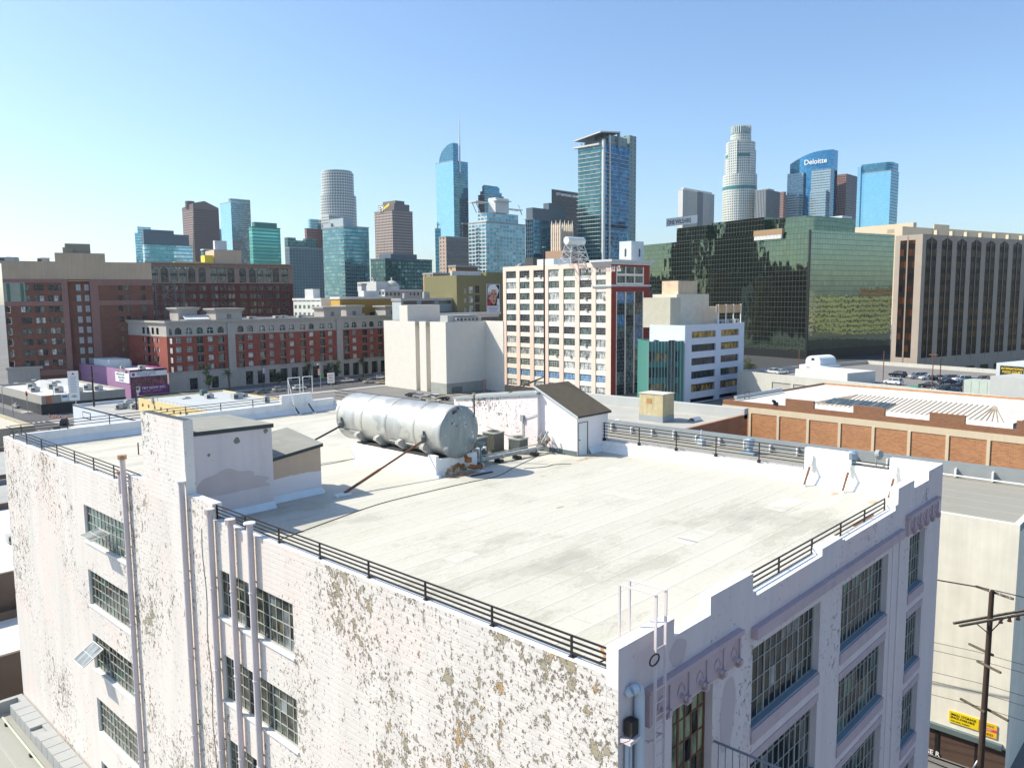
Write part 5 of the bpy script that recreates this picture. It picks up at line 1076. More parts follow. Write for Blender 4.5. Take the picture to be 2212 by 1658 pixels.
b = MB(); b.box(-.02,-.02,0,B.W,-.003,3.4,0); b.box(-.02,-.003,0,-.003,ya4,3.4,0); b.build('plinth_band', [mat('grey_green_wash', (.34,.35,.31), .85, var=.25)], B.root)
for k in range(6): rooftop_unit(B.sR(XB(1350+k*60)), 3.5, H-.3, 2.4, 2, 1.5, B.root, m=mat('unit_metal', (.42,.43,.41)))
blankw = B
# lower wing of the blank building at its left end
b = MB(); zl_ = B.zL(XB(200), YB(470)); ye = B.sL(XB(345))
# ======== white office with banded windows, and green panelled wing
WOF = mat('office_white', (.62,.66,.74), .75, var=.08, vs=.4, streak=.08)
B = Bl('white_office_building', 'white office block with long amber window bands right of the peach tower', 'building', X5(1640), X5(1364), X5(2125), Y5(672), vb=874, rot=-4)
r_ = [(722,775),(828,886),(937,995),(1044,1103),(1148,1210)]; zr_ = [(B.zR(X5(1700),Y5(c)), B.zR(X5(1700),Y5(a))) for a, c in r_]
ca = [(1708,1902),(1944,2088)]; cs_ = [(B.sR(X5(a)), B.sR(X5(c))) for a, c in ca]
b = MB(); B.shell(b, front=[(a, z0_, c, z1_) for a, c in cs_ for z0_, z1_ in zr_]+[(cs_[0][0]-.3, .2, cs_[0][1], B.zR(X5(1700),Y5(1262))),(cs_[1][0]-.3, .2, cs_[1][1]+.8, B.zR(X5(1700),Y5(1262)))], left=[(1.5,B.H-7,3.5,B.H-4.5),(8,B.H-7,10,B.H-4.5)], dep=.5)
b.build('wall', [WOF, RFW], B.root)
wi = Windows(B.root)
for a, c in cs_:
    for i_, (z0_, z1_) in enumerate(zr_): wi.put((0,0),(1,0),a,z0_,.45,('o1',round(c-a,1)),(lambda a=a, c=c, z0_=z0_, z1_=z1_: win_flat(c-a,z1_-z0_,12,1,.08,.1)),[FRK, GAM if (i_ in (0,) or random.random()<.45) else GK],'window_band')
wi.build()
b = MB(); b.box(1,6,B.H-.9,6,16,B.H+8,0); b.box(7,8,B.H-.9,24,17,B.H+9,1); b.box(9,9,B.H+9,19,15,B.H+13,2); b.box(24,8,B.H-.9,30,14,B.H+5,1); b.build('penthouse', [mat('putty_plaster', (.50,.47,.37), .8), mat('cream_plaster_light', (.66,.62,.5), .8), mat('peeling_orange', (.62,.48,.33), .8, var=.35)], B.root)
for k in range(4): rooftop_unit(22+k*3, 3, B.H-.9, 2.2, 2, 2.0, B.root)
woff = B
sB = thing('billboard_frame', 'weathered orange brown back of a billboard on white posts above the white office', 'billboard', (B.c[0]+B.dX[0]*B.sR(X5(1925)), B.c[1]+B.dX[1]*B.sR(X5(1925)), B.H-.9), B.rot)
bw_ = B.sR(X5(2128))-B.sR(X5(1925)); zlo, zhi = B.zR(X5(2000),Y5(571))-B.H+.9, B.zR(X5(2000),Y5(503))-B.H+.9
b = MB(); b.box(0,1.0,zlo,bw_,1.2,zhi); b.build('panel', [mat('weathered_plywood', (.60,.38,.20), .85, var=.45, vs=1.2, streak=.3)], sB)
for k in range(4): b = MB(); b.box(.8+k*(bw_-1.6)/3-.12,.7,0,.8+k*(bw_-1.6)/3+.12,.95,zhi+.1); b.build('post', [FRW], sB)
TEAL = mat('teal_panel', (.05,.20,.17), .45, var=.12, vs=.5)
B = Bl('teal_panel_building', 'teal green panelled building squeezed between the peach tower and the white office', 'building', X5(1360), X5(1340), X5(1640), Y5(800), d=225, rot=-43)
b = MB(); B.D = 14; zz2 = [B.zR(X5(1480),Y5(q)) for q in (922,1050,1180)]
B.shell(b, front=[(B.sR(X5(a)), z-1.6, B.sR(X5(c)), z+1.6) for z in zz2 for a, c in ((1362,1510),(1578,1608))], dep=.3); b.build('wall', [TEAL, RFG], B.root)
wi = Windows(B.root)
for z in zz2:
    for a, c in ((1362,1510),(1578,1608)): w_ = B.sR(X5(c))-B.sR(X5(a)); wi.put((0,0),(1,0),B.sR(X5(a)),z-1.6,.25,('t1',round(w_)),(lambda w_=w_: win_flat(w_,3.2,5 if w_ > 5 else 1,1,.12,.25)),[TEAL, GAM if random.random()<.5 else GK],'window_band')
wi.build()
b = MB(); x0, x1 = B.sR(X5(1522)), B.sR(X5(1572)); b.box(x0,-.25,0,x1,-.003,B.H+.3,0); b.build('stair_glass', [glass_mat('dark_teal_glass', (.015,.05,.05), .1, spec=1)], B.root)
b = MB()
for k in range(12): x = B.W*k/11; b.box(x-.08,-.2 if not (x0-.1 < x < x1+.1) else -.3,0,x+.08,-.004,B.H+.1,0)
b.build('fin', [mat('pale_teal_fin', (.30,.42,.40), .6)], B.root)
# ======== mirrored green glass block
X4 = lambda z: 1382.5+z/3.692
Y4 = lambda z: 245.8+z/3.692
X6 = lambda z: 1559.1+z/3.372
Y6 = lambda z: 460.8+z/3.372
GG1 = tower_mat('green_mirror_grid', (.045,.05,.04), (.10,.145,.115), 2.1, 2.55, .93, .93, glass2=(.13,.18,.145), metal=.95, rough=.03, jit=.003, wob=.05, wobs=.35, wrough=.5)
GG2 = tower_mat('green_mirror_grid_right', (.05,.055,.04), (.19,.235,.19), 1.9, 2.55, .93, .93, glass2=(.24,.28,.215), metal=.95, rough=.03, jit=.003, wob=.016, wobs=.3, wrough=.5)  # right-face copy of the glass, brighter reflections put into its tint
B = Bl('green_glass_building', 'wide dark green mirror glass office block with a fine black grid', 'building', X6(630), 1380, X6(1262), Y6(121), d=386, rot=-15)
b = MB(); B.shell(b, par=1.2, mi=0, mr=1, skipR=True); b.wall((0,0),(1,0),B.W,0,B.H,(),.1,2); b.build('curtain_wall', [GG1, RFG, GG2], B.root)
b = MB(); b.box(-.25,-.25,0,.6,-.003,B.H+.1,0); b.box(-.25,-.003,0,-.003,.6,B.H+.1,0); b.box(-.1,-.1,0,B.W,-.004,4.5,0); b.box(-.1,.61,0,-.004,B.D,4.0,0); b.build('corner_trim', [mat('black_trim', (.012,.014,.014), .4)], B.root)
def upper(qa, qb, qt, inset, dep_, label=None):
    ya_, yb_ = B.sL(X4(qb)), B.sL(X4(qa)); z = B.zL(X4((qa+qb)/2), Y4(qt))
    # compensate for the set-back
    b = MB(); b.wall((inset,yb_),(0,-1),yb_-ya_,B.H-1.2,z,(),.1,0); b.wall((inset,ya_),(1,0),dep_,B.H-1.2,z,(),.1,0); b.wall((inset+dep_,ya_),(0,1),yb_-ya_,B.H-1.2,z,(),.1,0); b.wall((inset+dep_,yb_),(-1,0),dep_,B.H-1.2,z,(),.1,0); b.face([(inset,ya_,z),(inset+dep_,ya_,z),(inset+dep_,yb_,z),(inset,yb_,z)],1)
    b.build('upper_storey', [GG1, RFG], B.root)
upper(185, 425, 895, 10, 30); upper(420, 830, 840, 14, 34); upper(830, 1120, 815, 18, 40); upper(1120, 1180, 815, 18, 22)
b = MB(); ya_ = B.sL(X4(1130)); yb_ = B.sL(X4(915)); b.box(-1.6,ya_,B.H-3,-.3,yb_,B.H-.9,0); b.box(-1.7,ya_-.4,B.H-.9,.4,yb_+.4,B.H+1.9,1)
for k in range(8): b.bar((-1.7,ya_+(yb_-ya_)*k/8,B.H-3),(-1.7,ya_+(yb_-ya_)*(k+.5)/8,B.H-.9),.12,.12,0)
o = b.build('cradle', [mat('cradle_white', (.6,.6,.56), .6), mat('plywood_brown', (.33,.22,.12), .8)], None); o.location = (B.c[0],B.c[1],0); o.rotation_euler = (0,0,B.rot); tag(o, 'window washing cradle wrapped in brown boards hanging at the edge of the green glass block', 'cradle'); o.name = 'washing_cradle'
greenb = B
# ======== concrete block with tall arched strips
CON = mat('tan_concrete', (.37,.31,.25), .85, var=.12, vs=.2, streak=.12); CONL = mat('buff_concrete', (.60,.50,.35), .85, var=.08, vs=.2)
B = Bl('concrete_strip_building', 'tall concrete office block with dark full height strip windows at the right edge', 'building', X6(1445), X6(1268), 2300, Y6(150), d=256, rot=-15)
zt_ = B.zR(X6(1500), Y6(172)); zb_ = B.zR(X6(1440), Y6(1055)); ed = [(1470,1548),(1583,1660),(1693,1765),(1797,1870),(1903,1972),(2003,2068),(2100,2165),(2198,2262),(2300,2360)]
st = [(B.sR(X6(a)), B.sR(X6(c))) for a, c in ed if B.sR(X6(c)) < B.W]
z4_ = 1.0
ho = [(a, zb_, c, zt_) for a, c in st]+[(a+.3, .3, c-.3, zb_-4) for a, c in st]
ll = [(B.D-B.sL(X6(1282)), B.D-B.sL(X6(1392)))]; hl = [(min(a, c), zb_, max(a, c), zt_-.8) for a, c in ll]+[(min(a, c)+1, .3, max(a, c)-1, zb_-4) for a, c in ll]
b = MB(); B.shell(b, front=ho, left=hl, dep=.14, mi=0, mr=1, par=1.0); b.build('wall', [CON, RFW], B.root)
STRG = tower_mat('strip_glass', (.012,.011,.010), (.008,.010,.012), 1.4, 3.9, .9, .55, glass2=(.10,.04,.015), metal=.0, rough=.15, jit=.004, wrough=.4, spec=.12)
for (a, c) in st:
    b = MB(); b.face([(a,.12,zb_),(c,.12,zb_),(c,.12,zt_),(a,.12,zt_)],0); m_ = (a+c)/2; b.box(m_-.16,-.05,zb_-2,m_+.16,.11,zt_+1.6,1); 
    b.face([(a,-.002,zt_-1.1),(a,-.002,zt_),(m_-.23,-.002,zt_)][::-1],2); b.face([(c,-.002,zt_-1.1),(m_+.23,-.002,zt_),(c,-.002,zt_)][::-1],2)
    b.build('window_strip', [STRG, mat('bronze_rib', (.25,.20,.16), .6), CON], B.root)
a, c = min(ll[0]), max(ll[0]); b = MB(); P = lambda s_, x_: (x_, B.D-s_); b.wall((.12,B.D-a),(0,-1),c-a,zb_,zt_-.8,(),.1,0); m_ = B.D-(a+c)/2; b.box(-.05,m_-.25,zb_-2,.11,m_+.25,zt_+.6,1); b.build('window_strip', [STRG, mat('bronze_rib', (.25,.20,.16))], B.root)
for k, (a, c) in enumerate(st): b = MB(); b.box(c+.4,.5,B.H,c+1.9,1.5,B.H+1.6); b.build('parapet_merlon', [CONL], B.root)
b = MB(); s1_ = B.sR(X6(1500)); q = lambda u, v: B.zc(u, v)
b.box(2,9,B.H-1,B.sR(X6(1690)),B.D-1,B.zc(X6(1370),Y6(78)),0); b.box(B.sR(X6(1690)),8,B.H-1,B.sR(X6(1800)),B.D-1,B.zR(X6(1700),Y6(62)),0); b.box(B.sR(X6(1790)),9.5,B.H-1,B.W,B.D-1,B.zR(X6(2000),Y6(112)),0); b.build('penthouse', [CONL], B.root)
concb = B
B = Bl('cream_rooftop_building', 'plain cream block showing above the right end of the green glass building', 'building', X6(1372), X6(945), X6(1420), Y6(66), d=800, rot=-15)
b = MB(); B.shell(b); b.box(-.05,20,B.H-9,-.003,28,B.H-5,2); b.build('wall', [CONL, RFW, mat('vent_brown', (.4,.3,.2))], B.root)
# ---------------------------------------------------------------- towers of the downtown skyline
def tower(name, label, uc, uL, uR, vt, d, m, rot=0, roofm=None, cap=None, m2=None, H=None, z0=0, chamfer=0):
    B = Bl(name, label, 'tower', uc, uL, uR, vt, d=d, rot=rot)
    b = MB(); W, D, Hh = B.W, B.D, B.H
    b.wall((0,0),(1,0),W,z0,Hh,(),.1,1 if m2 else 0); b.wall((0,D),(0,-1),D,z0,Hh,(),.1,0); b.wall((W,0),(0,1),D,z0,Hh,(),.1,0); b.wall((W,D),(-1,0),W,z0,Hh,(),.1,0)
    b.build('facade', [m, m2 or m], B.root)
    b = MB(); b.box(-.3,-.3,Hh,W+.3,D+.3,Hh+1.0,0); b.build('roof', [roofm or RFG], B.root)
    if cap:
        
        for (x0,y0,x1,y1,h) in cap:
            b = MB(); b.box(x0*W,y0*D,Hh+1.0,x1*W,y1*D,Hh+1+h,0)
            b.build('roof_plant', [roofm or mat('plant_grey', (.28,.3,.31), .7)], B.root)
    return B
BLG = mat('blue_grey_plant', (.10,.14,.17), .5)
T_blue = tower_mat('tower_blue', (.12,.22,.27), (.24,.46,.56), 3, 3.9, .92, .8, glass2=(.4,.64,.74), jit=.01)
T_blue2 = tower_mat('tower_pale_blue', (.30,.42,.47), (.30,.52,.62), 3, 4.2, .86, .7, glass2=(.65,.85,.92), jit=.012)
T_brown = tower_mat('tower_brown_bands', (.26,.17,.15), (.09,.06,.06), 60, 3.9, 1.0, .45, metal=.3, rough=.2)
T_brown2 = tower_mat('tower_brown_dark', (.105,.065,.062), (.05,.04,.045), 3.5, 3.9, .6, .5, metal=.4, rough=.2)  # on the brown granite tower this darker right face carries its shade
T_green = tower_mat('tower_green', (.06,.30,.26), (.06,.28,.25), 30, 3.6, 1.0, .6, glass2=(.16,.5,.44), metal=.6, rough=.15)
T_green2 = tower_mat('tower_green_dark', (.03,.20,.18), (.02,.12,.12), 6, 3.6, .9, .55, metal=.6, rough=.15)
T_ritz = tower_mat('tower_mosaic', (.10,.16,.19), (.13,.25,.30), 2.5, 3.2, .8, .6, glass2=(.40,.52,.52), jit=.03)
T_lat = tower_mat('tower_lattice_teal', (.11,.15,.17), (.03,.09,.12), 4.2, 3.9, .6, .6, metal=.5, rough=.15)
T_777 = tower_mat('tower_white_grid', (.60,.60,.55), (.045,.10,.13), 4.0, 4.2, .60, .60, metal=.4, rough=.12)
T_cond = tower_mat('tower_condo_teal', (.13,.21,.23), (.06,.20,.25), 2.2, 3.2, .8, .72, glass2=(.28,.46,.50), jit=.015)
T_ey = tower_mat('tower_tan_grid', (.42,.33,.28), (.05,.045,.05), 3.3, 3.9, .62, .56, metal=.4, rough=.15)
T_ey2 = tower_mat('tower_tan_grid_shaded', (.30,.24,.215), (.04,.04,.05), 3.3, 3.9, .62, .6, metal=.4, rough=.15)  # darker tan for the right face, its shade held in the colour
T_dk = tower_mat('tower_dark_teal', (.035,.07,.075), (.035,.10,.11), 3.4, 3.3, .78, .7, glass2=(.13,.24,.25), jit=.02)
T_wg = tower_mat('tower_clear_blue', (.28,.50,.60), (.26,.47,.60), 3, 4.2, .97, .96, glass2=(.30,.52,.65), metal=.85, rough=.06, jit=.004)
T_wg2 = tower_mat('tower_clear_blue_dark', (.05,.14,.2), (.07,.22,.30), 3, 4.2, .9, .8, glass2=(.12,.3,.38), jit=.01)  # dark copy of the clear glass; right faces get their shade from it
T_ev = tower_mat('tower_white_lattice', (.60,.63,.62), (.08,.22,.28), 4.2, 3.3, .84, .68, glass2=(.26,.46,.54), metal=.6, rough=.12)
T_bl = tower_mat('tower_cobalt', (.05,.09,.12), (.035,.13,.21), 2.0, 3.2, .8, .8, glass2=(.14,.30,.42), jit=.012)
T_cnb = tower_mat('tower_black', (.028,.028,.03), (.02,.024,.03), 2.6, 4.0, .7, .5, metal=.5, rough=.15)
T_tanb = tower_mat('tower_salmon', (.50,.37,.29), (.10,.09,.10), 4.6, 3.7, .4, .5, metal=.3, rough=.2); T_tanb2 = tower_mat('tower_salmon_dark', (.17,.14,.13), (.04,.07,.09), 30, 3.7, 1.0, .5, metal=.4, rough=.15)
T_us = tower_mat('tower_us', (.60,.61,.55), (.10,.15,.15), 3.4, 4.0, .5, .56, metal=.4, rough=.15)
T_ol = tower_mat('tower_fins', (.55,.57,.55), (.05,.06,.075), 3.2, 300, .52, 1.0, metal=.3, rough=.2)
T_sec = tower_mat('tower_sec', (.36,.36,.34), (.05,.08,.10), 2.6, 300, .6, 1.0, metal=.4, rough=.2)
T_del = tower_mat('tower_banded_grey', (.34,.41,.43), (.09,.20,.27), 2.4, 4.0, .8, .5, metal=.7, rough=.12)
T_delb = tower_mat('tower_royal_blue', (.05,.17,.27), (.045,.22,.38), 3, 4.0, .95, .9, glass2=(.10,.32,.5), jit=.01)
T_br = tower_mat('tower_maroon_grid', (.30,.17,.14), (.07,.05,.05), 2.6, 3.9, .55, .5, metal=.3, rough=.2); T_br2 = tower_mat('tower_maroon_shaded', (.085,.065,.07), (.035,.035,.045), 2.6, 3.9, .6, .6, metal=.4, rough=.2)  # second maroon is the right face, shade darkened into the colour
T_gas = tower_mat('tower_sky_glass', (.20,.42,.52), (.26,.52,.66), 3, 4.0, .97, .95, glass2=(.30,.56,.70), metal=.9, rough=.04, jit=.004, wob=.02)
T_red = tower_mat('tower_redlattice', (.30,.12,.09), (.05,.07,.08), 4, 3.9, .6, .6, metal=.3)
tower('skyscraper', 'blue glass tower with a notched top, farthest left on the skyline', X1f(1010), X1f(980), X1f(1195), Y1f(250), 1150, T_blue, cap=[(.1,.1,.55,.9,9)], roofm=T_blue)
tower('skyscraper', 'low wide blue glass office topped by a dark slab near the skyline left', X1f(1072), X1f(1037), X1f(1400), Y1f(330), 900, T_blue2, cap=[(0,0,.62,.9,16),(.62,.1,.94,.9,12)], roofm=BLG)
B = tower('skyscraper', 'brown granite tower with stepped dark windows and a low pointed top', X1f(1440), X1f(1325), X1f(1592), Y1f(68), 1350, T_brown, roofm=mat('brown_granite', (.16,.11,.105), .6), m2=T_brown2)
b = MB(); W, D, Hh = B.W, B.D, B.H+1; b.face([(0,0,Hh),(W*.45,0,Hh+21),(0,0,Hh)][:3],0) if False else None
for (p0, p1) in (((0,0),(W,0)),): b.face([(0,0,Hh),(W,0,Hh),(W,0,Hh+3),(W*.45,0,Hh+13),(0,0,Hh+8)],0); b.face([(0,0,Hh+8),(W*.45,0,Hh+13),(W*.45,D,Hh+13),(0,D,Hh+3)],0); b.face([(W*.45,0,Hh+13),(W,0,Hh+3),(W,D,Hh+3),(W*.45,D,Hh+13)],0); b.face([(0,D,Hh),(0,0,Hh),(0,0,Hh+8),(0,D,Hh+3)],0)
b.tube((W*.1,D*.5,Hh+2),(W*.1,D*.5,Hh+13),D*.18,16,0); b.build('crown', [mat('brown_granite', (.16,.11,.105))], B.root)
b = MB()
for k in range(8): b.box(-.4,.2+k*1.9,0,-.01,1.2+k*1.9,B.H*(.93-.075*k),0)
b.build('dark_window_steps', [mat('step_glass', (.03,.02,.025), .2)], B.root)
B = tower('skyscraper', 'pale blue glass hotel tower with a mosaic right half and slanted top', X1f(1712), X1f(1602), X1f(1822), Y1f(22), 1250, T_wg, m2=T_ritz); b = MB(); b.box(B.W*.0,.0,B.H+1,B.W,B.D*.2,B.H+6,0); b.build('crown', [T_ritz], B.root)
tower('skyscraper', 'small blue glass tower sliver between the brown tower and the mosaic glass tower', X1f(1596), X1f(1590), X1f(1618), Y1f(222), 1500, T_blue)
tower('skyscraper', 'bright green glass apartment tower with ribbed balconies', X1f(1858), X1f(1812), X1f(2040), Y1f(205), 850, T_green, m2=T_green, roofm=mat('green_crown', (.05,.2,.17), .5), cap=[(.1,.1,.9,.9,5)])
tower('office_building', 'dark teal low office below the brown granite tower', X1f(1500), X1f(1462), X1f(1700), Y1f(372), 620, T_dk, cap=[(.4,.2,.8,.8,7)], roofm=mat('white_plant', (.65,.65,.63)))
B = tower('skyscraper', 'dark teal stepped tower with a window lattice behind the arched brick building', X(1215), X(1168), X(1440), Yv(640), 1000, T_lat)
b = MB(); 
for (a, c, t) in ((1175,1275,562),(1275,1355,580),(1350,1425,562)): b.box(B.sR(X(a)) if a > 1215 else 0, 3, B.H, B.sR(X(c)), B.D, B.zc(X(a),Yv(t)), 0)
b.build('upper_shaft', [T_dk], B.root)
tower('skyscraper', 'reddish brown tower top peeking between two teal towers', X(1345), X(1312), X(1450), Yv(500), 1200, T_red, cap=[(.2,.2,.9,.9,14)], roofm=T_blue)
# round white-grid tower
def round_tower(name, label, tiers, d, uc, m, cap=None):
    c = atd(uc, 640, d); o = thing(name, label, 'tower', (c.x, c.y, 0)); b = MB(); zprev = 0
    for (ua, ub, vt, n, sq) in tiers:
        r = (ub-ua)/2*d/F; r0 = ray(uc, vt); z = CAMZ+r0.z/r0.dot(fw0)*d
        pts = [(r*math.cos(2*math.pi*k/n)*(1+sq*(k % 2)), r*math.sin(2*math.pi*k/n)*(1+sq*(k % 2))) for k in range(n)]
        b.prism(pts, zprev, z, 0, 1); zprev = z
    b.build('facade', [m, RFG], o); return o, c, zprev
o, c, zt_ = round_tower('skyscraper', 'rounded white gridded tower standing behind the teal condominium tower', [(700,776,Yv(265),40,0),(703,770.5,Yv(100),40,0),(706,767,Yv(85),40,0)], 1250, 737, T_777)
b = MB(); b.box(-38,-30,0,-4,-10,zt_-70,0); b.build('shaft', [T_777], o)
B = tower('skyscraper', 'teal glass condominium tower with a white box penthouse in front of the round white tower', X(1612), X(1443), X(1778), Yv(485), 700, T_cond, m2=T_cond)
b = MB(); b.box(2,B.D*.1,B.H+1,B.W*.45,B.D*.75,B.zc(X(1600),Yv(418)),0); b.box(0,B.D*.6,B.H+1,B.W*.3,B.D*.98,B.zc(X(1600),Yv(448)),0); b.build('penthouse', [mat('penthouse_pale', (.38,.45,.47), .6)], B.root)
b = MB(); n = int(B.H/3.2)
for k in range(3, n): b.box(-.9,-.9,k*3.2,5,-.003,k*3.2+.2,0); b.box(-.9,-.003,k*3.2,-.003,5,k*3.2+.2,0)
b.build('balcony_slab', [mat('slab_pale', (.5,.55,.55), .6)], B.root)['kind'] = 'stuff'
B = tower('skyscraper', 'tan grid patterned tower with a dark notched roof and a yellow sign', X(1965), X(1820), X(2098), Yv(368), 1120, T_ey, m2=T_ey2, roofm=mat('tan_dark', (.16,.14,.135), .7), cap=[(.1,.0,.85,.9,9),(.25,.1,.7,.8,14)])
def text3(txt, size, m, loc, rz, parent=None, name='lettering', ext=.02, font=None, align='LEFT', sx=1.0, rx=90):
    cu = bpy.data.curves.new('t', 'FONT'); cu.body = txt; cu.size = size; cu.extrude = ext; cu.align_x = align; cu.offset = size*.012
    to = bpy.data.objects.new('t', cu); COL.objects.link(to); bpy.context.view_layer.update()
    me = bpy.data.meshes.new_from_object(to.evaluated_get(bpy.context.evaluated_depsgraph_get())); bpy.data.objects.remove(to); bpy.data.curves.remove(cu)
    me.materials.clear(); me.materials.append(m); o = bpy.data.objects.new(name, me); COL.objects.link(o)
    if parent is not None: o.parent = parent
    o.location = loc; o.rotation_euler = (R(rx), 0, rz); o.scale = (sx, 1, 1); return o
WHT = mat('sign_white', (.85,.85,.82), .6, var=.02); YEL = mat('sign_yellow', (.85,.6,.02), .6, var=.02); BLKS = mat('sign_black', (.01,.01,.01), .6, var=.02)
text3('EY', 11, WHT, (-1.2,B.D*.72,B.H+.5), R(-90), B.root, ext=.3); b = MB(); b.face([(-1.2,B.D*.45,B.H+2),(-1.2,B.D*.12,B.H+7),(-1.2,B.D*.12,B.H+11),(-1.2,B.D*.45,B.H+5)][::-1],0); b.build('sign_beam', [YEL], B.root)
tower('apartment_block', 'dark teal balconied apartment slab below the tan gridded tower', X(1905), X(1792), 933, Yv(722), 660, T_dk, m2=T_dk, roofm=BLG, cap=[(.15,.1,.7,.9,4)])
# tall clear glass tower with sail crown and spire
B = tower('skyscraper', 'tall pale blue glass tower with a curved sail crown and thin white spire', X3(387), X3(222), X3(490), Y3(450), 1311, T_wg, m2=T_wg2)
b = MB(); n = 10; H1 = B.H; ztop = B.zc(X3(430), Y3(300)); y0_, y1_ = 0, B.sL(X3(272)); prof = [(y1_*(1-.0), H1)]+[(y1_*(1-(1-math.cos(a))), H1+(ztop-H1)*math.sin(a)) for a in [math.pi/2*k/n for k in range(1, n+1)]]
W = B.W*.35
for i in range(len(prof)-1): a, c_ = prof[i], prof[i+1]; b.face([(0,a[0],a[1]),(0,c_[0],c_[1]),(W,c_[0],c_[1]),(W,a[0],a[1])],0); b.face([(0,a[0],H1),(0,c_[0],H1),(0,c_[0],c_[1]),(0,a[0],a[1])],0); b.face([(W,c_[0],H1),(W,a[0],H1),(W,a[0],a[1]),(W,c_[0],c_[1])],0)
b.face([(0,0,H1),(W,0,H1),(W,0,ztop),(0,0,ztop)],0); b.build('sail_crown', [T_wg2], B.root)
zs_ = B.zc(X3(440), Y3(48)); b = MB(); xs_ = B.sR(X3(440)); b.tube((xs_,-.5,B.H*.93),(xs_,-.5,B.H+(zs_-B.H)*.5),1.3,8); b.tube((xs_,-.5,B.H+(zs_-B.H)*.5),(xs_,-.5,zs_),.9,8,r2=.35); b.build('spire', [mat('spire_white', (.7,.72,.72), .5)], B.root)
tower('apartment_block', 'narrow dark blue glass building left of the salmon block under the spire tower', X3(228), X3(220), X3(262), Y3(1020), 900, T_wg2)
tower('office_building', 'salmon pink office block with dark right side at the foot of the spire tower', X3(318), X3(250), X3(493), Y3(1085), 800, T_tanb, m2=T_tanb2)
tower('office_building', 'grey brown office partly hidden between spire tower and white lattice tower', X3(455), X3(440), X3(520), Y3(975), 1000, T_cnb)
B = tower('skyscraper', 'dark stepped tower with green glass tiers behind the white lattice tower', X3(640), X3(576), X3(788), Y3(735), 1320, T_brown2, m2=T_wg2)
b = MB(); 
for k, (a, c_, t) in enumerate(((590,772,700),(603,760,655),(620,745,645))): ya_ = 2+k*3; b.box(B.W*.04*(k+1),ya_,B.H+1,B.W*(1-.05*(k+1)),B.D*.93-ya_,B.zc(X3(640),Y3(t)),0)
b.build('stepped_crown', [T_wg2], B.root)
B = tower('skyscraper', 'blue glass residential tower with a white lattice frame and winged roof canopies', X3(650), X3(495), X3(968), Y3(962), 700, T_ev, m2=T_ev, rot=0)
b = MB(); z2_ = B.zc(X3(650), Y3(868)); b.box(6,5,B.H+1,B.W-4,B.D-6,z2_,0); b.build('upper_shaft', [T_ev], B.root)
b = MB(); b.box(B.W*.28,B.D*.1,z2_,B.W*.62,B.D*.5,z2_+13,0); b.box(-1,B.D*.5,z2_+9,B.W*.3,B.D*.95,z2_+9.8,0); b.box(B.W*.25,-1,z2_+10,B.W*.62,B.D*.2,z2_+10.8,0); b.box(B.W*.62,2,z2_+4,B.W*.98,B.D*.4,z2_+4.8,0)
for (x, y) in ((1,B.D*.6),(3,B.D*.9),(B.W*.9,4)): b.bar((x+3,y-2,z2_),(x,y,z2_+9),.8,.8)
b.build('roof_canopy', [mat('canopy_white', (.66,.67,.65), .6)], B.root)
b = MB()
for k in range(1, int(B.H/3.3)):
    if k % 1 == 0: b.box(B.W*.22,-1.4,k*3.3,B.W*.34,-.003,k*3.3+.45,0); b.box(-1.2,B.D*.4,k*3.3,-.003,B.D*.6,k*3.3+.45,0)
b.build('balcony_slab', [mat('canopy_white', (.66,.67,.65))], B.root)['kind'] = 'stuff'
B = tower('apartment_block', 'cobalt blue glass block with a dark roof between lattice tower and gothic tower', X3(1040), X3(970), X3(1345), Y3(940), 600, T_bl, m2=T_bl, roofm=BLG, cap=[(.0,.1,.5,.9,8),(.45,.2,.9,.9,13)])
B = tower('skyscraper', 'black bank tower with white lettering at its top', X3(1192), X3(1187), X3(1440), Y3(690), 1350, T_cnb)
text3('CITY NATIONAL BANK', 6.2, WHT, (B.W*.12,-1,B.H-8.5), 0, B.root, ext=.3, sx=.92)
# cream gothic tower
B = Bl('gothic_tower', 'ornate cream terracotta tower with pointed pinnacles beside the cobalt block', 'tower', X3(1262), X3(1192), X3(1358), Y3(1010), d=585, rot=0)
GOT = mat('gothic_cream', (.70,.60,.47), .85, var=.12, vs=.5, streak=.2); b = MB(); b.box(0,0,0,B.W,B.D,B.H-1.5,0); b.build('shaft', [GOT], B.root)
def ribs(n, L_, fx):
    for k in range(n+1):
        s_ = L_*k/n; q = fx(s_); b = MB(); b.box(q[0]-.55,q[1]-.55,0,q[0]+.55,q[1]+.55,B.H+1.5,0); t = (q[0],q[1],B.H+6.5 if k % 2 == 0 else B.H+4.2)
        p_ = [(q[0]-.55,q[1]-.55,B.H+1.5),(q[0]+.55,q[1]-.55,B.H+1.5),(q[0]+.55,q[1]+.55,B.H+1.5),(q[0]-.55,q[1]+.55,B.H+1.5)]
        for i in range(4): b.face([p_[i],p_[(i+1)%4],t],0)
        b.build('pinnacle', [GOT], B.root)
ribs(6, B.W, lambda s_: (s_, -.3)); ribs(4, B.D, lambda s_: (-.3, s_))
b = MB()
for k in range(6): x = B.W*(k+.5)/6; [b.box(x-.6,-.06,z,x+.6,-.003,z+2.2,0) for z in range(20, int(B.H)-3, 4)]
for k in range(4): y = B.D*(k+.5)/4; [b.box(-.06,y-.6,z,-.003,y+.6,z+2.2,0) for z in range(20, int(B.H)-3, 4)]
b.build('window', [mat('gothic_window', (.14,.12,.1), .4)], B.root)['kind'] = 'stuff'
b = MB(); b.box(-3,-5,0,B.W+6,B.D+4,B.zc(X3(1262),Y3(1200)),0); b.build('lower_block', [mat('brown_terracotta', (.42,.27,.17), .85, var=.15)], B.root)
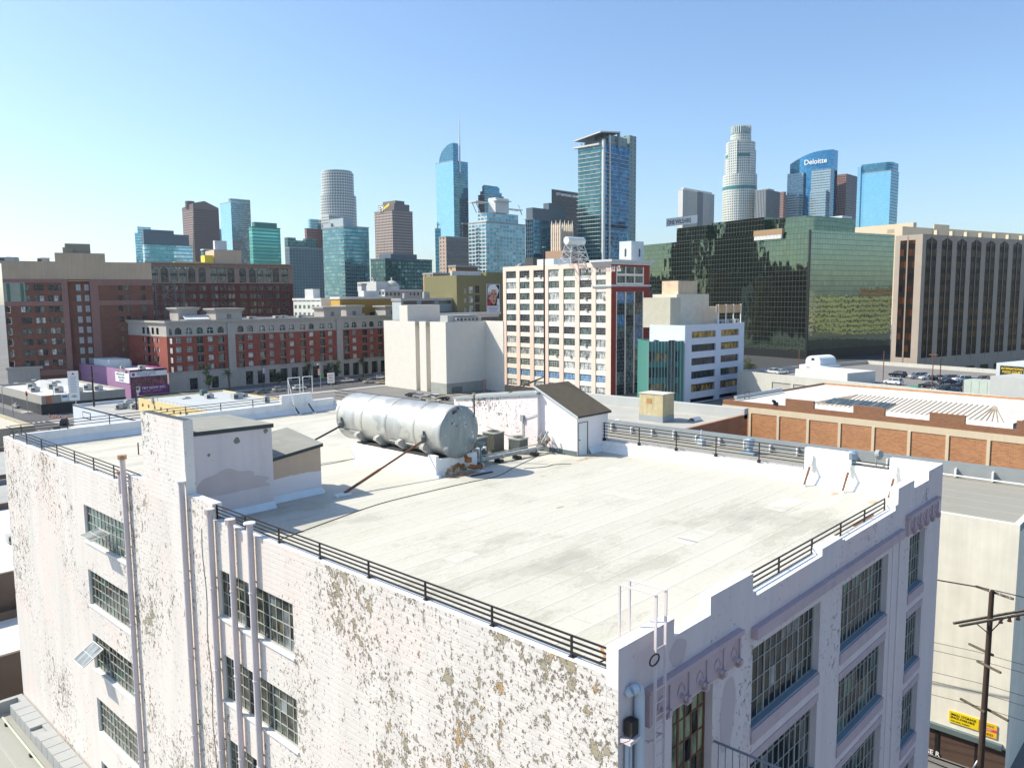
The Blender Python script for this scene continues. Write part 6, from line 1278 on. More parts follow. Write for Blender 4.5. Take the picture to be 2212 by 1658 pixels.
# tall balconied residential tower
T_l1 = tower_mat('tower_balcony_green', (.14,.25,.25), (.07,.20,.21), 2.4, 3.1, .85, .78, glass2=(.24,.40,.40), jit=.02, metal=.6); T_l2 = tower_mat('tower_deep_blue', (.07,.12,.16), (.025,.085,.16), 1.9, 3.1, .8, .85, glass2=(.10,.30,.50), jit=.02)
B = Bl('skyscraper', 'tall ribbed residential tower with a white fin and tilted roof canopy', 'tower', X3(1608), X3(1408), X3(1893), Y3(318), d=610)
SLB = mat('balcony_white', (.60,.63,.60), .6); b = MB(); b.box(0,0,0,B.W*.98,B.D,B.H,0); b.build('facade_left', [T_l1], B.root) if False else None
b = MB(); b.wall((0,B.D),(0,-1),B.D,0,B.H,(),.1,0); xa_ = B.sR(X3(1668)); xb_ = B.sR(X3(1730)); xc_ = B.sR(X3(1828)); b.wall((0,0),(1,0),xc_,0,B.H+2,(),.1,1); b.wall((xc_,-.0),(1,0),B.W-xc_,0,B.H+12,(),.1,2); b.wall((B.W,0),(0,1),B.D,0,B.H+12,(),.1,2); b.wall((B.W,B.D),(-1,0),B.W,0,B.H,(),.1,0); b.face([(0,0,B.H),(B.W,0,B.H),(B.W,B.D,B.H),(0,B.D,B.H)],2); b.wall((xc_,B.D*.5),(0,-1),B.D*.5,B.H,B.H+12,(),.1,2)
T_l3 = tower_mat('tower_grey_punched', (.24,.32,.31), (.06,.12,.13), 5, 3.1, .3, .4, metal=.3); b.build('facade', [T_l1, T_l2, T_l3], B.root)
b = MB(); b.box(-1.0,-1.6,0,1.4,-.003,B.H+4,0); b.box(xa_-1.6,-1.0,0,xa_-.2,-.003,B.H+8,0); b.build('white_fin', [mat('fin_white', (.62,.66,.64), .6)], B.root)
b = MB(); nb_ = int(B.H/3.1)
for k in range(4, nb_): z = k*3.1; b.box(-1.7,1.5,z,-.003,B.D,z+.3,0); b.box(1.6,-1.3,z,xa_-1.8,-.003,z+.28,0); b.box(xa_+.1,-.9,z,xb_,-.003,z+.25,0) if k % 1 == 0 else None; b.box(xb_+2,-1.1,z,xc_-1,-.003,z+.25,0)
b.build('balcony_slab', [SLB], B.root)['kind'] = 'stuff'
b = MB(); b.box(-3,1.5,B.H+.0,.5,B.D+2.5,B.H+1.2,0); b.box(2,3,B.H,xa_,B.D*.8,B.H+4,1); b.box(xa_,1,B.H,xc_-2,B.D*.6,B.H+9,2); zt_ = B.H+7
b.face([(-4,-1,zt_+2.5),(xb_+2,-1,zt_+5.5),(xb_+2,B.D+1,zt_+1),(-4,B.D+1,zt_-1)],0); b.face([(-4,B.D+1,zt_-2),(xb_+2,B.D+1,zt_),(xb_+2,-1,zt_+4.5),(-4,-1,zt_+1.5)],1); b.face([(-4,-1,zt_+1.5),(xb_+2,-1,zt_+4.5),(xb_+2,-1,zt_+5.5),(-4,-1,zt_+2.5)],0); b.face([(-4,B.D+1,zt_-2),(-4,-1,zt_+1.5),(-4,-1,zt_+2.5),(-4,B.D+1,zt_-1)],0)
b.box(xb_,-1,B.H,xb_+2,.5,zt_+4.4,2); b.bar((0,B.D*.8,B.H),(-2,B.D*.8,zt_-4),.8,.8,0); b.build('roof_canopy', [mat('canopy_pale', (.60,.60,.56), .6), BLG, T_l3], B.root)
# white finned tower
B = tower('skyscraper', 'white tower with dark vertical fins left of the tall round white tower', X4(330), X4(305), X4(594), Y4(605), 1320, mat('plain_white_side', (.66,.66,.62), .7), m2=T_ol, cap=[(.05,.2,.95,.8,3)], roofm=mat('fin_roof', (.6,.6,.57)))
b = MB(); b.box(B.W*.45,-.3,0,B.W*.62,-.01,B.H+.9,0); b.build('dark_recess', [mat('recess_blue', (.06,.08,.11), .4)], B.root)
# tall tiered round tower
d_ = 1318; o, c, zt_ = round_tower('skyscraper', 'tallest round white tower stepping in tiers to a glass crown', [(X4(642),X4(900),Y4(492),28,.0),(X4(670),X4(890),Y4(236),28,.0),(X4(706),X4(862),Y4(180),28,0),(X4(712),X4(860),Y4(170),28,0)], d_, X4(776), T_us)
r_c = 75*d_/F/3.692; z9 = CAMZ+ray(X4(776),Y4(102)).z/ray(X4(776),Y4(102)).dot(fw0)*d_
b = MB(); b.tube((0,0,zt_),(0,0,z9-2),r_c*.86,28,0,caps=True)
for k in range(28): a = 2*math.pi*k/28; b.box(r_c*.95*math.cos(a)-.9,r_c*.95*math.sin(a)-.9,zt_,r_c*.95*math.cos(a)+.9,r_c*.95*math.sin(a)+.9,z9,1)
b.tube((0,0,zt_),(0,0,zt_+3),r_c,28,2); b.build('glass_crown', [mat('crown_glass', (.10,.2,.22), .2), mat('crown_ribs', (.45,.5,.48), .5), mat('crown_teal', (.04,.2,.2), .3)], o)
b = MB(); zA = CAMZ+(640-Y4(492))/F*d_; zB_ = CAMZ+(640-Y4(236))/F*d_
for (a_, z, rr) in ((-.9, zB_, 1.0),):
    pass
for k in range(4):
    a = YAW+math.pi+math.pi/2*k+.75; x, y = math.cos(a), math.sin(a); r1 = 111/3.692*d_/F
    q = Matrix.Rotation(a, 4, 'Z'); bb = MB(); bb.box(r1*.6,-8,0,r1*1.02,8,zB_-8 if k % 2 else zA+30,0); b.add(bb, q)
b.build('setback_wing', [T_us], o)
b = MB()
for z in (CAMZ+(640-Y4(640))/F*d_, CAMZ+(640-Y4(400))/F*d_): b.tube((0,0,z),(0,0,z+5),(131 if z < 220 else 112)/3.692*d_/F, 28, 0)
b.build('green_band', [mat('crown_teal', (.04,.2,.2))], o)
B = tower('office_building', 'grey tower with vertical ribs right of the tallest round tower', X4(983), X4(918), X4(1120), Y4(607), 1260, T_sec, m2=T_sec, roofm=mat('sec_grey', (.33,.34,.33)), cap=[(.3,.2,.7,.8,3)])
tower('office_building', 'slim brick red slab beside the grey ribbed tower', X4(1122), X4(1118), X4(1166), Y4(625), 1240, T_br)
# blue tower with curved top and two grey wings
B = tower('skyscraper', 'royal blue glass tower with a curved top, white lettering and two grey wings', X4(1500), X4(1196), X4(1552), Y4(445), 1270, T_delb, m2=T_wg2)
b = MB(); n = 12; ya_, yb_ = 0, B.D
for k in range(n):
    y0_, y1_ = B.D*k/n, B.D*(k+1)/n; h0 = 22+9*(1-(k/n))-6*(k/n); h1 = 22+9*(1-((k+1)/n))-6*((k+1)/n); h0 += 5*math.sin(math.pi*k/n); h1 += 5*math.sin(math.pi*(k+1)/n); x0_ = -5*math.sin(math.pi*k/n); x1_ = -5*math.sin(math.pi*(k+1)/n)
    b.face([(x1_,y1_,0),(x0_,y0_,0),(x0_,y0_,B.H+h0),(x1_,y1_,B.H+h1)],0); b.face([(x0_,y0_,B.H+h0),(20,y0_,B.H+h0),(20,y1_,B.H+h1),(x1_,y1_,B.H+h1)],0); b.face([(20,y0_,0),(20,y1_,0),(20,y1_,B.H+h1),(20,y0_,B.H+h0)],0)
b.face([(0,0,B.H),(20,0,B.H),(20,0,B.H+31),(0,0,B.H+31)],0); b.face([(20,B.D,B.H),(0,B.D,B.H),(0,B.D,B.H+16),(20,B.D,B.H+16)],0); b.build('curved_front', [T_delb], B.root)
text3('Deloitte', 11, WHT, (-7.5,B.D*.62,B.H+11), R(-90), B.root, ext=.3)
for (a, c_, t, dd) in ((1168,1292,490,10),(1362,1512,462,14)):
    ya_, yb_ = B.sL(X4(c_)), B.sL(X4(a)); b = MB(); zt2 = B.zL(X4(a), Y4(t)); b.box(-dd,ya_,0,-5.3,yb_,zt2,0); b.box(-dd-8,ya_+3,0,-dd-.01,yb_-2,zt2-34,0); b.build('grey_wing', [T_del], B.root)
B = tower('skyscraper', 'maroon gridded tower between the curved blue tower and the sky blue tower', X4(1612), X4(1548), X4(1752), Y4(482), 1300, T_br, m2=T_br2)
B = tower('skyscraper', 'sky blue mirror glass tower with a rounded corner, last on the skyline right', X4(1960), X4(1765), X4(2066), Y4(455), 1120, T_gas, m2=T_wg2)
b = MB(); W, D = B.W, B.D; r_ = W*.25; 
def rbox(x0,y0,x1,y1,r,z0,z1): b.prism([(x0+r-r*math.cos(a), y0+r-r*math.sin(a)) for a in [math.pi/2*k/8 for k in range(9)]]+[(x1,y0),(x1,y1),(x0,y1)], z0, z1, 0)
rbox(0,0,W*.9,D*1.0,W*.3,B.H+1,B.zc(X4(1960),Y4(380)),); b.build('crown', [T_wg2], B.root)
b = MB(); b.box(-3,B.D-.5,0,W*.6,B.D+4,B.H+10,0); b.build('side_slab', [T_wg], B.root)
# mid-distance buildings
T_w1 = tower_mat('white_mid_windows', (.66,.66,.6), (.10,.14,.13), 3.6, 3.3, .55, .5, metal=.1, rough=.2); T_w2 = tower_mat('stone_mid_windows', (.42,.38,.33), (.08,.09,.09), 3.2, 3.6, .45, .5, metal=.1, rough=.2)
XM = lambda z: 614.4+z/5.76
YM = lambda z: 599.1+z/5.76
B = tower('apartment_block', 'white low apartment block with green framed windows behind the brick arcade roof', XM(455), XM(110), XM(575), YM(285), 345, T_w1, m2=mat('white_side', (.60,.60,.55)), cap=[(.1,.3,.8,.6,4)], roofm=RFW)
B = tower('apartment_block', 'mustard yellow apartment block with dark recesses behind the arcade roof', XM(688), XM(577), XM(1337), YM(270), 335, mat('mustard_side', (.56,.34,.07), .8), m2=mat('mustard', (.34,.2,.05), .8, var=.08), cap=[(.5,.3,.8,.6,2.5)], roofm=RFW)  # right face takes a darker mustard with the shade in it
b = MB(); b.box(B.sR(XM(695)),-.1,0,B.sR(XM(790)),-.003,B.H-6,0); [b.box(B.sR(XM(q)),-.1,z,B.sR(XM(q+60)),-.003,z+2.2,0) for q in (1060,1150,1240) for z in (B.H-8,B.H-12)]; b.build('window', [GK], B.root)
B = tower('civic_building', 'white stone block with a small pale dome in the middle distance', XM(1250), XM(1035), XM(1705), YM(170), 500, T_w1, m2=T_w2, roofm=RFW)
b = MB(); cx_ = B.sR(XM(1440)); r_ = B.sR(XM(1520))-B.sR(XM(1440)); cy_ = r_+3; b.tube((cx_,cy_,B.H),(cx_,cy_,B.H+r_*.55),r_*.95,20,0)
for i in range(6):
    a0, a1 = math.pi/2*i/6, math.pi/2*(i+1)/6; b.tube((cx_,cy_,B.H+r_*.55+r_*.75*math.sin(a0)),(cx_,cy_,B.H+r_*.55+r_*.75*math.sin(a1)),r_*.92*math.cos(a0),20,1,r2=max(.02,r_*.92*math.cos(a1)),caps=False)
b.tube((cx_,cy_,B.H+r_*1.25),(cx_,cy_,B.H+r_*1.7),.5,6,0); b.build('dome', [mat('dome_drum', (.6,.6,.55)), mat('dome_green', (.45,.46,.38), .7)], B.root)
b = MB(); b.box(-2,6,B.H,8,26,B.H+6,0); b.build('penthouse', [mat('white_side', (.60,.60,.55))], B.root)
tower('lift_tower', 'plain white slab tower in front of the dark teal apartments', XM(962), XM(915), XM(1018), YM(97), 455, mat('slab_white_side', (.72,.73,.72)), m2=mat('slab_white', (.52,.55,.57)))  # right face greyer and darker, shade put in the colour
tower('apartment_block', 'pale beige mid rise wedge left of the domed building', X(1815), X(1790), X(1830), Yv(865), 560, T_w1)
B = tower('parking_structure', 'long grey blue low block with window bands left of the olive building', XM(1450), XM(1340), XM(2140), YM(292), 305, mat('pale_end', (.5,.55,.56)), m2=tower_mat('grey_blue_bands', (.19,.25,.28), (.05,.06,.06), 9, 5.5, .75, .42, metal=.1), roofm=RFG, cap=[(.1,.3,.2,.5,2),(.45,.3,.55,.5,2.5)])  # right face colour includes its shade, the pale end is lit
T_o1 = tower_mat('orange_tan_windows', (.66,.42,.22), (.12,.10,.08), 4.4, 4.2, .3, .45, metal=.1, rough=.2); T_o2 = tower_mat('orange_tan_shade', (.33,.18,.09), (.05,.05,.05), 2.2, 3.6, .55, .55, metal=.1, rough=.2)  # second tan has the right face's shade mixed into the colour
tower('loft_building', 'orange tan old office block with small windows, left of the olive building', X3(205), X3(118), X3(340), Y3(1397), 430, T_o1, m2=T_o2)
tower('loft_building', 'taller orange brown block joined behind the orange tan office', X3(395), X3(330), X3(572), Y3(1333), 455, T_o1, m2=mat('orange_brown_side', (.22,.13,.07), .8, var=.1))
B = Bl('olive_building', 'olive green blank sided building carrying a tall portrait mural banner', 'building', X3(399), X3(388), X3(790), Y3(1402), d=322, rot=-4)
OLV = mat('olive_paint', (.20,.185,.085), .8, var=.08, vs=.2, streak=.08); b = MB(); B.D = 22
ho = [(B.sR(X3(a)), z, B.sR(X3(c_)), z+h_) for z in [B.H-7.2-k*3.85 for k in range(6)] for a, c_, h_ in ((458,480,1.6),(500,535,2.5),(552,588,3.0))]
B.shell(b, front=ho, dep=.25); b.box(B.sR(X3(648)),.02,B.H,B.W,14,B.zR(X3(700),Y3(1378)),0); b.build('wall', [OLV, RFG], B.root)
wi = Windows(B.root)
for k in range(6):
    z = B.H-7.2-k*3.85
    for a, c_, h_, g in ((458,480,1.6,GKG),(500,535,2.5,GL),(552,588,3.0,GK)): w_ = B.sR(X3(c_))-B.sR(X3(a)); wi.put((0,0),(1,0),B.sR(X3(a)),z,.2,('ol',a),(lambda w_=w_, h_=h_, a=a: win_flat(w_,h_,1 if a == 552 else 3,2,.1,.08)),[FRK if a == 552 else FRW, g])
wi.build()
b = MB(); b.box(0,3,B.H,B.W*.6,4,B.H+1.8,0); b.build('roof_screen', [mat('screen_pale', (.55,.58,.58))], B.root)
# mural banner: abstract face in large torn shapes
mu = thing('mural_banner', 'tall banner with a red, white and tan painted face hung on the olive wall', 'banner', (B.c[0]+B.dX[0]*B.sR(X5(52)), B.c[1]+B.dX[1]*B.sR(X5(52)), B.zR(X5(100),Y5(578))), B.rot)
mw = B.sR(X5(158))-B.sR(X5(52)); mh = B.zR(X5(100),Y5(340))-B.zR(X5(100),Y5(578)); b = MB(); b.box(0,-.15,0,mw,-.01,mh,0); b.build('sheet', [mat('banner_white', (.78,.78,.8), .6)], mu)
pal = {'k': mat('ink', (.02,.025,.03)), 'r': mat('poster_red', (.55,.03,.03)), 's': mat('skin_tan', (.62,.33,.22)), 'w': mat('poster_white', (.85,.84,.82)), 'g': mat('poster_grey', (.4,.43,.45)), 'd': mat('brown_line', (.22,.09,.06))}
def shp(key, pts, d_): 
    bb = MB(); bb.face([(x*mw,-.15-.004*d_,z*mh) for x, z in pts],0); bb.build('painted_shape', [pal[key]], mu)
shp('k',[(.03,.27),(.97,.27),(.97,.98),(.03,.98)],1); shp('g',[(.05,.55),(.3,.45),(.28,.95),(.08,.97)],2); shp('w',[(.2,.8),(.35,.62),(.8,.6),(.92,.78),(.6,.99),(.3,.97)],3)
shp('s',[(.3,.42),(.52,.3),(.74,.42),(.8,.68),(.66,.82),(.38,.82),(.26,.66)],4); shp('w',[(.12,.68),(.3,.86),(.62,.93),(.85,.72),(.93,.8),(.66,.99),(.26,.97),(.08,.82)],5); shp('r',[(.03,.27),(.3,.27),(.34,.4),(.1,.5)],5); shp('r',[(.08,.5),(.3,.6),(.28,.66),(.06,.62)],5); shp('k',[(.34,.64),(.48,.66),(.47,.69),(.34,.68)],6); shp('k',[(.58,.66),(.72,.64),(.72,.68),(.58,.69)],6); shp('d',[(.5,.52),(.56,.5),(.55,.66),(.51,.66)],6); shp('r',[(.42,.43),(.53,.41),(.63,.43),(.53,.47)],6); shp('d',[(.6,.3),(.74,.42),(.78,.6),(.68,.48)],5); shp('w',[(.74,.3),(.97,.27),(.95,.5),(.82,.52)],5)
for k in range(4):
    text3('pqbd nwmo eanr'[:11-k], mh*.045, mat('banner_text', (.15,.15,.16)), (mw*.14,-.16,mh*(.19-.045*k)), 0, mu, ext=.005) if False else None
    bb = MB(); bb.box(mw*(.14+.03*k),-.16,mh*(.2-.045*k),mw*(.86-.04*k),-.151,mh*(.215-.045*k),0); bb.build('printed_line', [mat('banner_text', (.25,.25,.28))], mu)
# corniced grey building behind the blank white one
B = Bl('grey_cornice_building', 'grey low building with a deep cornice behind the blank white building', 'building', XB(800), XB(780), XB(1865), YB(235), d=300, rot=-4)
b = MB(); B.D = 20; B.shell(b); b.build('wall', [mat('grey_stone_dark', (.13,.14,.14), .85, var=.15, streak=.2), RFG], B.root); b = MB(); b.box(-1,-1.2,B.H-.8,B.W+1.2,-.003,B.H+.2,0); b.box(-.5,-.6,B.H-1.8,B.W+.6,-.004,B.H-.803,0); b.build('cornice', [mat('grey_white_cornice', (.55,.57,.57))], B.root)
B = Bl('white_plant_building', 'white ribbed plant building on top behind the green glass block', 'building', X4(1590), X4(1435), X4(1692), Y4(812), d=640, rot=-15); b = MB(); B.D = min(B.D, 40); B.shell(b); b.build('wall', [tower_mat('white_ribs', (.55,.62,.66), (.06,.08,.10), 3.5, 40, .7, .1, metal=.1), RFW], B.root); b = MB(); b.box(-.1,2,B.H-10,-.003,B.D-2,B.H-6,0); b.box(2,-.1,B.H-10,B.W-1,-.003,B.H-6,0); b.build('window_band', [FRK], B.root)
o = thing('roof_sign', 'white wall sign with black lettering on the left roof of the green glass block', 'sign', (atd(X4(202), 640, 640).x, atd(X4(202), 640, 640).y, CAMZ+(640-Y4(915))/F*640), R(-105))
text_w = 34; b = MB(); b.box(0,0,0,text_w,.3,6.2,0); b.build('board', [WHT], o); text3('ONE WILSHIRE', 4.6, BLKS, (1.2,-.03,1.3), 0, o, ext=.02, sx=.86)
# ---------------------------------------------------------------- ground, streets, near low buildings
b = MB(); b.face([(-4000,-6000,0),(9000,-6000,0),(9000,9000,0),(-4000,9000,0)]); struct(b.build('ground', mat('city_ground', (.17,.165,.155), .9, var=.3, vs=.05), None))
ASP = mat('asphalt', (.075,.075,.078), .9, var=.25, vs=.35, bump=.1); SWK = mat('pavement', (.34,.33,.31), .85, var=.15, vs=.4)
b = MB(); b.face([(-200,232,.02),(420,232,.02),(420,252.5,.02),(-200,252.5,.02)]); struct(b.build('street', [ASP], None))
b = MB(); b.face([(53,60,.024),(66,60,.024),(66,420,.024),(53,420,.024)]); struct(b.build('side_street', [ASP], None))
b = MB(); b.face([(215,90,.012),(520,10,.012),(600,180,.012),(300,300,.012)]); struct(b.build('far_street', [mat('dark_asphalt', (.04,.04,.04), .9, var=.3, vs=.1)], None))
b = MB(); b.face([(40.5,-60,.02),(55,-60,.02),(55,140,.02),(40.5,140,.02)]); struct(b.build('alley', [ASP], None))
b = MB(); b.box(66.4,252.8,0,420,257.5,.15); b.box(-200,252.8,0,52.8,257.5,.15); b.box(66.4,227,0,420,231.6,.15); b.box(66.3,60,0,68,226.9,.15); b.box(49,60,0,52.7,226.9,.15); struct(b.build('pavement', [SWK], None))
b = MB()
for i in range(90): x = -190+i*6.5; (not 50 < x < 68) and b.face([(x,242,.03),(x+3,242,.03),(x+3,242.15,.03),(x,242.15,.03)])
for i in range(10): b.face([(54+i*1.2,229,.032),(54.6+i*1.2,229,.032),(54.6+i*1.2,231.5,.032),(54+i*1.2,231.5,.032)])
for i in range(30): b.face([(59.6,80+i*5,.032),(59.75,80+i*5,.032),(59.75,82+i*5,.032),(59.6,82+i*5,.032)])
struct(b.build('road_marking', [mat('road_paint', (.6,.6,.55))], None))
b = MB(); 
for (x0, y0, x1, y1) in ((54.6,236,56.2,252),(57.2,255,58.8,290),(54.6,262,56.4,300)): b.face([(x0,y0,.034),(x1,y0,.034),(x1,y1,.034),(x0,y1,.034)])
struct(b.build('green_bike_lane', [mat('green_lane', (.05,.18,.12))], None))
def box_building(name, label, x0, y0, x1, y1, H, wm, rm, rot=0, cat='building', par=.7, front=(), left=(), dep=.25, mats=None):
    o = thing(name, label, cat, (x0, y0, 0), R(rot)); B = Bl.__new__(Bl); B.W, B.D, B.H, B.root, B.rot = x1-x0, y1-y0, H, o, R(rot)
    b = MB(); Bl.shell(B, b, par=par, front=front, left=left, dep=dep); b.build('wall', [wm, rm], o); return B
# corner shops, left
SHP = mat('shop_beige', (.36,.34,.30), .8, var=.1, vs=.5, streak=.12); DKS = mat('shop_dark', (.035,.035,.038), .7)
B = box_building('corner_shops', 'low beige corner shops with a flat white roof at the left street junction', 69, 245.5, 91.5, 291, 5.3, SHP, RFW, front=[(1,.3,4,2.6),(6,.3,9.5,2.6),(11,.3,20,2.6)], left=[(2,.3,10,2.6),(14,.3,22,2.6),(26,.3,34,2.6),(37,.3,43,2.6)], dep=.6)
b = MB(); b.box(-.3,-.3,.0,B.W,-.003,2.9,0); b.box(-.3,-.003,0,-.003,B.D,2.9,0); b.build('shopfront', [DKS], B.root)
b = MB(); b.box(1.2,-.35,3.0,2.4,-.01,5.2,0); b.build('orange_panel', [mat('orange_sign', (.5,.17,.07))], B.root)
b = MB(); b.box(5,-.35,3.3,6.8,-.01,5.1,0); b.box(5.2,-.37,4.4,6.6,-.351,4.9,1); b.build('shop_sign', [WHT, mat('sign_blue', (.04,.1,.35))], B.root)
for k, (x, y) in enumerate(((4,20),(6,30),(12,8),(16,12),(18,9),(10,24),(14,34),(8,12))): rooftop_unit(x, y, 4.6, 2.4, 1.8, 1.4+.3*(k % 2), B.root)
b = MB(); b.face([(8,30,4.62),(20,30,4.62),(18,36,6.6),(10,36,6.6)]); b.face([(10,36,6.6),(18,36,6.6),(20,42,4.62),(8,42,4.62)]); b.face([(8,30,4.62),(10,36,6.6),(8,42,4.62)]); b.face([(20,30,4.62),(20,42,4.62),(18,36,6.6)]); b.build('hipped_skylight', [RFW], B.root)
# purple shop
PUR = mat('purple_paint', (.20,.035,.155), .75, var=.08, vs=.4); PURL = mat('lilac_paint', (.37,.20,.35), .75, var=.1, vs=.3)
B = box_building('purple_shop', 'two storey purple and pink import shop with banners, beside the beige corner shops', 99.6, 262.5, 111.5, 318, 9.3, PUR, RFW, rot=0)
b = MB(); b.wall((-.02,B.D),(0,-1),B.D,0,9.32,(),.1,0); b.build('side_wall', [PURL], B.root)
b = MB(); b.box(.5,-.1,4.0,11.6,-.003,6.6,0); [b.box(x-.06,-.14,4.0,x+.06,-.101,6.6,1) for x in (.5,4.2,7.9,11.5)]; b.box(0,-.12,.0,11.9,-.003,.9,2); b.build('shop_window', [glass_mat('red_blue_glass', (.12,.03,.05), .2, var=.8, vs=2), PUR, mat('navy_base', (.04,.06,.1))], B.root)
b = MB(); b.box(.1,-.16,7.0,11.8,-.003,8.6,0); b.box(3.4,-.17,8.6,11.0,-.003,9.25,1); bn = b.build('banner', [WHT, BLKS], B.root)
GRT = mat('banner_ink', (.12,.12,.14)); BLT = mat('banner_blue', (.12,.2,.6))
text3('TryNowInc.com', .55, WHT, (3.7,-.2,8.68), 0, B.root, ext=.01); text3('100% Human Hair Extensions', .52, BLT, (1.9,-.2,8.05), 0, B.root, ext=.01); text3('Hair Extensions Tools / Wigs', .5, GRT, (2.2,-.2,7.55), 0, B.root, ext=.01); text3('Tel: 213.748.6065', .45, GRT, (3,-.2,7.1), 0, B.root, ext=.01)
text3('TRY NOW INC.', 1.15, WHT, (3.4,-.06,2.75), 0, B.root, ext=.02); text3('IMPORT - EXPORT', .75, mat('pink_letters', (.6,.35,.55)), (3.6,-.06,1.85), 0, B.root, ext=.02, sx=1.05); text3('HUMAN HAIR', .5, mat('orange_letters', (.55,.2,.08)), (4,-.06,1.2), 0, B.root, ext=.02)
b = MB(); b.box(1.3,-.12,2.0,2.9,-.003,3.9,0); b.tube((2.1,-.14,3.1),(2.1,-.121,3.1),.45,12,1); b.build('portrait_sign', [WHT, GRT], B.root); b = MB(); b.tube((1.0,-.19,7.8),(1.0,-.161,7.8),.5,12,0); b.build('portrait_disc', [GRT], B.root)
b = MB(); b.box(-.15,.4,5.0,-.03,12,8.2,0); b.box(-.16,2.0,8.2,-.03,9.5,8.9,1); b.build('side_banner', [WHT, BLKS], B.root)
text3('TryNowInc.com', .9, WHT, (-.18,9.2,8.3), R(-90), B.root, ext=.01); text3('100% Human Hair & Wigs', .8, GRT, (-.17,11,7.3), R(-90), B.root, ext=.01, sx=.8); text3('BRAIDS & WEAVES', .8, BLT, (-.17,9.5,6.3), R(-90), B.root, ext=.01, sx=.8); text3('Tel 213.748.6065', .7, GRT, (-.17,9,5.4), R(-90), B.root, ext=.01, sx=.8)
b = MB(); b.box(1,20,8.6,8,34,11.5,0); b.box(8,24,8.6,10,30,10.5,0); b.build('roof_house', [mat('blue_white_house', (.5,.56,.6))], B.root); rooftop_unit(7,8,8.6,2,1.6,1.4,B.root); rooftop_unit(3,14,8.6,1.2,1.2,1.1,B.root)
# white low building and yellow building behind our back parapet
B = box_building('white_low_building', 'low white building with a flat grey roof behind the back parapet', 67.8, 170, 84, 216.5, 5.6, mat('blue_white_wall', (.66,.71,.76), .75, var=.07, streak=.08), RFG, left=[(7,3.0,12,4.4)], dep=.1)
b = MB(); b.box(-.05,B.D-12.2,2.9,-.003,B.D-6.8,4.5,0); b.box(-.07,B.D-11.9,3.1,-.051,B.D-7.1,4.3,1); b.build('black_frame', [BLKS, mat('blue_white_wall', (.66,.71,.76))], B.root)
b = MB(); b.box(-.12,-.1,5.4,-.003,B.D,5.66,0); b.box(-.12,B.D,5.4,B.W,B.D+.12,5.66,0); b.build('black_coping', [DKS], B.root)
for k, (x, y) in enumerate(((6,33),(7.5,34),(9,31),(12,28),(13,26),(11,40))): 
    rooftop_unit(x, y, 4.9, 1.6, 1.4, 1.2, B.root)
    bb = MB(); bb.path([(x+1,y,5.0),(x+1,y,6.2),(x+2.2,y-.3,6.2),(x+2.6,y-.5,5.0)],.22,8); bb.build('duct', [mat('galvanised', (.45,.47,.47), .4, metal=.5)], B.root)
YLW = mat('yellow_plaster_wall', (.66,.52,.26), .8, var=.08, vs=.4, streak=.1)
B = box_building('yellow_building', 'pale yellow building with small square openings and a flat grey roof', 75.5, 135, 97, 194.8, 8.2, YLW, mat('cool_grey_roof', (.42,.45,.45), .85, var=.15, vs=.2), left=[(2+i*3.4, 6.3, 2.9+i*3.4, 7.1) for i in range(16)]+[(1.2+i*6.8, 1.5, 2.6+i*6.8, 4.3) for i in range(8)], dep=.3, par=.3)
b = MB()
for i in range(8): b.box(.25,B.D-2.6-i*6.8,1.5,.3,B.D-1.2-i*6.8,4.3,0); b.tube((.0,B.D-1.9-i*6.8,4.3),(.02,B.D-1.9-i*6.8,4.3),.7,14,0)
b.build('arched_window', [GK], B.root)
b = MB()
for i in range(30): b.bar((.15,B.D-1-i*2,8.2),(.15,B.D-1-i*2,8.8),.04,.04)
b.bar((.15,B.D,8.8),(.15,0,8.8),.04,.04); b.bar((.15,B.D-.1,8.8),(B.W,B.D-.1,8.8),.04,.04); b.build('roof_rail', [FRG], B.root)
for k, (x, y, w_, h_) in enumerate(((12,48,1.8,1.5),(16,42,2.4,1.8),(19,44,1.4,1.2),(8,52,2.2,.6),(17,30,1.2,2.0),(18.5,22,1.3,1.4),(14,55,1.5,1.8))): rooftop_unit(x, y, 7.5, w_, w_*.8, h_, B.root, m=(mat('unit_green', (.10,.16,.15)) if k == 6 else None))
b = MB(); b.box(-.3,B.D-9,7.6,-.003,B.D-8.3,8.9,0); b.path([(0,B.D-8.6,8.2),(-.2,B.D-8.6,9.4),(1,B.D-8.6,9.4),(1,B.D-8.6,7.6)],.04,5); b.build('wall_ladder', [FRG], B.root)
# flat roofs to the left below us
B = box_building('left_flat_building', 'low building with a worn grey roof and block parapet at the lower left', 0, 8, 13.95, 58.4, 5.5, mat('block_grey', (.34,.35,.34), .85, var=.12), roof_mat('grey_roll_roof', (.30,.30,.265), 0, 1.1, .35), par=.75)
b = MB()
for k in range(46): b.box(B.W-1.0,48.2-k*1.05,4.78,B.W-.05,49.2-k*1.05,5.52-(.18 if k % 9 == 4 else 0),0)
b.build('parapet_block', [mat('block_grey', (.34,.35,.34))], B.root)['kind'] = 'stuff'
b = MB(); b.tube((B.W-1.5,49,4.95),(B.W-1.5,0,4.95),.06,6); [b.box(B.W-1.62,48-k*5,4.76,B.W-1.4,48.2-k*5,4.92,1) for k in range(9)]; b.build('gutter_pipe', [mat('pale_green_pipe', (.5,.55,.4)), DKS], B.root)
B = box_building('far_left_roof', 'low building with a bright white roof left of the peeling wall', -16, 78, 46, 106, 8.0, mat('dim_brown_wall', (.12,.09,.07), .8, var=.2), RFW)
for k, (x, y) in enumerate(((33,20),(38,12),(29,8),(41,21))): rooftop_unit(x, y, 7.3, 1.4, 1.2, .9, B.root)
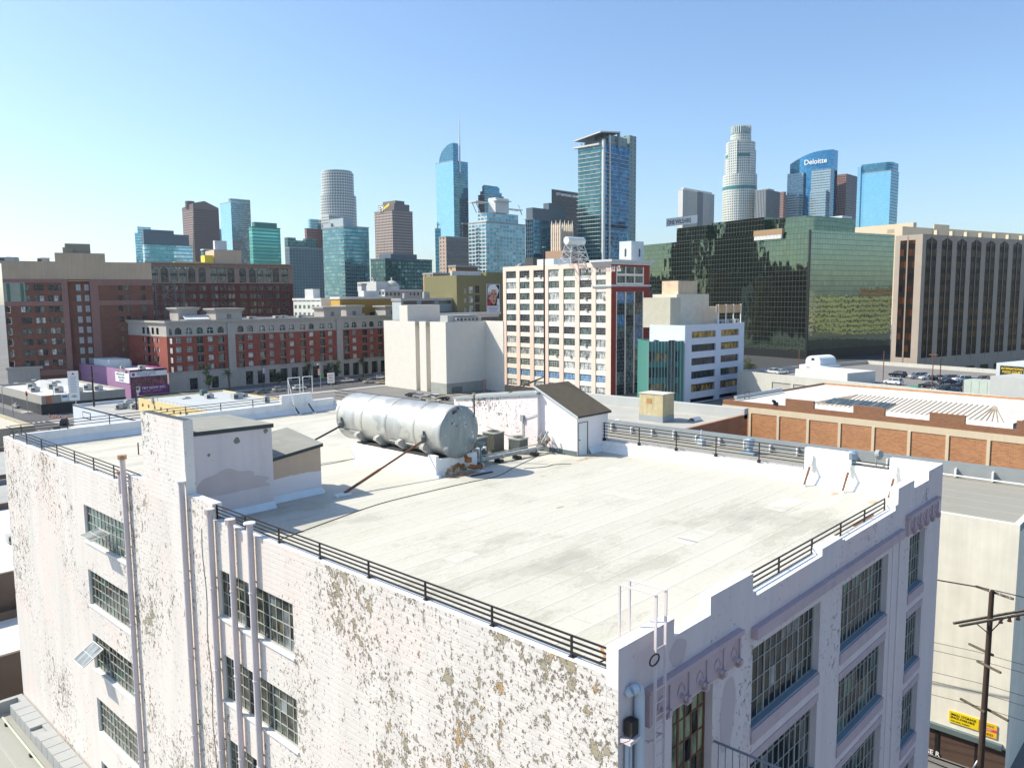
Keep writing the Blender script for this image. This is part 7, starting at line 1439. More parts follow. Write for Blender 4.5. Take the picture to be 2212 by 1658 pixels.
box_building('far_left_shed', 'grey flat roofed shed beyond the white roof at the left edge', -10, 112, 46, 128, 6.5, mat('dim_grey_wall', (.2,.22,.22)), RFG)
box_building('far_left_white_roof', 'second white roofed building farther along at the left edge', -10, 134, 48, 160, 6, mat('brown_side', (.22,.15,.11)), RFG)
box_building('tan_corner_building', 'tan flat roofed building by the side street at the left edge', 24, 176, 48, 226, 7, mat('tan_side', (.42,.37,.28), .8), mat('tan_roof', (.5,.46,.37), .85, var=.1))
B = box_building('back_annex', 'low pale roofed annex in the gap behind the near building at the left edge', -8, 67, 40, 77, 5.0, mat('dim_brown_wall', (.12,.09,.07)), RFW)
# neighbour across the alley
CRW = mat('cream_alley_wall', (.76,.72,.60), .85, var=.16, vs=.5, streak=.18, bump=.1, bs=2)
GRVR = roof_mat('grey_gravel_roof', (.30,.285,.24), 0, 2.2, .5)
B = box_building('alley_building', 'four storey building with a cream side wall and grey roof across the alley', 57, 9.95, 70.2, 62, 17.0, CRW, GRVR, par=.12)
b = MB(); b.wall((B.W-.6,B.D),(0,-1),B.D,16.9,18.0,(),.1,0); b.face([(B.W-.6,0,18.0),(B.W,0,18.0),(B.W,B.D,18.0),(B.W-.6,B.D,18.0)],1); b.box(-.04,-.04,16.6,B.W,-.003,17.03,1); b.build('far_parapet', [mat('grey_parapet', (.27,.29,.29), .85, var=.15, vs=.8), mat('parapet_cap', (.20,.25,.27), .6)], B.root)
for k in range(20): b = MB(); b.box(B.W-.95,1.5+k*2.6,16.95,B.W-.61,1.62+k*2.6,17.8-.1*(k % 3),0); b.build('parapet_bracket', [WHITEP], B.root)
b = MB(); b.bar((B.W-1.2,0,17.12),(B.W-1.2,B.D,17.12),.1,.1,0); b.build('roof_pipe', [WHITEP], B.root)
for (x, y, lab) in ((B.W-2.6,23.5,'a'),(B.W-2.6,14.2,'b')):
    bb = MB(); bb.tube((x,y,16.9),(x,y,17.6),.3,12,0); bb.tube((x,y,17.6),(x,y,18.15),.42,12,0); bb.tube((x,y,18.15),(x,y,18.35),.5,12,0,r2=.25); bb.box(x-.7,y-.7,16.88,x+.7,y+.7,17.1,0); bb.build('turbine_vent', [mat('blue_grey_vent', (.33,.42,.50), .4, metal=.4)], B.root)
b = MB(); b.tube((B.W-1.6,12.6,16.9),(B.W-1.6,12.6,18.1),.06,6); b.tube((B.W-1.6,12.45,18.1),(B.W-1.7,12.2,18.2),.45,12,0,r2=.3); b.build('dish', [mat('dish_grey', (.35,.37,.36))], B.root)
b = MB(); b.tube((B.W-1.8,29,16.9),(B.W-1.8,29,18.4),.08,8); b.box(B.W-2.2,28.7,16.9,B.W-1.4,29.3,17.5); b.build('roof_post', [mat('pale_blue_pipe', (.50,.57,.62))], B.root)
b = MB(); b.box(-.3,0.2,2.0,-.003,30,2.35,0); b.build('canopy_gutter', [mat('gutter_green', (.12,.16,.16), .5)], B.root)
b = MB(); b.wall((-.04,34),(0,-1),34,0,2.0,(),.1,0); [b.box(-.1,1.5+k*2.4,0,-.041,1.75+k*2.4,2.0,1) for k in range(9)]; b.build('lower_front', [mat('brown_front', (.085,.05,.035), .8, var=.2), BLKS], B.root)
text3('HORSE R', .45, WHT, (-.15,5.6,.02+.05), R(-90), B.root, ext=.01)
b = MB(); b.box(-.25,4.0,3.2,-.003,4.0,3.21) if False else None
def signboard(y0, y1, z0, z1, col, lines, label, border=None):
    o = thing('lease_sign', label, 'sign', (56.95, y1, z0)); b = MB(); b.box(-.03,y0-y1,0,.02,0,z1-z0,0); 
    b.build('board', [mat(col[0], col[1], .5, var=.03)], o)
    if border: 
        b = MB(); h = z1-z0
        for q in ((y0-y1,0,0,.03),(y0-y1,h-.03,0,h)): b.box(-.035,q[0],q[1],-.031,q[2],q[3],0)
        b.box(-.035,y0-y1,h*.42,-.031,0,h*.62,1); b.build('coloured_strip', [mat('sign_orange', (.8,.25,.05)), mat('sign_red', (.7,.05,.08))], o)
    for (t, s_, x_, z_, m_, sx) in lines: text3(t, s_, m_, (-.045,-x_,z_), R(-90), o, ext=.002, sx=sx)
signboard(11.55, 13.33, 2.77, 3.57, ('sign_yellow_board', (.85,.62,.01)), [('SMALL STORAGE',.22,.09,.52,BLKS,.92),('SPACE AVAILABLE',.21,.09,.31,BLKS,.86),('FOR LEASE  $100/MO',.12,.14,.1,BLKS,1.0)], 'yellow sign reading small storage space available on the cream alley wall')
signboard(10.5, 11.5, 2.6, 3.52, ('sign_amber_board', (.85,.50,.02)), [('FOR LEASE',.16,.12,.70,mat('sign_green', (.1,.3,.1)),.9),('KELLY PROPERTY',.12,.08,.44,WHT,.72),('797-5151',.2,.08,.1,BLKS,.95)], 'orange edged for lease sign next to the yellow storage sign', True)
# utility pole in the alley
WOODP = mat('creosoted_wood', (.055,.035,.025), .9, var=.4, vs=3, streak=.3)
WEATH = mat('weathered_crossarm', (.13,.105,.075), .9, var=.4, vs=5)
o = thing('utility_pole', 'dark wooden power pole with crossarms in the alley at the right', 'utility pole', (52.5,10.45,0)); og = (52.5,10.45,0)
b = MB(); b.tube((52.5,10.45,0),(52.62,10.4,13.9),.20,12,0,r2=.14); b.build('pole', [WOODP], o, og)
def arm(z, a, L1, L2, off=0, th=.12):
    b = MB(); d = Vector((math.cos(a), math.sin(a), 0)); n = Vector((-d.y, d.x, 0))*off; c = Vector((52.6,10.42,z)); b.bar(c-d*L1+n, c+d*L2+n, th, th, 0); b.build('crossarm', [WEATH], o, og); return c, d, n
for z, a, l1, l2, off in ((13.75,R(68),1.2,1.1,-.18),(12.15,R(-28),2.6,3.4,-.2),(12.15,R(-28),2.6,3.4,.2),(9.9,R(62),.2,1.5,-.22),(9.3,R(62),1.1,.5,.22),(6.4,R(62),1.4,.2,-.22),(6.4,R(62),.2,1.5,.22)):
    c, d, n = arm(z, a, l1, l2, off)
b = MB(); 
for k in range(4): c = Vector((52.6,10.42,12.0))+Vector((math.cos(R(-28)),math.sin(R(-28)),0))*(.9+k*.7); b.tube(c, c-Vector((0,0,.2)), .09, 8, 0); b.tube(c-Vector((0,0,.2)), c-Vector((0,0,.26)), .13, 8, 0)
for k in range(3): c = Vector((52.4,10.1,13.82))+Vector((math.cos(R(68)),math.sin(R(68)),0))*(-.8+k*.6); b.tube(c, c+Vector((0,0,.14)), .05, 6, 1)
b.build('insulator', [mat('brown_porcelain', (.15,.05,.03), .3), mat('grey_porcelain', (.4,.42,.42), .3)], o, og)
b = MB(); b.bar((52.6,10.42,11.2),(51.6,10.95,12.05),.05,.05); b.bar((52.6,10.42,11.2),(53.7,9.85,12.05),.05,.05); b.build('arm_brace', [BLACKM], o, og)
def wire(a, c, sag, label, r=.015):
    a, c = Vector(a), Vector(c); P = [a.lerp(c, k/16)-Vector((0,0,sag*4*(k/16)*(1-k/16))) for k in range(17)]; b = MB(); b.path(P, r, 4); tag(b.build('overhead_wire', [BLACKM], None), label, 'wire', 'overhead wires')
for k, (z, dy) in enumerate(((13.95,-.3),(13.95,.3),(13.95,.8),(9.9,.6),(9.4,.2),(8.0,0),(7.4,0),(6.5,.3))): nm = ['topmost','second highest','third highest','fourth','fifth','sixth','second lowest','lowest'][k]; wire((52.6,10.4+dy,z),(50,60,z+.5),.6,'thin black overhead wire going left from the alley pole, %s of eight' % nm); wire((52.6,10.4+dy,z),(56,-30,z),.6,'thin black overhead wire going right from the alley pole, %s of eight' % nm)
wire((51.5,14.5,2.9),(53.5,2,2.2),.15,'thick bundled service cable sagging low past the utility pole',.05); wire((51.5,14.8,2.6),(53.5,2,1.6),.2,'second low service cable beneath the bundled one by the pole',.04)
b = MB(); b.tube((52.2,10.9,0),(52.3,10.9,2.3),.05,8); b.tube((52.3,10.9,2.3),(52.5,10.6,3.1),.05,8); tag(b.build('riser_pipe', [WHITEP], None), 'white riser pipe beside the foot of the utility pole', 'pipe')
# roofs between: low roof with timber box
B = box_building('brick_edge_building', 'low building with broken brick parapet, skylights and a weathered timber roof box', 71.0, 43.2, 86.5, 72, 17.5, brick_mat('parapet_brick', (.32,.13,.06), (.38,.17,.08), (.4,.28,.2), .5, .18), mat('pale_grey_roof', (.40,.39,.345), .85, var=.2, vs=.3), par=.5)
def rb(name, x, y, z, f, ms): bb = MB(); f(bb); o_ = bb.build(name, ms, B.root); o_.location = (x, y, z); return o_
rb('timber_box', 6.2, 5.8, 17.0, lambda q: (q.box(0,0,.0,2.4,3.2,3.2,0), q.box(-.06,-.1,3.2,2.5,3.3,3.28,1), q.box(-.03,1.5,2.1,-.003,2.2,2.7,2), q.box(-.02,-.02,0,2.42,3.22,.7,3)), [mat('raw_plywood', (.52,.44,.26), .85, var=.35, vs=1.8, streak=.25), mat('box_lid', (.55,.53,.46)), mat('rust_patch', (.45,.24,.08)), mat('box_base', (.33,.36,.37))])
for (x, y) in ((2.2,19.5),(7.5,16),(2.0,9.5),(9.5,3.5),(3,14)):
    rb('skylight', x, y, 17.0, lambda q: (q.box(-.9,-.5,0,.9,.5,.14,1), [q.face([(-.8+0,-.4*math.cos(a0),.14+.35*math.sin(a0)),(.8,-.4*math.cos(a0),.14+.35*math.sin(a0)),(.8,-.4*math.cos(a1),.14+.35*math.sin(a1)),(-.8,-.4*math.cos(a1),.14+.35*math.sin(a1))],0) for a0, a1 in [(math.pi*k/8,math.pi*(k+1)/8) for k in range(8)]]), [WHITEP, FRG])
for k in range(9): rb('parapet_prop', 15.6, 2.5+k*3.1, 17.0, lambda q: (q.bar((0,-.35,0),(.5,0,.95),.07,.07), q.bar((0,.35,0),(.5,0,.95),.07,.07)), [DKS])
b = MB(); b.box(B.W-.8,0,17.0,B.W+.2,B.D,18.2,0); b.box(4,B.D-.8,17.0,B.W,B.D+.2,18.2,0); b.build('far_parapet', [mat('pale_grey_wall', (.45,.46,.44), .85, var=.1)], B.root)
# brick warehouse with buttress bays and metal roof
WHB = brick_mat('warehouse_brick', (.36,.135,.04), (.50,.22,.075), (.40,.26,.17), .62, .20, mort=.03, big=.15); BRD = brick_mat('warehouse_brick_dark', (.20,.08,.035), (.27,.11,.05), (.26,.16,.1), .62, .20, mort=.03, big=.12); BND = mat('warehouse_band', (.62,.52,.36), .85, var=.1, vs=.5, streak=.1)
c0 = atz(1561.5, 862.6, 12.0); c1 = atz(2212, 929.5, 12.0); dv = (c1-c0); ang = math.atan2(dv.y, dv.x)+math.pi/2; Lw_ = dv.length+14; WS = .667
o = thing('brick_warehouse', 'long orange brick warehouse with cream bands and a white metal roof', 'warehouse', (c0.x*WS, c0.y*WS, CAMZ*(1-WS)), ang); wr = o; o.scale = (WS, WS, WS)   # local -y runs to the right of the picture
b = MB(); zb1, zb0 = 11.1, 10.05
b.wall((0,0),(0,-1),Lw_,-15,zb0,(),.1,0); b.wall((0,0),(0,-1),Lw_,zb1,12.0,(),.1,1); b.wall((0,-Lw_),(1,0),40,-15,12.0,(),.1,0); b.wall((40,-Lw_),(0,1),Lw_,-15,12.0,(),.1,0); b.wall((40,0),(-1,0),40,-15,12.0,(),.1,0); b.face([(0,-Lw_,11.6),(40,-Lw_,11.6),(40,0,11.6),(0,0,11.6)],2); b.face([(0,-Lw_,12.0),(.5,-Lw_,12.0),(.5,0,12.0),(0,0,12.0)],1); b.wall((.5,-Lw_),(0,1),Lw_,11.6,12.0,(),.1,1)
b.build('wall', [WHB, BRD, RFW], o)
b = MB(); b.box(-.08,-Lw_,zb0,-.001,.05,zb1,0); b.build('band', [BND], o)
n = 10; st_ = 5.6
for k in range(n+1): b = MB(); y = -.02-k*st_*(1.0); b.box(-.16,y-.45 if k else y-.5,-15,-.002,y,zb0-.004,0); b.build('pilaster', [BND], o)
# stepped parapet pieces
Pp = lambda u, v: -( (Vector((atz(u, v, 12.0).x, atz(u, v, 12.0).y, 0))-Vector((c0.x, c0.y, 0))).length )
for (qa, qb, h) in ((420,632,1.3),(930,1165,1.3),(1503,1770,1.3),(2160,2400,1.3)):
    ua, ub = 1574.5+qa/3.47, 1574.5+qb/3.47; sa = -(Lw_-14)*(ua-1561.5)/650.5; 
    def yy(u):
        r = ray(u, 900); dx = (math.sin(ang), -math.cos(ang)); return -(-cr((c0.x,c0.y), r)/cr(dx, r))
    b = MB(); b.box(0.003,yy(ub),12.0,.5,yy(ua),12.0+h,0); b.build('raised_parapet', [BRD], o)
b = MB(); y0_, y1_ = -15.5, -Lw_+16; xr0, xr1, xm = 2.2, 20, 11; zr0, zr1 = 12.5, 13.7
b.face([(xr0,y1_,zr0),(xr0,y0_,zr0),(xm,y0_-5,zr1),(xm,y1_+5,zr1)][::-1],0) if False else b.face([(xr0,y0_,zr0),(xr0,y1_,zr0),(xm,y1_+5,zr1),(xm,y0_-5,zr1)],0)
b.face([(xm,y0_-5,zr1),(xm,y1_+5,zr1),(xr1,y1_,zr0),(xr1,y0_,zr0)],0); b.face([(xr0,y0_,zr0),(xm,y0_-5,zr1),(xr1,y0_,zr0)],0); b.face([(xr0,y1_,zr0),(xr1,y1_,zr0),(xm,y1_+5,zr1)],0); b.wall((xr0,y0_),(0,-1),y0_-y1_,11.6,zr0,(),.1,1)
MR = mat('white_metal_roof', (.72,.68,.58), .6, var=.12, vs=.6)
for k in range(40):
    y = y0_-.5-k*(y0_-y1_-1)/40; yt = min(max(y, y1_+5), y0_-5); b.bar((xr0,y,zr0+.05),(xm,yt,zr1+.05),.14,.12,2)
b.build('metal_roof', [MR, WHITEP, mat('roof_rib', (.42,.34,.25), .7)], o)
b = MB()
for k in range(11): 
    y = y0_-2.6-k*1.0; f0, f1 = .12, .55; q = lambda f, yy_: (xr0+(xm-xr0)*f, yy_, zr0+(zr1-zr0)*f+.13); b.face([q(f0,y),q(f0,y-.85),q(f1,y-.85),q(f1,y)],0)
b.build('solar_panel', [mat('solar_dark', (.05,.07,.07), .3)], o)
b = MB(); b.tube((3,-.8,12.2),(20,-.8,12.2),.35,8); b.path([(6,-1,11),(6,-1,13),(7.5,-1,13),(7.5,-1,11)],.08,6,1); b.build('roof_duct', [mat('galvanised', (.45,.47,.47)), RUST], o)
b = MB(); b.box(-.1,-11.2,12.0,.3,-10.4,12.5); b.tube((0,-10.8,12.5),(-.4,-10.4,12.8),.25,8); b.build('floodlight', [DKS], o)
# parking garage
GAR = mat('garage_concrete', (.50,.49,.43), .85, var=.12, vs=.3, streak=.15); DECK = mat('garage_deck', (.20,.19,.18), .9, var=.2, vs=.3)
g0 = atz(1593, 799.7, 9.2); gd = Vector((-.27, -.963, 0)).normalized(); ga = math.atan2(gd.y, gd.x)+math.pi/2
o = thing('parking_garage', 'open topped concrete parking garage with cars on its roof deck', 'parking garage', (g0.x, g0.y, 0), ga); gar = o
GL_, GW_ = 105, 62; b = MB()
hs = [(13+i*7.4, 4.9, 19.6+i*7.4, 6.9) for i in range(8)]
b.wall((0,0),(0,-1),GL_,0,9.2,hs,.25,0); b.wall((0,-GL_),(1,0),GW_,0,9.2,(),.2,0); b.wall((GW_,-GL_),(0,1),GL_,0,9.2,(),.2,0); b.wall((GW_,0),(-1,0),GW_,0,9.2,(),.2,0)
b.face([(0,-GL_,8.0),(GW_,-GL_,8.0),(GW_,0,8.0),(0,0,8.0)],1)
for h in hs: b.face([(.24,-h[0],4.9),(.24,-h[2],4.9),(.24,-h[2],6.9),(.24,-h[0],6.9)],2)
th = .25
b.wall((th,-GL_),(0,1),GL_,8,9.2,(),.1,0); b.wall((GW_-th,0),(0,-1),GL_,8,9.2,(),.1,0); b.wall((GW_,-GL_+th),(-1,0),GW_,8,9.2,(),.1,0); b.wall((0,-th),(1,0),GW_,8,9.2,(),.1,0)
for q in ([(0,-GL_),(th,-GL_),(th,0),(0,0)],[(GW_-th,-GL_),(GW_,-GL_),(GW_,0),(GW_-th,0)],[(th,-th),(GW_-th,-th),(GW_-th,0),(th,0)],[(th,-GL_),(GW_-th,-GL_),(GW_-th,-GL_+th),(th,-GL_+th)]): b.face([(p[0],p[1],9.2) for p in q],3)
b.build('wall', [GAR, DECK, mat('garage_inset', (.40,.39,.35), .85, var=.15), WHITEP], o)
def gl(u, v, z): 
    p = atz(u, v, z)-Vector((g0.x, g0.y, 0)); c, s = math.cos(-ga), math.sin(-ga); return (p.x*c-p.y*s, p.x*s+p.y*c)
U = lambda z: 1574.5+z/3.466
V = lambda z: 768.05+z/3.466
b = MB(); xa, ya = gl(U(1000), V(195), 8.6); xb, yb = gl(U(575), V(160), 8.6); b.box(.26,ya,8.0,12,yb,11.2,0); b.build('ramp_house', [mat('ramp_white', (.60,.60,.56), .8, var=.1)], o)
b = MB(); s_ = MB(); xa, ya = gl(U(520), V(150), 8.0); w1 = abs(gl(U(880), V(150), 8.0)[1]-ya); b.box(xa,ya-w1,8.0,xa+8,ya,11.3,0); X_ = xa+1; b.box(X_,ya-w1*.82,11.3,X_+7,ya-w1*.2,12.6,0)
cy = ya-w1*.51; r = w1*.31
for k in range(12):
    a0, a1 = math.pi*k/12, math.pi*(k+1)/12; b.face([(X_,cy+r*math.cos(a1),12.6+r*.6*math.sin(a1)),(X_+7,cy+r*math.cos(a1),12.6+r*.6*math.sin(a1)),(X_+7,cy+r*math.cos(a0),12.6+r*.6*math.sin(a0)),(X_,cy+r*math.cos(a0),12.6+r*.6*math.sin(a0))],0)
b.face([(X_,cy+r*math.cos(math.pi*k/12),12.6+r*.6*math.sin(math.pi*k/12)) for k in range(13)][::-1],0); b.box(X_-.05,cy-.5,12.7,X_-.01,cy+.5,13.4,1); b.box(xa-.05,ya-w1*.75,9.2,xa-.01,ya-w1*.35,10.8,1)
b.build('stair_house', [mat('bluish_white', (.66,.70,.72), .7, var=.05), GK], o)
for k, q in enumerate((338, 1153, 1518, 1575)):
    x, y = gl(U(q), V(200 if q < 1500 else 280), 8.0); x = max(1, x); b = MB(); b.tube((0,0,0),(0,0,8.5 if k != 2 else 9),.11,8); (k == 2) and b.box(-.3,-.9,9,.3,.9,9.25)
    p = b.build('lamp_post', [RUST], None); p.location = (g0.x+math.cos(ga)*x-math.sin(ga)*y, g0.y+math.sin(ga)*x+math.cos(ga)*y, 8.0); tag(p, ['rusty lamp post by the white parked cars on the left of the garage roof','rusty pole at the right end of the white ramp house on the garage roof','rusty lamp post with a white lamp head among the cars on the garage roof','rusty pole without a lamp behind the parked cars on the garage roof'][k], 'lamp post')
# hall with black sign, grey block and equipment box at the right end
x0, y0 = gl(U(1995), V(215), 8.0); o = thing('food_hall', 'pale grey hall with a black and gold sign at the right edge', 'building', (g0.x+math.cos(ga)*x0-math.sin(ga)*y0, g0.y+math.sin(ga)*x0+math.cos(ga)*y0, 0), ga)
b = MB(); b.box(0,-30,0,14,0,13.6,0); b.box(2,-30,13.6,14,-8,15.2,0); b.box(-1.2,-30,8.4,0,1.5,8.9,1); b.build('wall', [mat('hall_grey', (.50,.54,.55), .8, var=.08), DKS], o); b = MB(); b.box(-.12,-6.6,10.6,-.003,-1.0,13.0,0); sg = b.build('sign', [BLKS], o); text3('INTERNATIONAL', .72, YEL, (-.15,-1.3,12.1), R(-90), o, ext=.01, sx=.95); text3('FOOD COURT', .85, YEL, (-.15,-1.6,11.2), R(-90), o, ext=.01, sx=.85)
x0, y0 = gl(U(1990), V(320), 8.0); o = thing('grey_wall_block', 'plain grey concrete block in front of the hall at the right edge', 'building', (g0.x+math.cos(ga)*2-math.sin(ga)*y0, g0.y+math.sin(ga)*2+math.cos(ga)*y0, 0), ga); b = MB(); b.box(0,-40,0,10,0,13.2); b.build('wall', [mat('block_concrete', (.42,.43,.41), .85, var=.12)], o)
x0, y0 = gl(U(1755), V(300), 8.0); o = thing('cooling_unit', 'large pale green cooling unit on white feet on the garage roof', 'cooling unit', (g0.x+math.cos(ga)*max(x0,3)-math.sin(ga)*y0, g0.y+math.sin(ga)*max(x0,3)+math.cos(ga)*y0, 8.0), ga); b = MB(); b.box(0,-7.2,.7,4,0,3.8,0); [b.box(-.03,-7.1+k*1.8,.8,-.003,-7.0+k*1.8,3.7,1) for k in range(5)]; b.build('casing', [mat('pale_green_metal', (.42,.48,.42), .5), FRG], o)
for k in range(6): b = MB(); b.box(.2,-7+k*1.25,0,1.2,-6.3+k*1.25,.7); b.build('foot', [WHITEP], o)
b = MB(); b.box(0,0,0,1.2,2.2,1.4); p = b.build('dumpster', [mat('green_bin', (.05,.25,.18))], None); x0, y0 = gl(U(1395), V(275), 8.0); p.location = (g0.x+math.cos(ga)*max(x0,1.5)-math.sin(ga)*y0, g0.y+math.sin(ga)*max(x0,1.5)+math.cos(ga)*y0, 8.0); p.rotation_euler = (0,0,ga); tag(p, 'green bin by the parapet of the garage roof', 'bin')
# ---------------------------------------------------------------- vehicles
def car(kind, body):
    L_ = {'sedan': 4.7, 'suv': 4.75, 'pickup': 5.5, 'van': 5.0}[kind]; w = .92; b = MB()
    if kind == 'sedan': lo = [(-2.35,.35),(2.35,.35),(2.38,.62),(2.25,.84),(1.2,.95),(-1.7,.98),(-2.33,.9),(-2.4,.6)]; top = [(1.15,.95),(.45,1.42),(-.75,1.45),(-1.65,.98)]
    elif kind == 'suv': lo = [(-2.3,.4),(2.3,.4),(2.36,.75),(2.2,1.0),(1.25,1.1),(-2.2,1.12),(-2.36,.95),(-2.38,.6)]; top = [(1.25,1.1),(.6,1.68),(-1.9,1.70),(-2.22,1.12)]
    elif kind == 'van': lo = [(-2.45,.4),(2.4,.4),(2.45,.75),(2.25,1.0),(1.6,1.12),(-2.4,1.15),(-2.45,.6)]; top = [(1.65,1.12),(.8,1.78),(-2.2,1.8),(-2.4,1.15)]
    else: lo = [(-2.75,.5),(2.7,.5),(2.76,.8),(2.65,1.12),(1.4,1.18),(-2.72,1.15),(-2.78,.7)]; top = [(1.35,1.18),(.65,1.78),(-.75,1.8),(-.95,1.17)]
    def slab(P, w0, w1, mi, b):
        zs = [p[1] for p in P]; z0, z1 = min(zs), max(zs); ww_ = lambda z: w0+(w1-w0)*(z-z0)/(z1-z0)
        for s in (-1, 1): q = [(p[0], s*ww_(p[1]), p[1]) for p in P]; b.face(q if s < 0 else q[::-1], mi)
        for i in range(len(P)): p, r = P[i], P[(i+1) % len(P)]; b.face([(p[0],ww_(p[1]),p[1]),(r[0],ww_(r[1]),r[1]),(r[0],-ww_(r[1]),r[1]),(p[0],-ww_(p[1]),p[1])], mi)
    slab(lo, w, w*.96, 0, b)
    zt = max(p[1] for p in top); xs = sorted(p[0] for p in top if p[1] > zt-.06); b.box(xs[0]-.02,-w*.74,zt-.02,xs[-1]+.02,w*.74,zt+.03,0)
    for s in (-1, 1):
        for i in (0, 2): b.bar((top[i][0],s*w*.93,top[i][1]),(top[i+1][0],s*w*.76,top[i+1][1]),.09,.07,0) if i == 0 else b.bar((top[3][0],s*w*.93,top[3][1]),(top[2][0],s*w*.76,top[2][1]),.09,.07,0)
        b.bar((-.2,s*w*.94,1.0),(-.2,s*w*.78,zt),.09,.05,0)
    if kind == 'pickup': b.box(-2.6,-w*.82,1.16,-1.1,w*.82,1.17,1)
    g = MB(); slab(top, w*.92, w*.76, 0, g)
    return b, g, L_
CG = glass_mat('car_glass', (.02,.03,.035), .05, spec=1.0, var=.3); TYR = mat('tyre', (.015,.015,.015), .8); RIM = mat('alloy', (.4,.4,.4), .35, metal=.7)
_carproto = {}
def place_car(kind, colname, col, loc, rz, label, group):
    paint = mat('paint_'+colname, col, .25, metal=.25, var=.03, spec=.8)
    k = (kind, colname)
    if k not in _carproto:
        b, g, L_ = car(kind, None); bm = b.mesh('body', [paint, DKS]); gm = g.mesh('glasshouse', [CG])
        wb = MB(); wb.tube((0,-.11,0),(0,.11,0),.34,16,0); rbm = MB(); rbm.tube((0,-.12,0),(0,.12,0),.2,10,0)
        hl = MB(); hl.box(0,-.16,0,.05,.16,.13); tl = MB(); tl.box(-.05,-.14,0,0,.14,.16)
        _carproto[k] = (bm, gm, wb.mesh('wheel', [TYR]), rbm.mesh('rim', [RIM]), hl.mesh('headlight', [mat('lamp_clear', (.8,.82,.85), .2)]), tl.mesh('tail_light', [mat('lamp_red', (.4,.02,.02), .3)]), L_)
    bm, gm, wm, rm, hm, tm, L_ = _carproto[k]
    o = thing('parked_car', label, {'pickup': 'pickup truck', 'suv': 'suv', 'van': 'van'}.get(kind, 'car'), loc, rz, group)
    for nm, me, l in (('body', bm, (0,0,0)), ('window_glass', gm, (0,0,0))): q = bpy.data.objects.new(nm, me); COL.objects.link(q); q.parent = o; q.location = l
    for x in (-L_*.29, L_*.30):
        for s in (-1, 1):
            q = bpy.data.objects.new('wheel', wm); COL.objects.link(q); q.parent = o; q.location = (x, s*.83, .34); r = bpy.data.objects.new('rim', rm); COL.objects.link(r); r.parent = q
    z = .68 if kind == 'sedan' else .85
    for s in (-1, 1):
        q = bpy.data.objects.new('headlight', hm); COL.objects.link(q); q.parent = o; q.location = (L_*.49-.03, s*.66, z-.1); q = bpy.data.objects.new('tail_light', tm); COL.objects.link(q); q.parent = o; q.location = (-L_*.49-.03, s*.68, z-.05)
    return o
WH, SI, BK_, DB, GY = ('white',(.75,.76,.78)), ('silver',(.42,.43,.44)), ('black',(.012,.013,.016)), ('dark_blue',(.015,.03,.06)), ('grey',(.14,.15,.16))
gs = 'cars in the street before the arcade'
for (u, v, kind, c, rz, lab) in ((603.8,844.8,'suv',SI,0,'silver suv in the street directly left of the white hoop frames'),(646.6,841.2,'suv',WH,0,'white suv seen through the white hoop frames on the parapet'),(748.4,825.6,'pickup',WH,0,'white pickup truck parked before the arcade, right of the leafy street tree'),
    (786.8,822.6,'sedan',BK_,0,'black sedan parked under the right hand palm'),(720,830,'sedan',BK_,0,'black sedan parked left of the white pickup truck'),(820.7,818.2,'suv',WH,0,'white suv at the right end of the arcade beside the blank building'),(797,827,'sedan',SI,0,'silver sedan in the near lane below the right hand palm'),(826,829,'sedan',('sand',(.45,.38,.26)),0,'sand coloured sedan in the near lane next to the blank building'),(567,849,'sedan',GY,0,'grey sedan at the left end of the parked row before the arcade')):
    place_car(kind, c[0], c[1], tuple(atz(u, v, .02)), rz, lab, gs)
gr = 'cars parked on the garage roof'
gc = [(390,136,'sedan',WH,ga,'white sedan with its nose to the white stair house, left end of the garage roof'),(335,138,'pickup',WH,ga+1.5,'white pickup nose on beside the white sedan on the garage roof'),
 (1230,215,'suv',WH,ga+1.57,'white crossover in front of the other cars, just right of the ramp house'),(1265,160,'suv',BK_,ga+1.57,'black suv in the back row just right of the ramp house'),(1415,172,'van',SI,ga+2.6,'silver minivan angled in the back row of the garage roof'),(1495,180,'sedan',WH,ga+2.6,'white sedan in the back row right of the silver minivan'),
 (1575,185,'sedan',BK_,ga+2.6,'black sedan in the back row behind the rusty lamp post'),(1645,190,'suv',GY,ga+2.6,'grey suv in the back row between a black sedan and a white crossover'),(1745,195,'suv',WH,ga+2.6,'white crossover in the back row behind the dark blue cars'),(1640,215,'sedan',DB,ga+2.6,'dark blue sedan in the middle row with a pale bonnet'),(1735,240,'sedan',BK_,ga+2.7,'long black sedan in the middle row left of the cooling unit'),
 (1790,215,'suv',DB,ga+2.6,'dark blue suv right of the long black sedan'),(1905,200,'suv',('maroon',(.09,.015,.02)),ga+2.7,'dark maroon suv near the hall with the black sign'),(1970,205,'suv',('tan',(.42,.38,.3)),ga+2.7,'tan suv against the grey block at the right end'),(1925,238,'sedan',BK_,ga+2.7,'black sedan right behind the cooling unit'),
 (1500,240,'sedan',BK_,ga+1.7,'black sedan in the front row left of the rusty lamp post'),(1585,272,'suv',GY,ga+2.9,'grey suv in the front row right of the rusty lamp post'),(1690,275,'sedan',DB,ga+1.9,'dark blue sedan close to the left side of the cooling unit')]
for (q, y, kind, c, rz, lab) in gc:
    p = atz(U(q), V(y), 8.0); place_car(kind, c[0], c[1], tuple(p), rz, lab, gr)
gl2 = 'cars in the lot behind the tank'
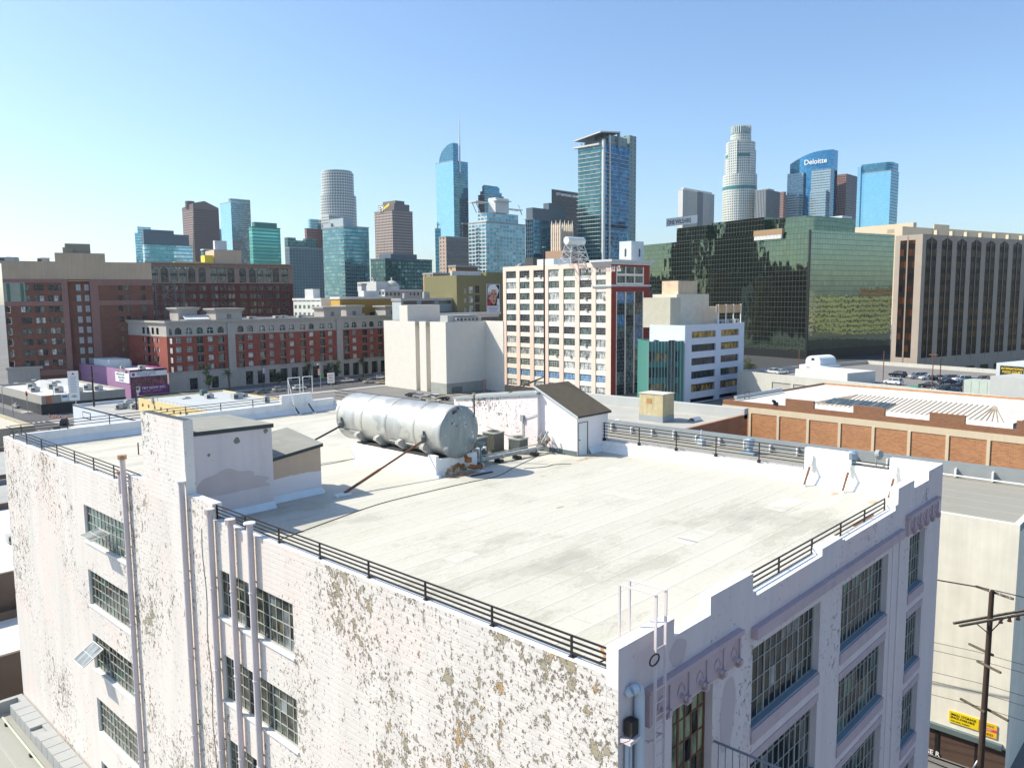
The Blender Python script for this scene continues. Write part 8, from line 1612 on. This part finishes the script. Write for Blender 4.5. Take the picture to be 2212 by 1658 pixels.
for i, (q, y, c, kind, lab) in enumerate(((960,205,BK_,'sedan','black sedan at the left end of the lot by the red post'),(1040,215,SI,'sedan','silver sedan second from the left in the lot behind the tank'),(1110,240,('tan',(.42,.38,.3)),'sedan','tan sedan in the middle of the lot behind the tank'),(1215,232,WH,'suv','white suv in the lot behind the thin railing post'),(1270,240,BK_,'suv','black suv at the right end of the lot behind the tank'),(1180,262,('beige',(.5,.46,.38)),'sedan','beige sedan nearest the railing behind the tank'))):
    p = atz((900+q/3.687)/1.302, (1060+y/3.687)/1.302, 0); place_car(kind, c[0], c[1], (p.x, p.y, .02), -1.3, lab, gl2)
place_car('suv', 'black', (.012,.013,.016), (66.5, 219.5, .02), 1.2, 'black off road truck by the low white building', 'vehicles at the left junction'); place_car('sedan', 'dark_blue', (.015,.03,.06), tuple(atz(120, 935, .02)), 1.57, 'dark blue car roof just beyond the back parapet', 'vehicles at the left junction'); place_car('sedan', 'silver', (.42,.43,.44), tuple(atz(38, 880, .02)), 1.57, 'silver car driving down the side street at the far left', 'vehicles at the left junction')
# ---------------------------------------------------------------- trees
TRK = mat('bark', (.10,.075,.05), .9, var=.3, vs=3); LF1 = mat('leaf_dark', (.028,.055,.02), .8, var=.5, vs=1.5); LF2 = mat('leaf_mid', (.06,.095,.03), .8, var=.4, vs=1.5); PALM = mat('palm_green', (.035,.06,.022), .8, var=.4, vs=2)
def palm(loc, h, label, seed):
    rnd = random.Random(seed); o = thing('palm_tree', label, 'palm tree', loc, 0, 'palms along the arcade'); b = MB(); pts = [Vector((.25*math.sin(k*.5), .1*k/8, h*k/8)) for k in range(9)]
    for k in range(8): b.tube(pts[k], pts[k+1], .30-.014*k, 9, 0, r2=.29-.014*k, caps=False)
    b.build('trunk', [TRK], o); b = MB(); c = pts[-1]
    for k in range(90):
        a = rnd.uniform(0, 2*math.pi); e = rnd.uniform(-.6, 1.3); L_ = rnd.uniform(2.0, 3.1); d = Vector((math.cos(a)*math.cos(e), math.sin(a)*math.cos(e), math.sin(e))); s = Vector((-math.sin(a), math.cos(a), 0)); p = c.copy(); w0 = .06; prev = None
        for j in range(7):
            f = j/6; q = c+d*L_*f-Vector((0,0,1.1*f*f*L_*.35)); 
            if j:
                for sg in (-1, 1):
                    for m in range(2): t = q+(prev-q)*(m/2); e_ = t+s*sg*(.5*(1-f*.7))*rnd.uniform(.7,1.1)+d*.2-Vector((0,0,.14+.15*rnd.random())); b.face([t, t+(q-prev).normalized()*.10, e_],0)
            prev = q
    b.build('crown', [PALM], o)
def tree(name, loc, h, r, label, seed, m=LF1, m2=LF2, tall=1.0, dens=1.0, group=None):
    rnd = random.Random(seed); o = thing(name, label, 'tree', loc, 0, group); b = MB(); b.tube((0,0,0),(.1,.05,h*.5),.18+.01*h,8,0,r2=.12)
    for k in range(7): a = rnd.uniform(0,6.28); b.tube((.1,.05,h*(.35+.05*k)),(r*.6*math.cos(a),r*.6*math.sin(a),h*(.6+.05*k)),.08,5,0,r2=.03)
    b.build('trunk', [TRK], o); b = MB()
    cl = [(Vector((rnd.uniform(-1,1)*r*.75, rnd.uniform(-1,1)*r*.75, h*(.38+.56*rnd.random()))), rnd.uniform(.28,.5)*r) for _ in range(int(16*tall))]
    for c, q in cl:
        mi = rnd.randrange(2)
        for k in range(int(95*dens)):
            v = Vector((rnd.gauss(0,.45),rnd.gauss(0,.45),rnd.gauss(0,.4)))*q+c; n = Vector((rnd.gauss(0,1),rnd.gauss(0,1),rnd.gauss(0,1)+.6)).normalized(); x = n.orthogonal().normalized()*rnd.uniform(.09,.2); y = n.cross(x).normalized()*rnd.uniform(.09,.2); b.face([v-x,v-y,v+x,v+y], mi)
    b.build('crown', [m, m2], o)
pl = 'palm with a shaggy round head '
palm((128.4,253.6,.15), 6.6, pl+'before the arcade, leftmost one', 1); palm((160.4,253.8,.15), 6.6, pl+'before the arcade, behind the green sign', 2); palm((185.4,255.4,.15), 7.0, pl+'by the black sedan before the arcade', 3)
p = atz(440, 850, 0); 
tree('conifer_tree', (atz(452,866,0).x, atz(452,866,0).y, 0), 12.5, 1.7, 'tall dark narrow tree with sparse clumps in front of the purple shop', 4, tall=1.3, dens=.9)
tree('street_tree', (171.5,254.3,.15), 7.8, 2.6, 'leafy street tree before the arcade between two palms', 5); tree('street_tree', (147.5,254.4,.15), 5.4, 1.8, 'small round street tree before the arcade left of the hoop frames', 6); 
tree('street_tree', tuple(atz(425,838,0)), 8.5, 2.3, 'bright green tree top between the purple shop and the brick corner', 7, m=LF2)
for k, (u, v, h, r, lab) in enumerate(((1615,815,7,3,'yellow green bush tree right of the white office'),(1485,866,5.5,3,'green shrub tree by the teal building'),(2080,800,9,3,'green tree before the concrete strip building at the right'),(1950,806,7,2.5,'small dark tree at the foot of the green glass block'))): tree('shrub_tree', tuple(atz(u, v, 0)), h, r, lab, 20+k, m=LF2 if k == 0 else LF1)
# ---------------------------------------------------------------- street furniture
def pole(name, label, cat, x, y, h, r, m, parts=(), group=None, z=0):
    o = thing(name, label, cat, (x, y, z), 0, group); b = MB(); b.tube((0,0,0),(0,0,h),r,8,0,r2=r*.7); b.build('pole', [m], o)
    for nm, f, ms in parts: bb = MB(); f(bb); bb.build(nm, ms, o)
    return o
GRYP = mat('galvanised_pole', (.38,.40,.40), .5)
p1 = atz((0+1180/4.424)/1.302, (950+1080/4.424)/1.302, 0)
pole('utility_pole', 'dark wooden utility pole in front of the low white building, the taller of two', 'utility pole', 71.8, 213.5, 15.2, .28, WOODP, [('crossarm', lambda q: (q.bar((-1.6,0,13.2),(1.6,0,13.2),.14,.14), q.bar((0,-1.4,12.2),(0,1.4,12.2),.14,.14)), [WEATH])])
pole('utility_pole', 'dark wooden utility pole on the right beside the yellow building, the shorter of two', 'utility pole', 76.4, 198.5, 11.8, .24, WOODP, [('crossarm', lambda q: (q.bar((-1.3,0,11.2),(1.3,0,11.2),.14,.14), q.bar((-1.3,0,10.4),(1.3,0,10.4),.14,.14)), [WEATH]), ('insulator', lambda q: [q.tube((-1.2+k*.4,0,11.25),(-1.2+k*.4,0,11.5),.06,6) for k in range(7)], [BLACKM]), ('transformer', lambda q: q.tube((.45,0,8.2),(.45,0,9.2),.28,10), [GRYP])])
o = pole('advert_board', 'tall white advert board with a green leaf emblem on a pole by the junction', 'sign', 74.0, 233.5, 6.0, .2, GRYP, [('board', lambda q: (q.box(-1.6,-.15,4.6,1.0,.15,12.6,0),), [WHT]), ('leaf_emblem', lambda q: [q.face([(-.3,-.17,5.4),(-.3+.55*math.cos(a)-.07*math.sin(a),-.17,5.4+.55*math.sin(a)+.07*math.cos(a)),(-.3+.95*math.cos(a),-.17,5.4+.95*math.sin(a)),(-.3+.55*math.cos(a)+.07*math.sin(a),-.17,5.4+.55*math.sin(a)-.07*math.cos(a))]) for a in (.25,.75,1.2,1.57,1.94,2.4,2.9)], [mat('leaf_green', (.03,.28,.12))]), ('red_emblem', lambda q: q.face([(-.7,-.17,11.6),(.1,-.17,11.6),(-.3,-.17,12.2)]), [mat('poster_red', (.55,.03,.03))]), ('printed_line', lambda q: [q.box(-1.1+.1*(k % 2),-.17,10.9-k*.45,.5-.1*(k % 3),-.155,11.05-k*.45) for k in range(10)], [mat('mauve_print', (.45,.38,.45))])])
o.rotation_euler = (0,0,R(-20))
TLR = mat('signal_red', (1,.05,.03)); 
m_, t_, p_ = _new('signal_red_lit'); p_.inputs['Base Color'].default_value = (.6,.02,.02,1); p_.inputs['Emission Color'].default_value = (1,.05,.03,1); p_.inputs['Emission Strength'].default_value = 2.0; SIGR = m_
for (x, y, lab, arml) in ((60.5,240,'traffic signal with a red light on a mast arm at the left edge',3.0),(66.8,250.5,'traffic signal with a red light at the corner of the beige shops',0.01)):
    pole('traffic_signal', lab, 'traffic light', x, y, 6.4, .12, GRYP, [('arm', lambda q, a=arml: q.tube((0,0,6.2),(-a,0,6.4),.07,6), [GRYP]), ('signal_head', lambda q, a=arml: q.box(-a-.2,-.2,5.2,-a+.2,.2,6.5), [mat('signal_black', (.02,.02,.02))]), ('red_lens', lambda q, a=arml: q.tube((-a,-.3,6.2),(-a,-.2,6.2),.16,10), [SIGR])])
pole('street_lamp', 'grey street lamp with a long arm at the beige corner shops', 'street lamp', 72.5, 247, 9.2, .12, GRYP, [('arm', lambda q: q.path([(0,0,9),(-2,-.5,9.7),(-4.5,-1,9.9)],.06,6), [GRYP]), ('lamp_head', lambda q: q.box(-5.4,-1.25,9.8,-4.4,-.85,10.0), [WHT])])
pole('street_lamp', 'grey street lamp rising at the far left behind the corner railing', 'street lamp', 58.7, 241.5, 9.0, .12, GRYP, [('arm', lambda q: q.path([(0,0,8.9),(1,0,9.6),(3.0,0,9.8)],.06,6), [GRYP]), ('lamp_head', lambda q: q.box(2.9,-.2,9.7,3.9,.2,9.9), [WHT])])
pole('street_lamp', 'dark street lamp with a banner before the arcade', 'street lamp', 141, 253.4, 9.5, .12, mat('dark_lamp_pole', (.06,.07,.07)), [('arm', lambda q: q.bar((0,0,9.4),(1.2,0,9.5),.1,.1), [BLACKM]), ('banner', lambda q: q.box(.15,-.03,5.5,.9,.03,7.6), [mat('banner_grey', (.5,.48,.5))])])
pole('sign_post', 'pole with a green and an orange street sign before the arcade', 'sign', 153.4, 236.2, 9.2, .12, GRYP, [('green_sign', lambda q: q.box(.1,-.05,4.0,1.3,.05,5.4), [mat('sign_green', (.02,.3,.16))]), ('orange_sign', lambda q: q.box(-.9,-.05,5.2,-.1,.05,7.4), [mat('sign_peach', (.7,.45,.35))]), ('lamp_head', lambda q: (q.bar((0,0,9.2),(-1,0,9.2),.08,.08), q.tube((-1,0,8.8),(-1,0,9.3),.2,8)), [WHT])])
o = pole('parking_sign', 'white and red parking sign board on a post beyond the back parapet', 'sign', 158.0, 236.8, 2.6, .1, GRYP, [('board', lambda q: q.box(-1.3,-.08,1.9,1.5,.08,5.6), [WHT])]); text3('ALWAYS', .55, mat('poster_red', (.55,.03,.03)), (-1.15,-.1,4.5), 0, o, ext=.01, sx=1.0); text3('OPEN', .6, mat('poster_red', (.55,.03,.03)), (-.9,-.1,3.6), 0, o, ext=.01); text3('$5 DAY', .55, mat('poster_red', (.55,.03,.03)), (-1.0,-.1,2.7), 0, o, ext=.01)
pole('flag_pole', 'thin red post standing behind the pink bulkhead', 'post', atz((900+1670/5.528/1.0*.0+ (1060+1670/5.528-900))/1.302*1.0, 850, 0).x, atz((1060+1670/5.528)/1.302, 850, 0).y, 5.0, .15, mat('pink_red_post', (.6,.15,.2)), [('cap', lambda q: q.box(-.7,-.1,4.4,.7,.1,4.7), [mat('pink_red_post', (.6,.15,.2))])])
CONE = mat('cone_orange', (.75,.12,.05), .6)
for k, (u, v) in enumerate(((616,980),(668,992),(702,992),(750,990),(822,1000))):
    p = atz(u/4.424/1.302, (950+v/4.424)/1.302, 0); b = MB(); b.box(-.25,-.25,.0,.25,.25,.05); b.tube((0,0,.05),(0,0,.95),.2,10,0,r2=.04); b.tube((0,0,.45),(0,0,.62),.135,10,1,r2=.11); o = b.build('traffic_cone', [CONE, WHT], None); o.location = (p.x, p.y, .04); tag(o, 'orange traffic cone on the corner pavement, %s of the row of five' % ['leftmost','second from the left','middle one','second from the right','rightmost'][k], 'traffic cone', 'traffic cones on the corner')
o = pole('warning_sign', 'yellow diamond warning sign before the beige corner shops', 'sign', atz(262/5.76, (950+860/4.424)/1.302, 0).x, atz(262/5.76, (950+860/4.424)/1.302, 0).y, 3.4, .06, GRYP, [('board', lambda q: q.face([(0,-.08,2.2),(.8,-.08,3.0),(0,-.08,3.8),(-.8,-.08,3.0)]), [YEL])])
# the rest of the city out of view, mirrored in the glass: one mass of blocks
rnd = random.Random(12); cols = [(.80,.68,.45),(.66,.56,.34),(.85,.80,.62),(.40,.24,.14),(.60,.58,.3)]
b = MB(); k = 0; ms = [tower_mat('mirrored_block_%d' % i, c, (.06,.07,.07), 5, 4, .55, .45, metal=.1, rough=.2) for i, c in enumerate(cols)]+[RFW]
def far_block(x, y, w_, d_, h, mi, rz=-15):
    bb = MB(); bb.box(0,0,0,w_,d_,h,mi,top=5); b.add(bb, Matrix.Translation((x,y,0)) @ Matrix.Rotation(R(rz), 4, 'Z'))
for gx in range(7):
    for gy in range(10): far_block(480+gx*85+rnd.uniform(-10,10), -70-gy*75+rnd.uniform(-10,10), rnd.uniform(35,65), rnd.uniform(30,55), rnd.choice([8,12,16,22,30,38]), rnd.randrange(5))
struct(b.build('unseen_mirrored_blocks', ms, None), 'stuff')
DKB = tower_mat('dark_mirrored_block', (.05,.045,.035), (.02,.025,.025), 5, 4, .55, .45, metal=.1, rough=.2)
b = MB()  # unseen dark blocks, added to darken reflections in the green glass
def refl(u, v, dist):
    r = ray(u, v).normalized(); n = Vector((-greenb.dX[0], -greenb.dX[1], 0)); t = -cr(greenb.c, r)/1.0
    tt = greenb.sL(u, v); p = Vector((greenb.c[0]+greenb.dY[0]*tt, greenb.c[1]+greenb.dY[1]*tt, 0)); q = r-2*r.dot(n)*n; q.z = 0; return p+q.normalized()*dist
for (ua, ub, dist, h) in ((1392,1450,700,60),(1440,1490,700,150),(1520,1625,680,155),(1640,1690,690,75)):
    pa_, pb_ = refl(ua,600,dist), refl(ub,600,dist); dd_ = (pb_-pa_); n_ = Vector((dd_.y,-dd_.x,0)).normalized()*40
    if n_.dot(pa_-Vector((greenb.c[0],greenb.c[1],0))) < 0: n_ = -n_
    bb = [(pa_.x,pa_.y),(pb_.x,pb_.y),(pb_.x+n_.x,pb_.y+n_.y),(pa_.x+n_.x,pa_.y+n_.y)]
    ar = sum(bb[i][0]*bb[(i+1)%4][1]-bb[(i+1)%4][0]*bb[i][1] for i in range(4)); b.prism(bb if ar > 0 else bb[::-1], 0, h, 0)
struct(b.build('unseen_mirrored_blocks', [DKB], None), 'stuff')
for o in S.objects:
    l = o.get('label')
    if l and len(l.split()) > 16: print('LONG', l)

# thin even summer haze over the whole city
hb = MB(); hb.box(-1600,-1400,-1.5,3200,2600,345,0)
hm = bpy.data.materials.new('city_haze'); hm.use_nodes = True; ht = hm.node_tree; ht.nodes.clear()
ho_ = ht.nodes.new('ShaderNodeOutputMaterial'); pv = ht.nodes.new('ShaderNodeVolumePrincipled'); pv.inputs['Color'].default_value = (.80, .90, 1.0, 1); pv.inputs['Density'].default_value = 0.00005; pv.inputs['Anisotropy'].default_value = .3
ht.links.new(pv.outputs[0], ho_.inputs['Volume']); struct(hb.build('haze', hm, None), 'stuff')
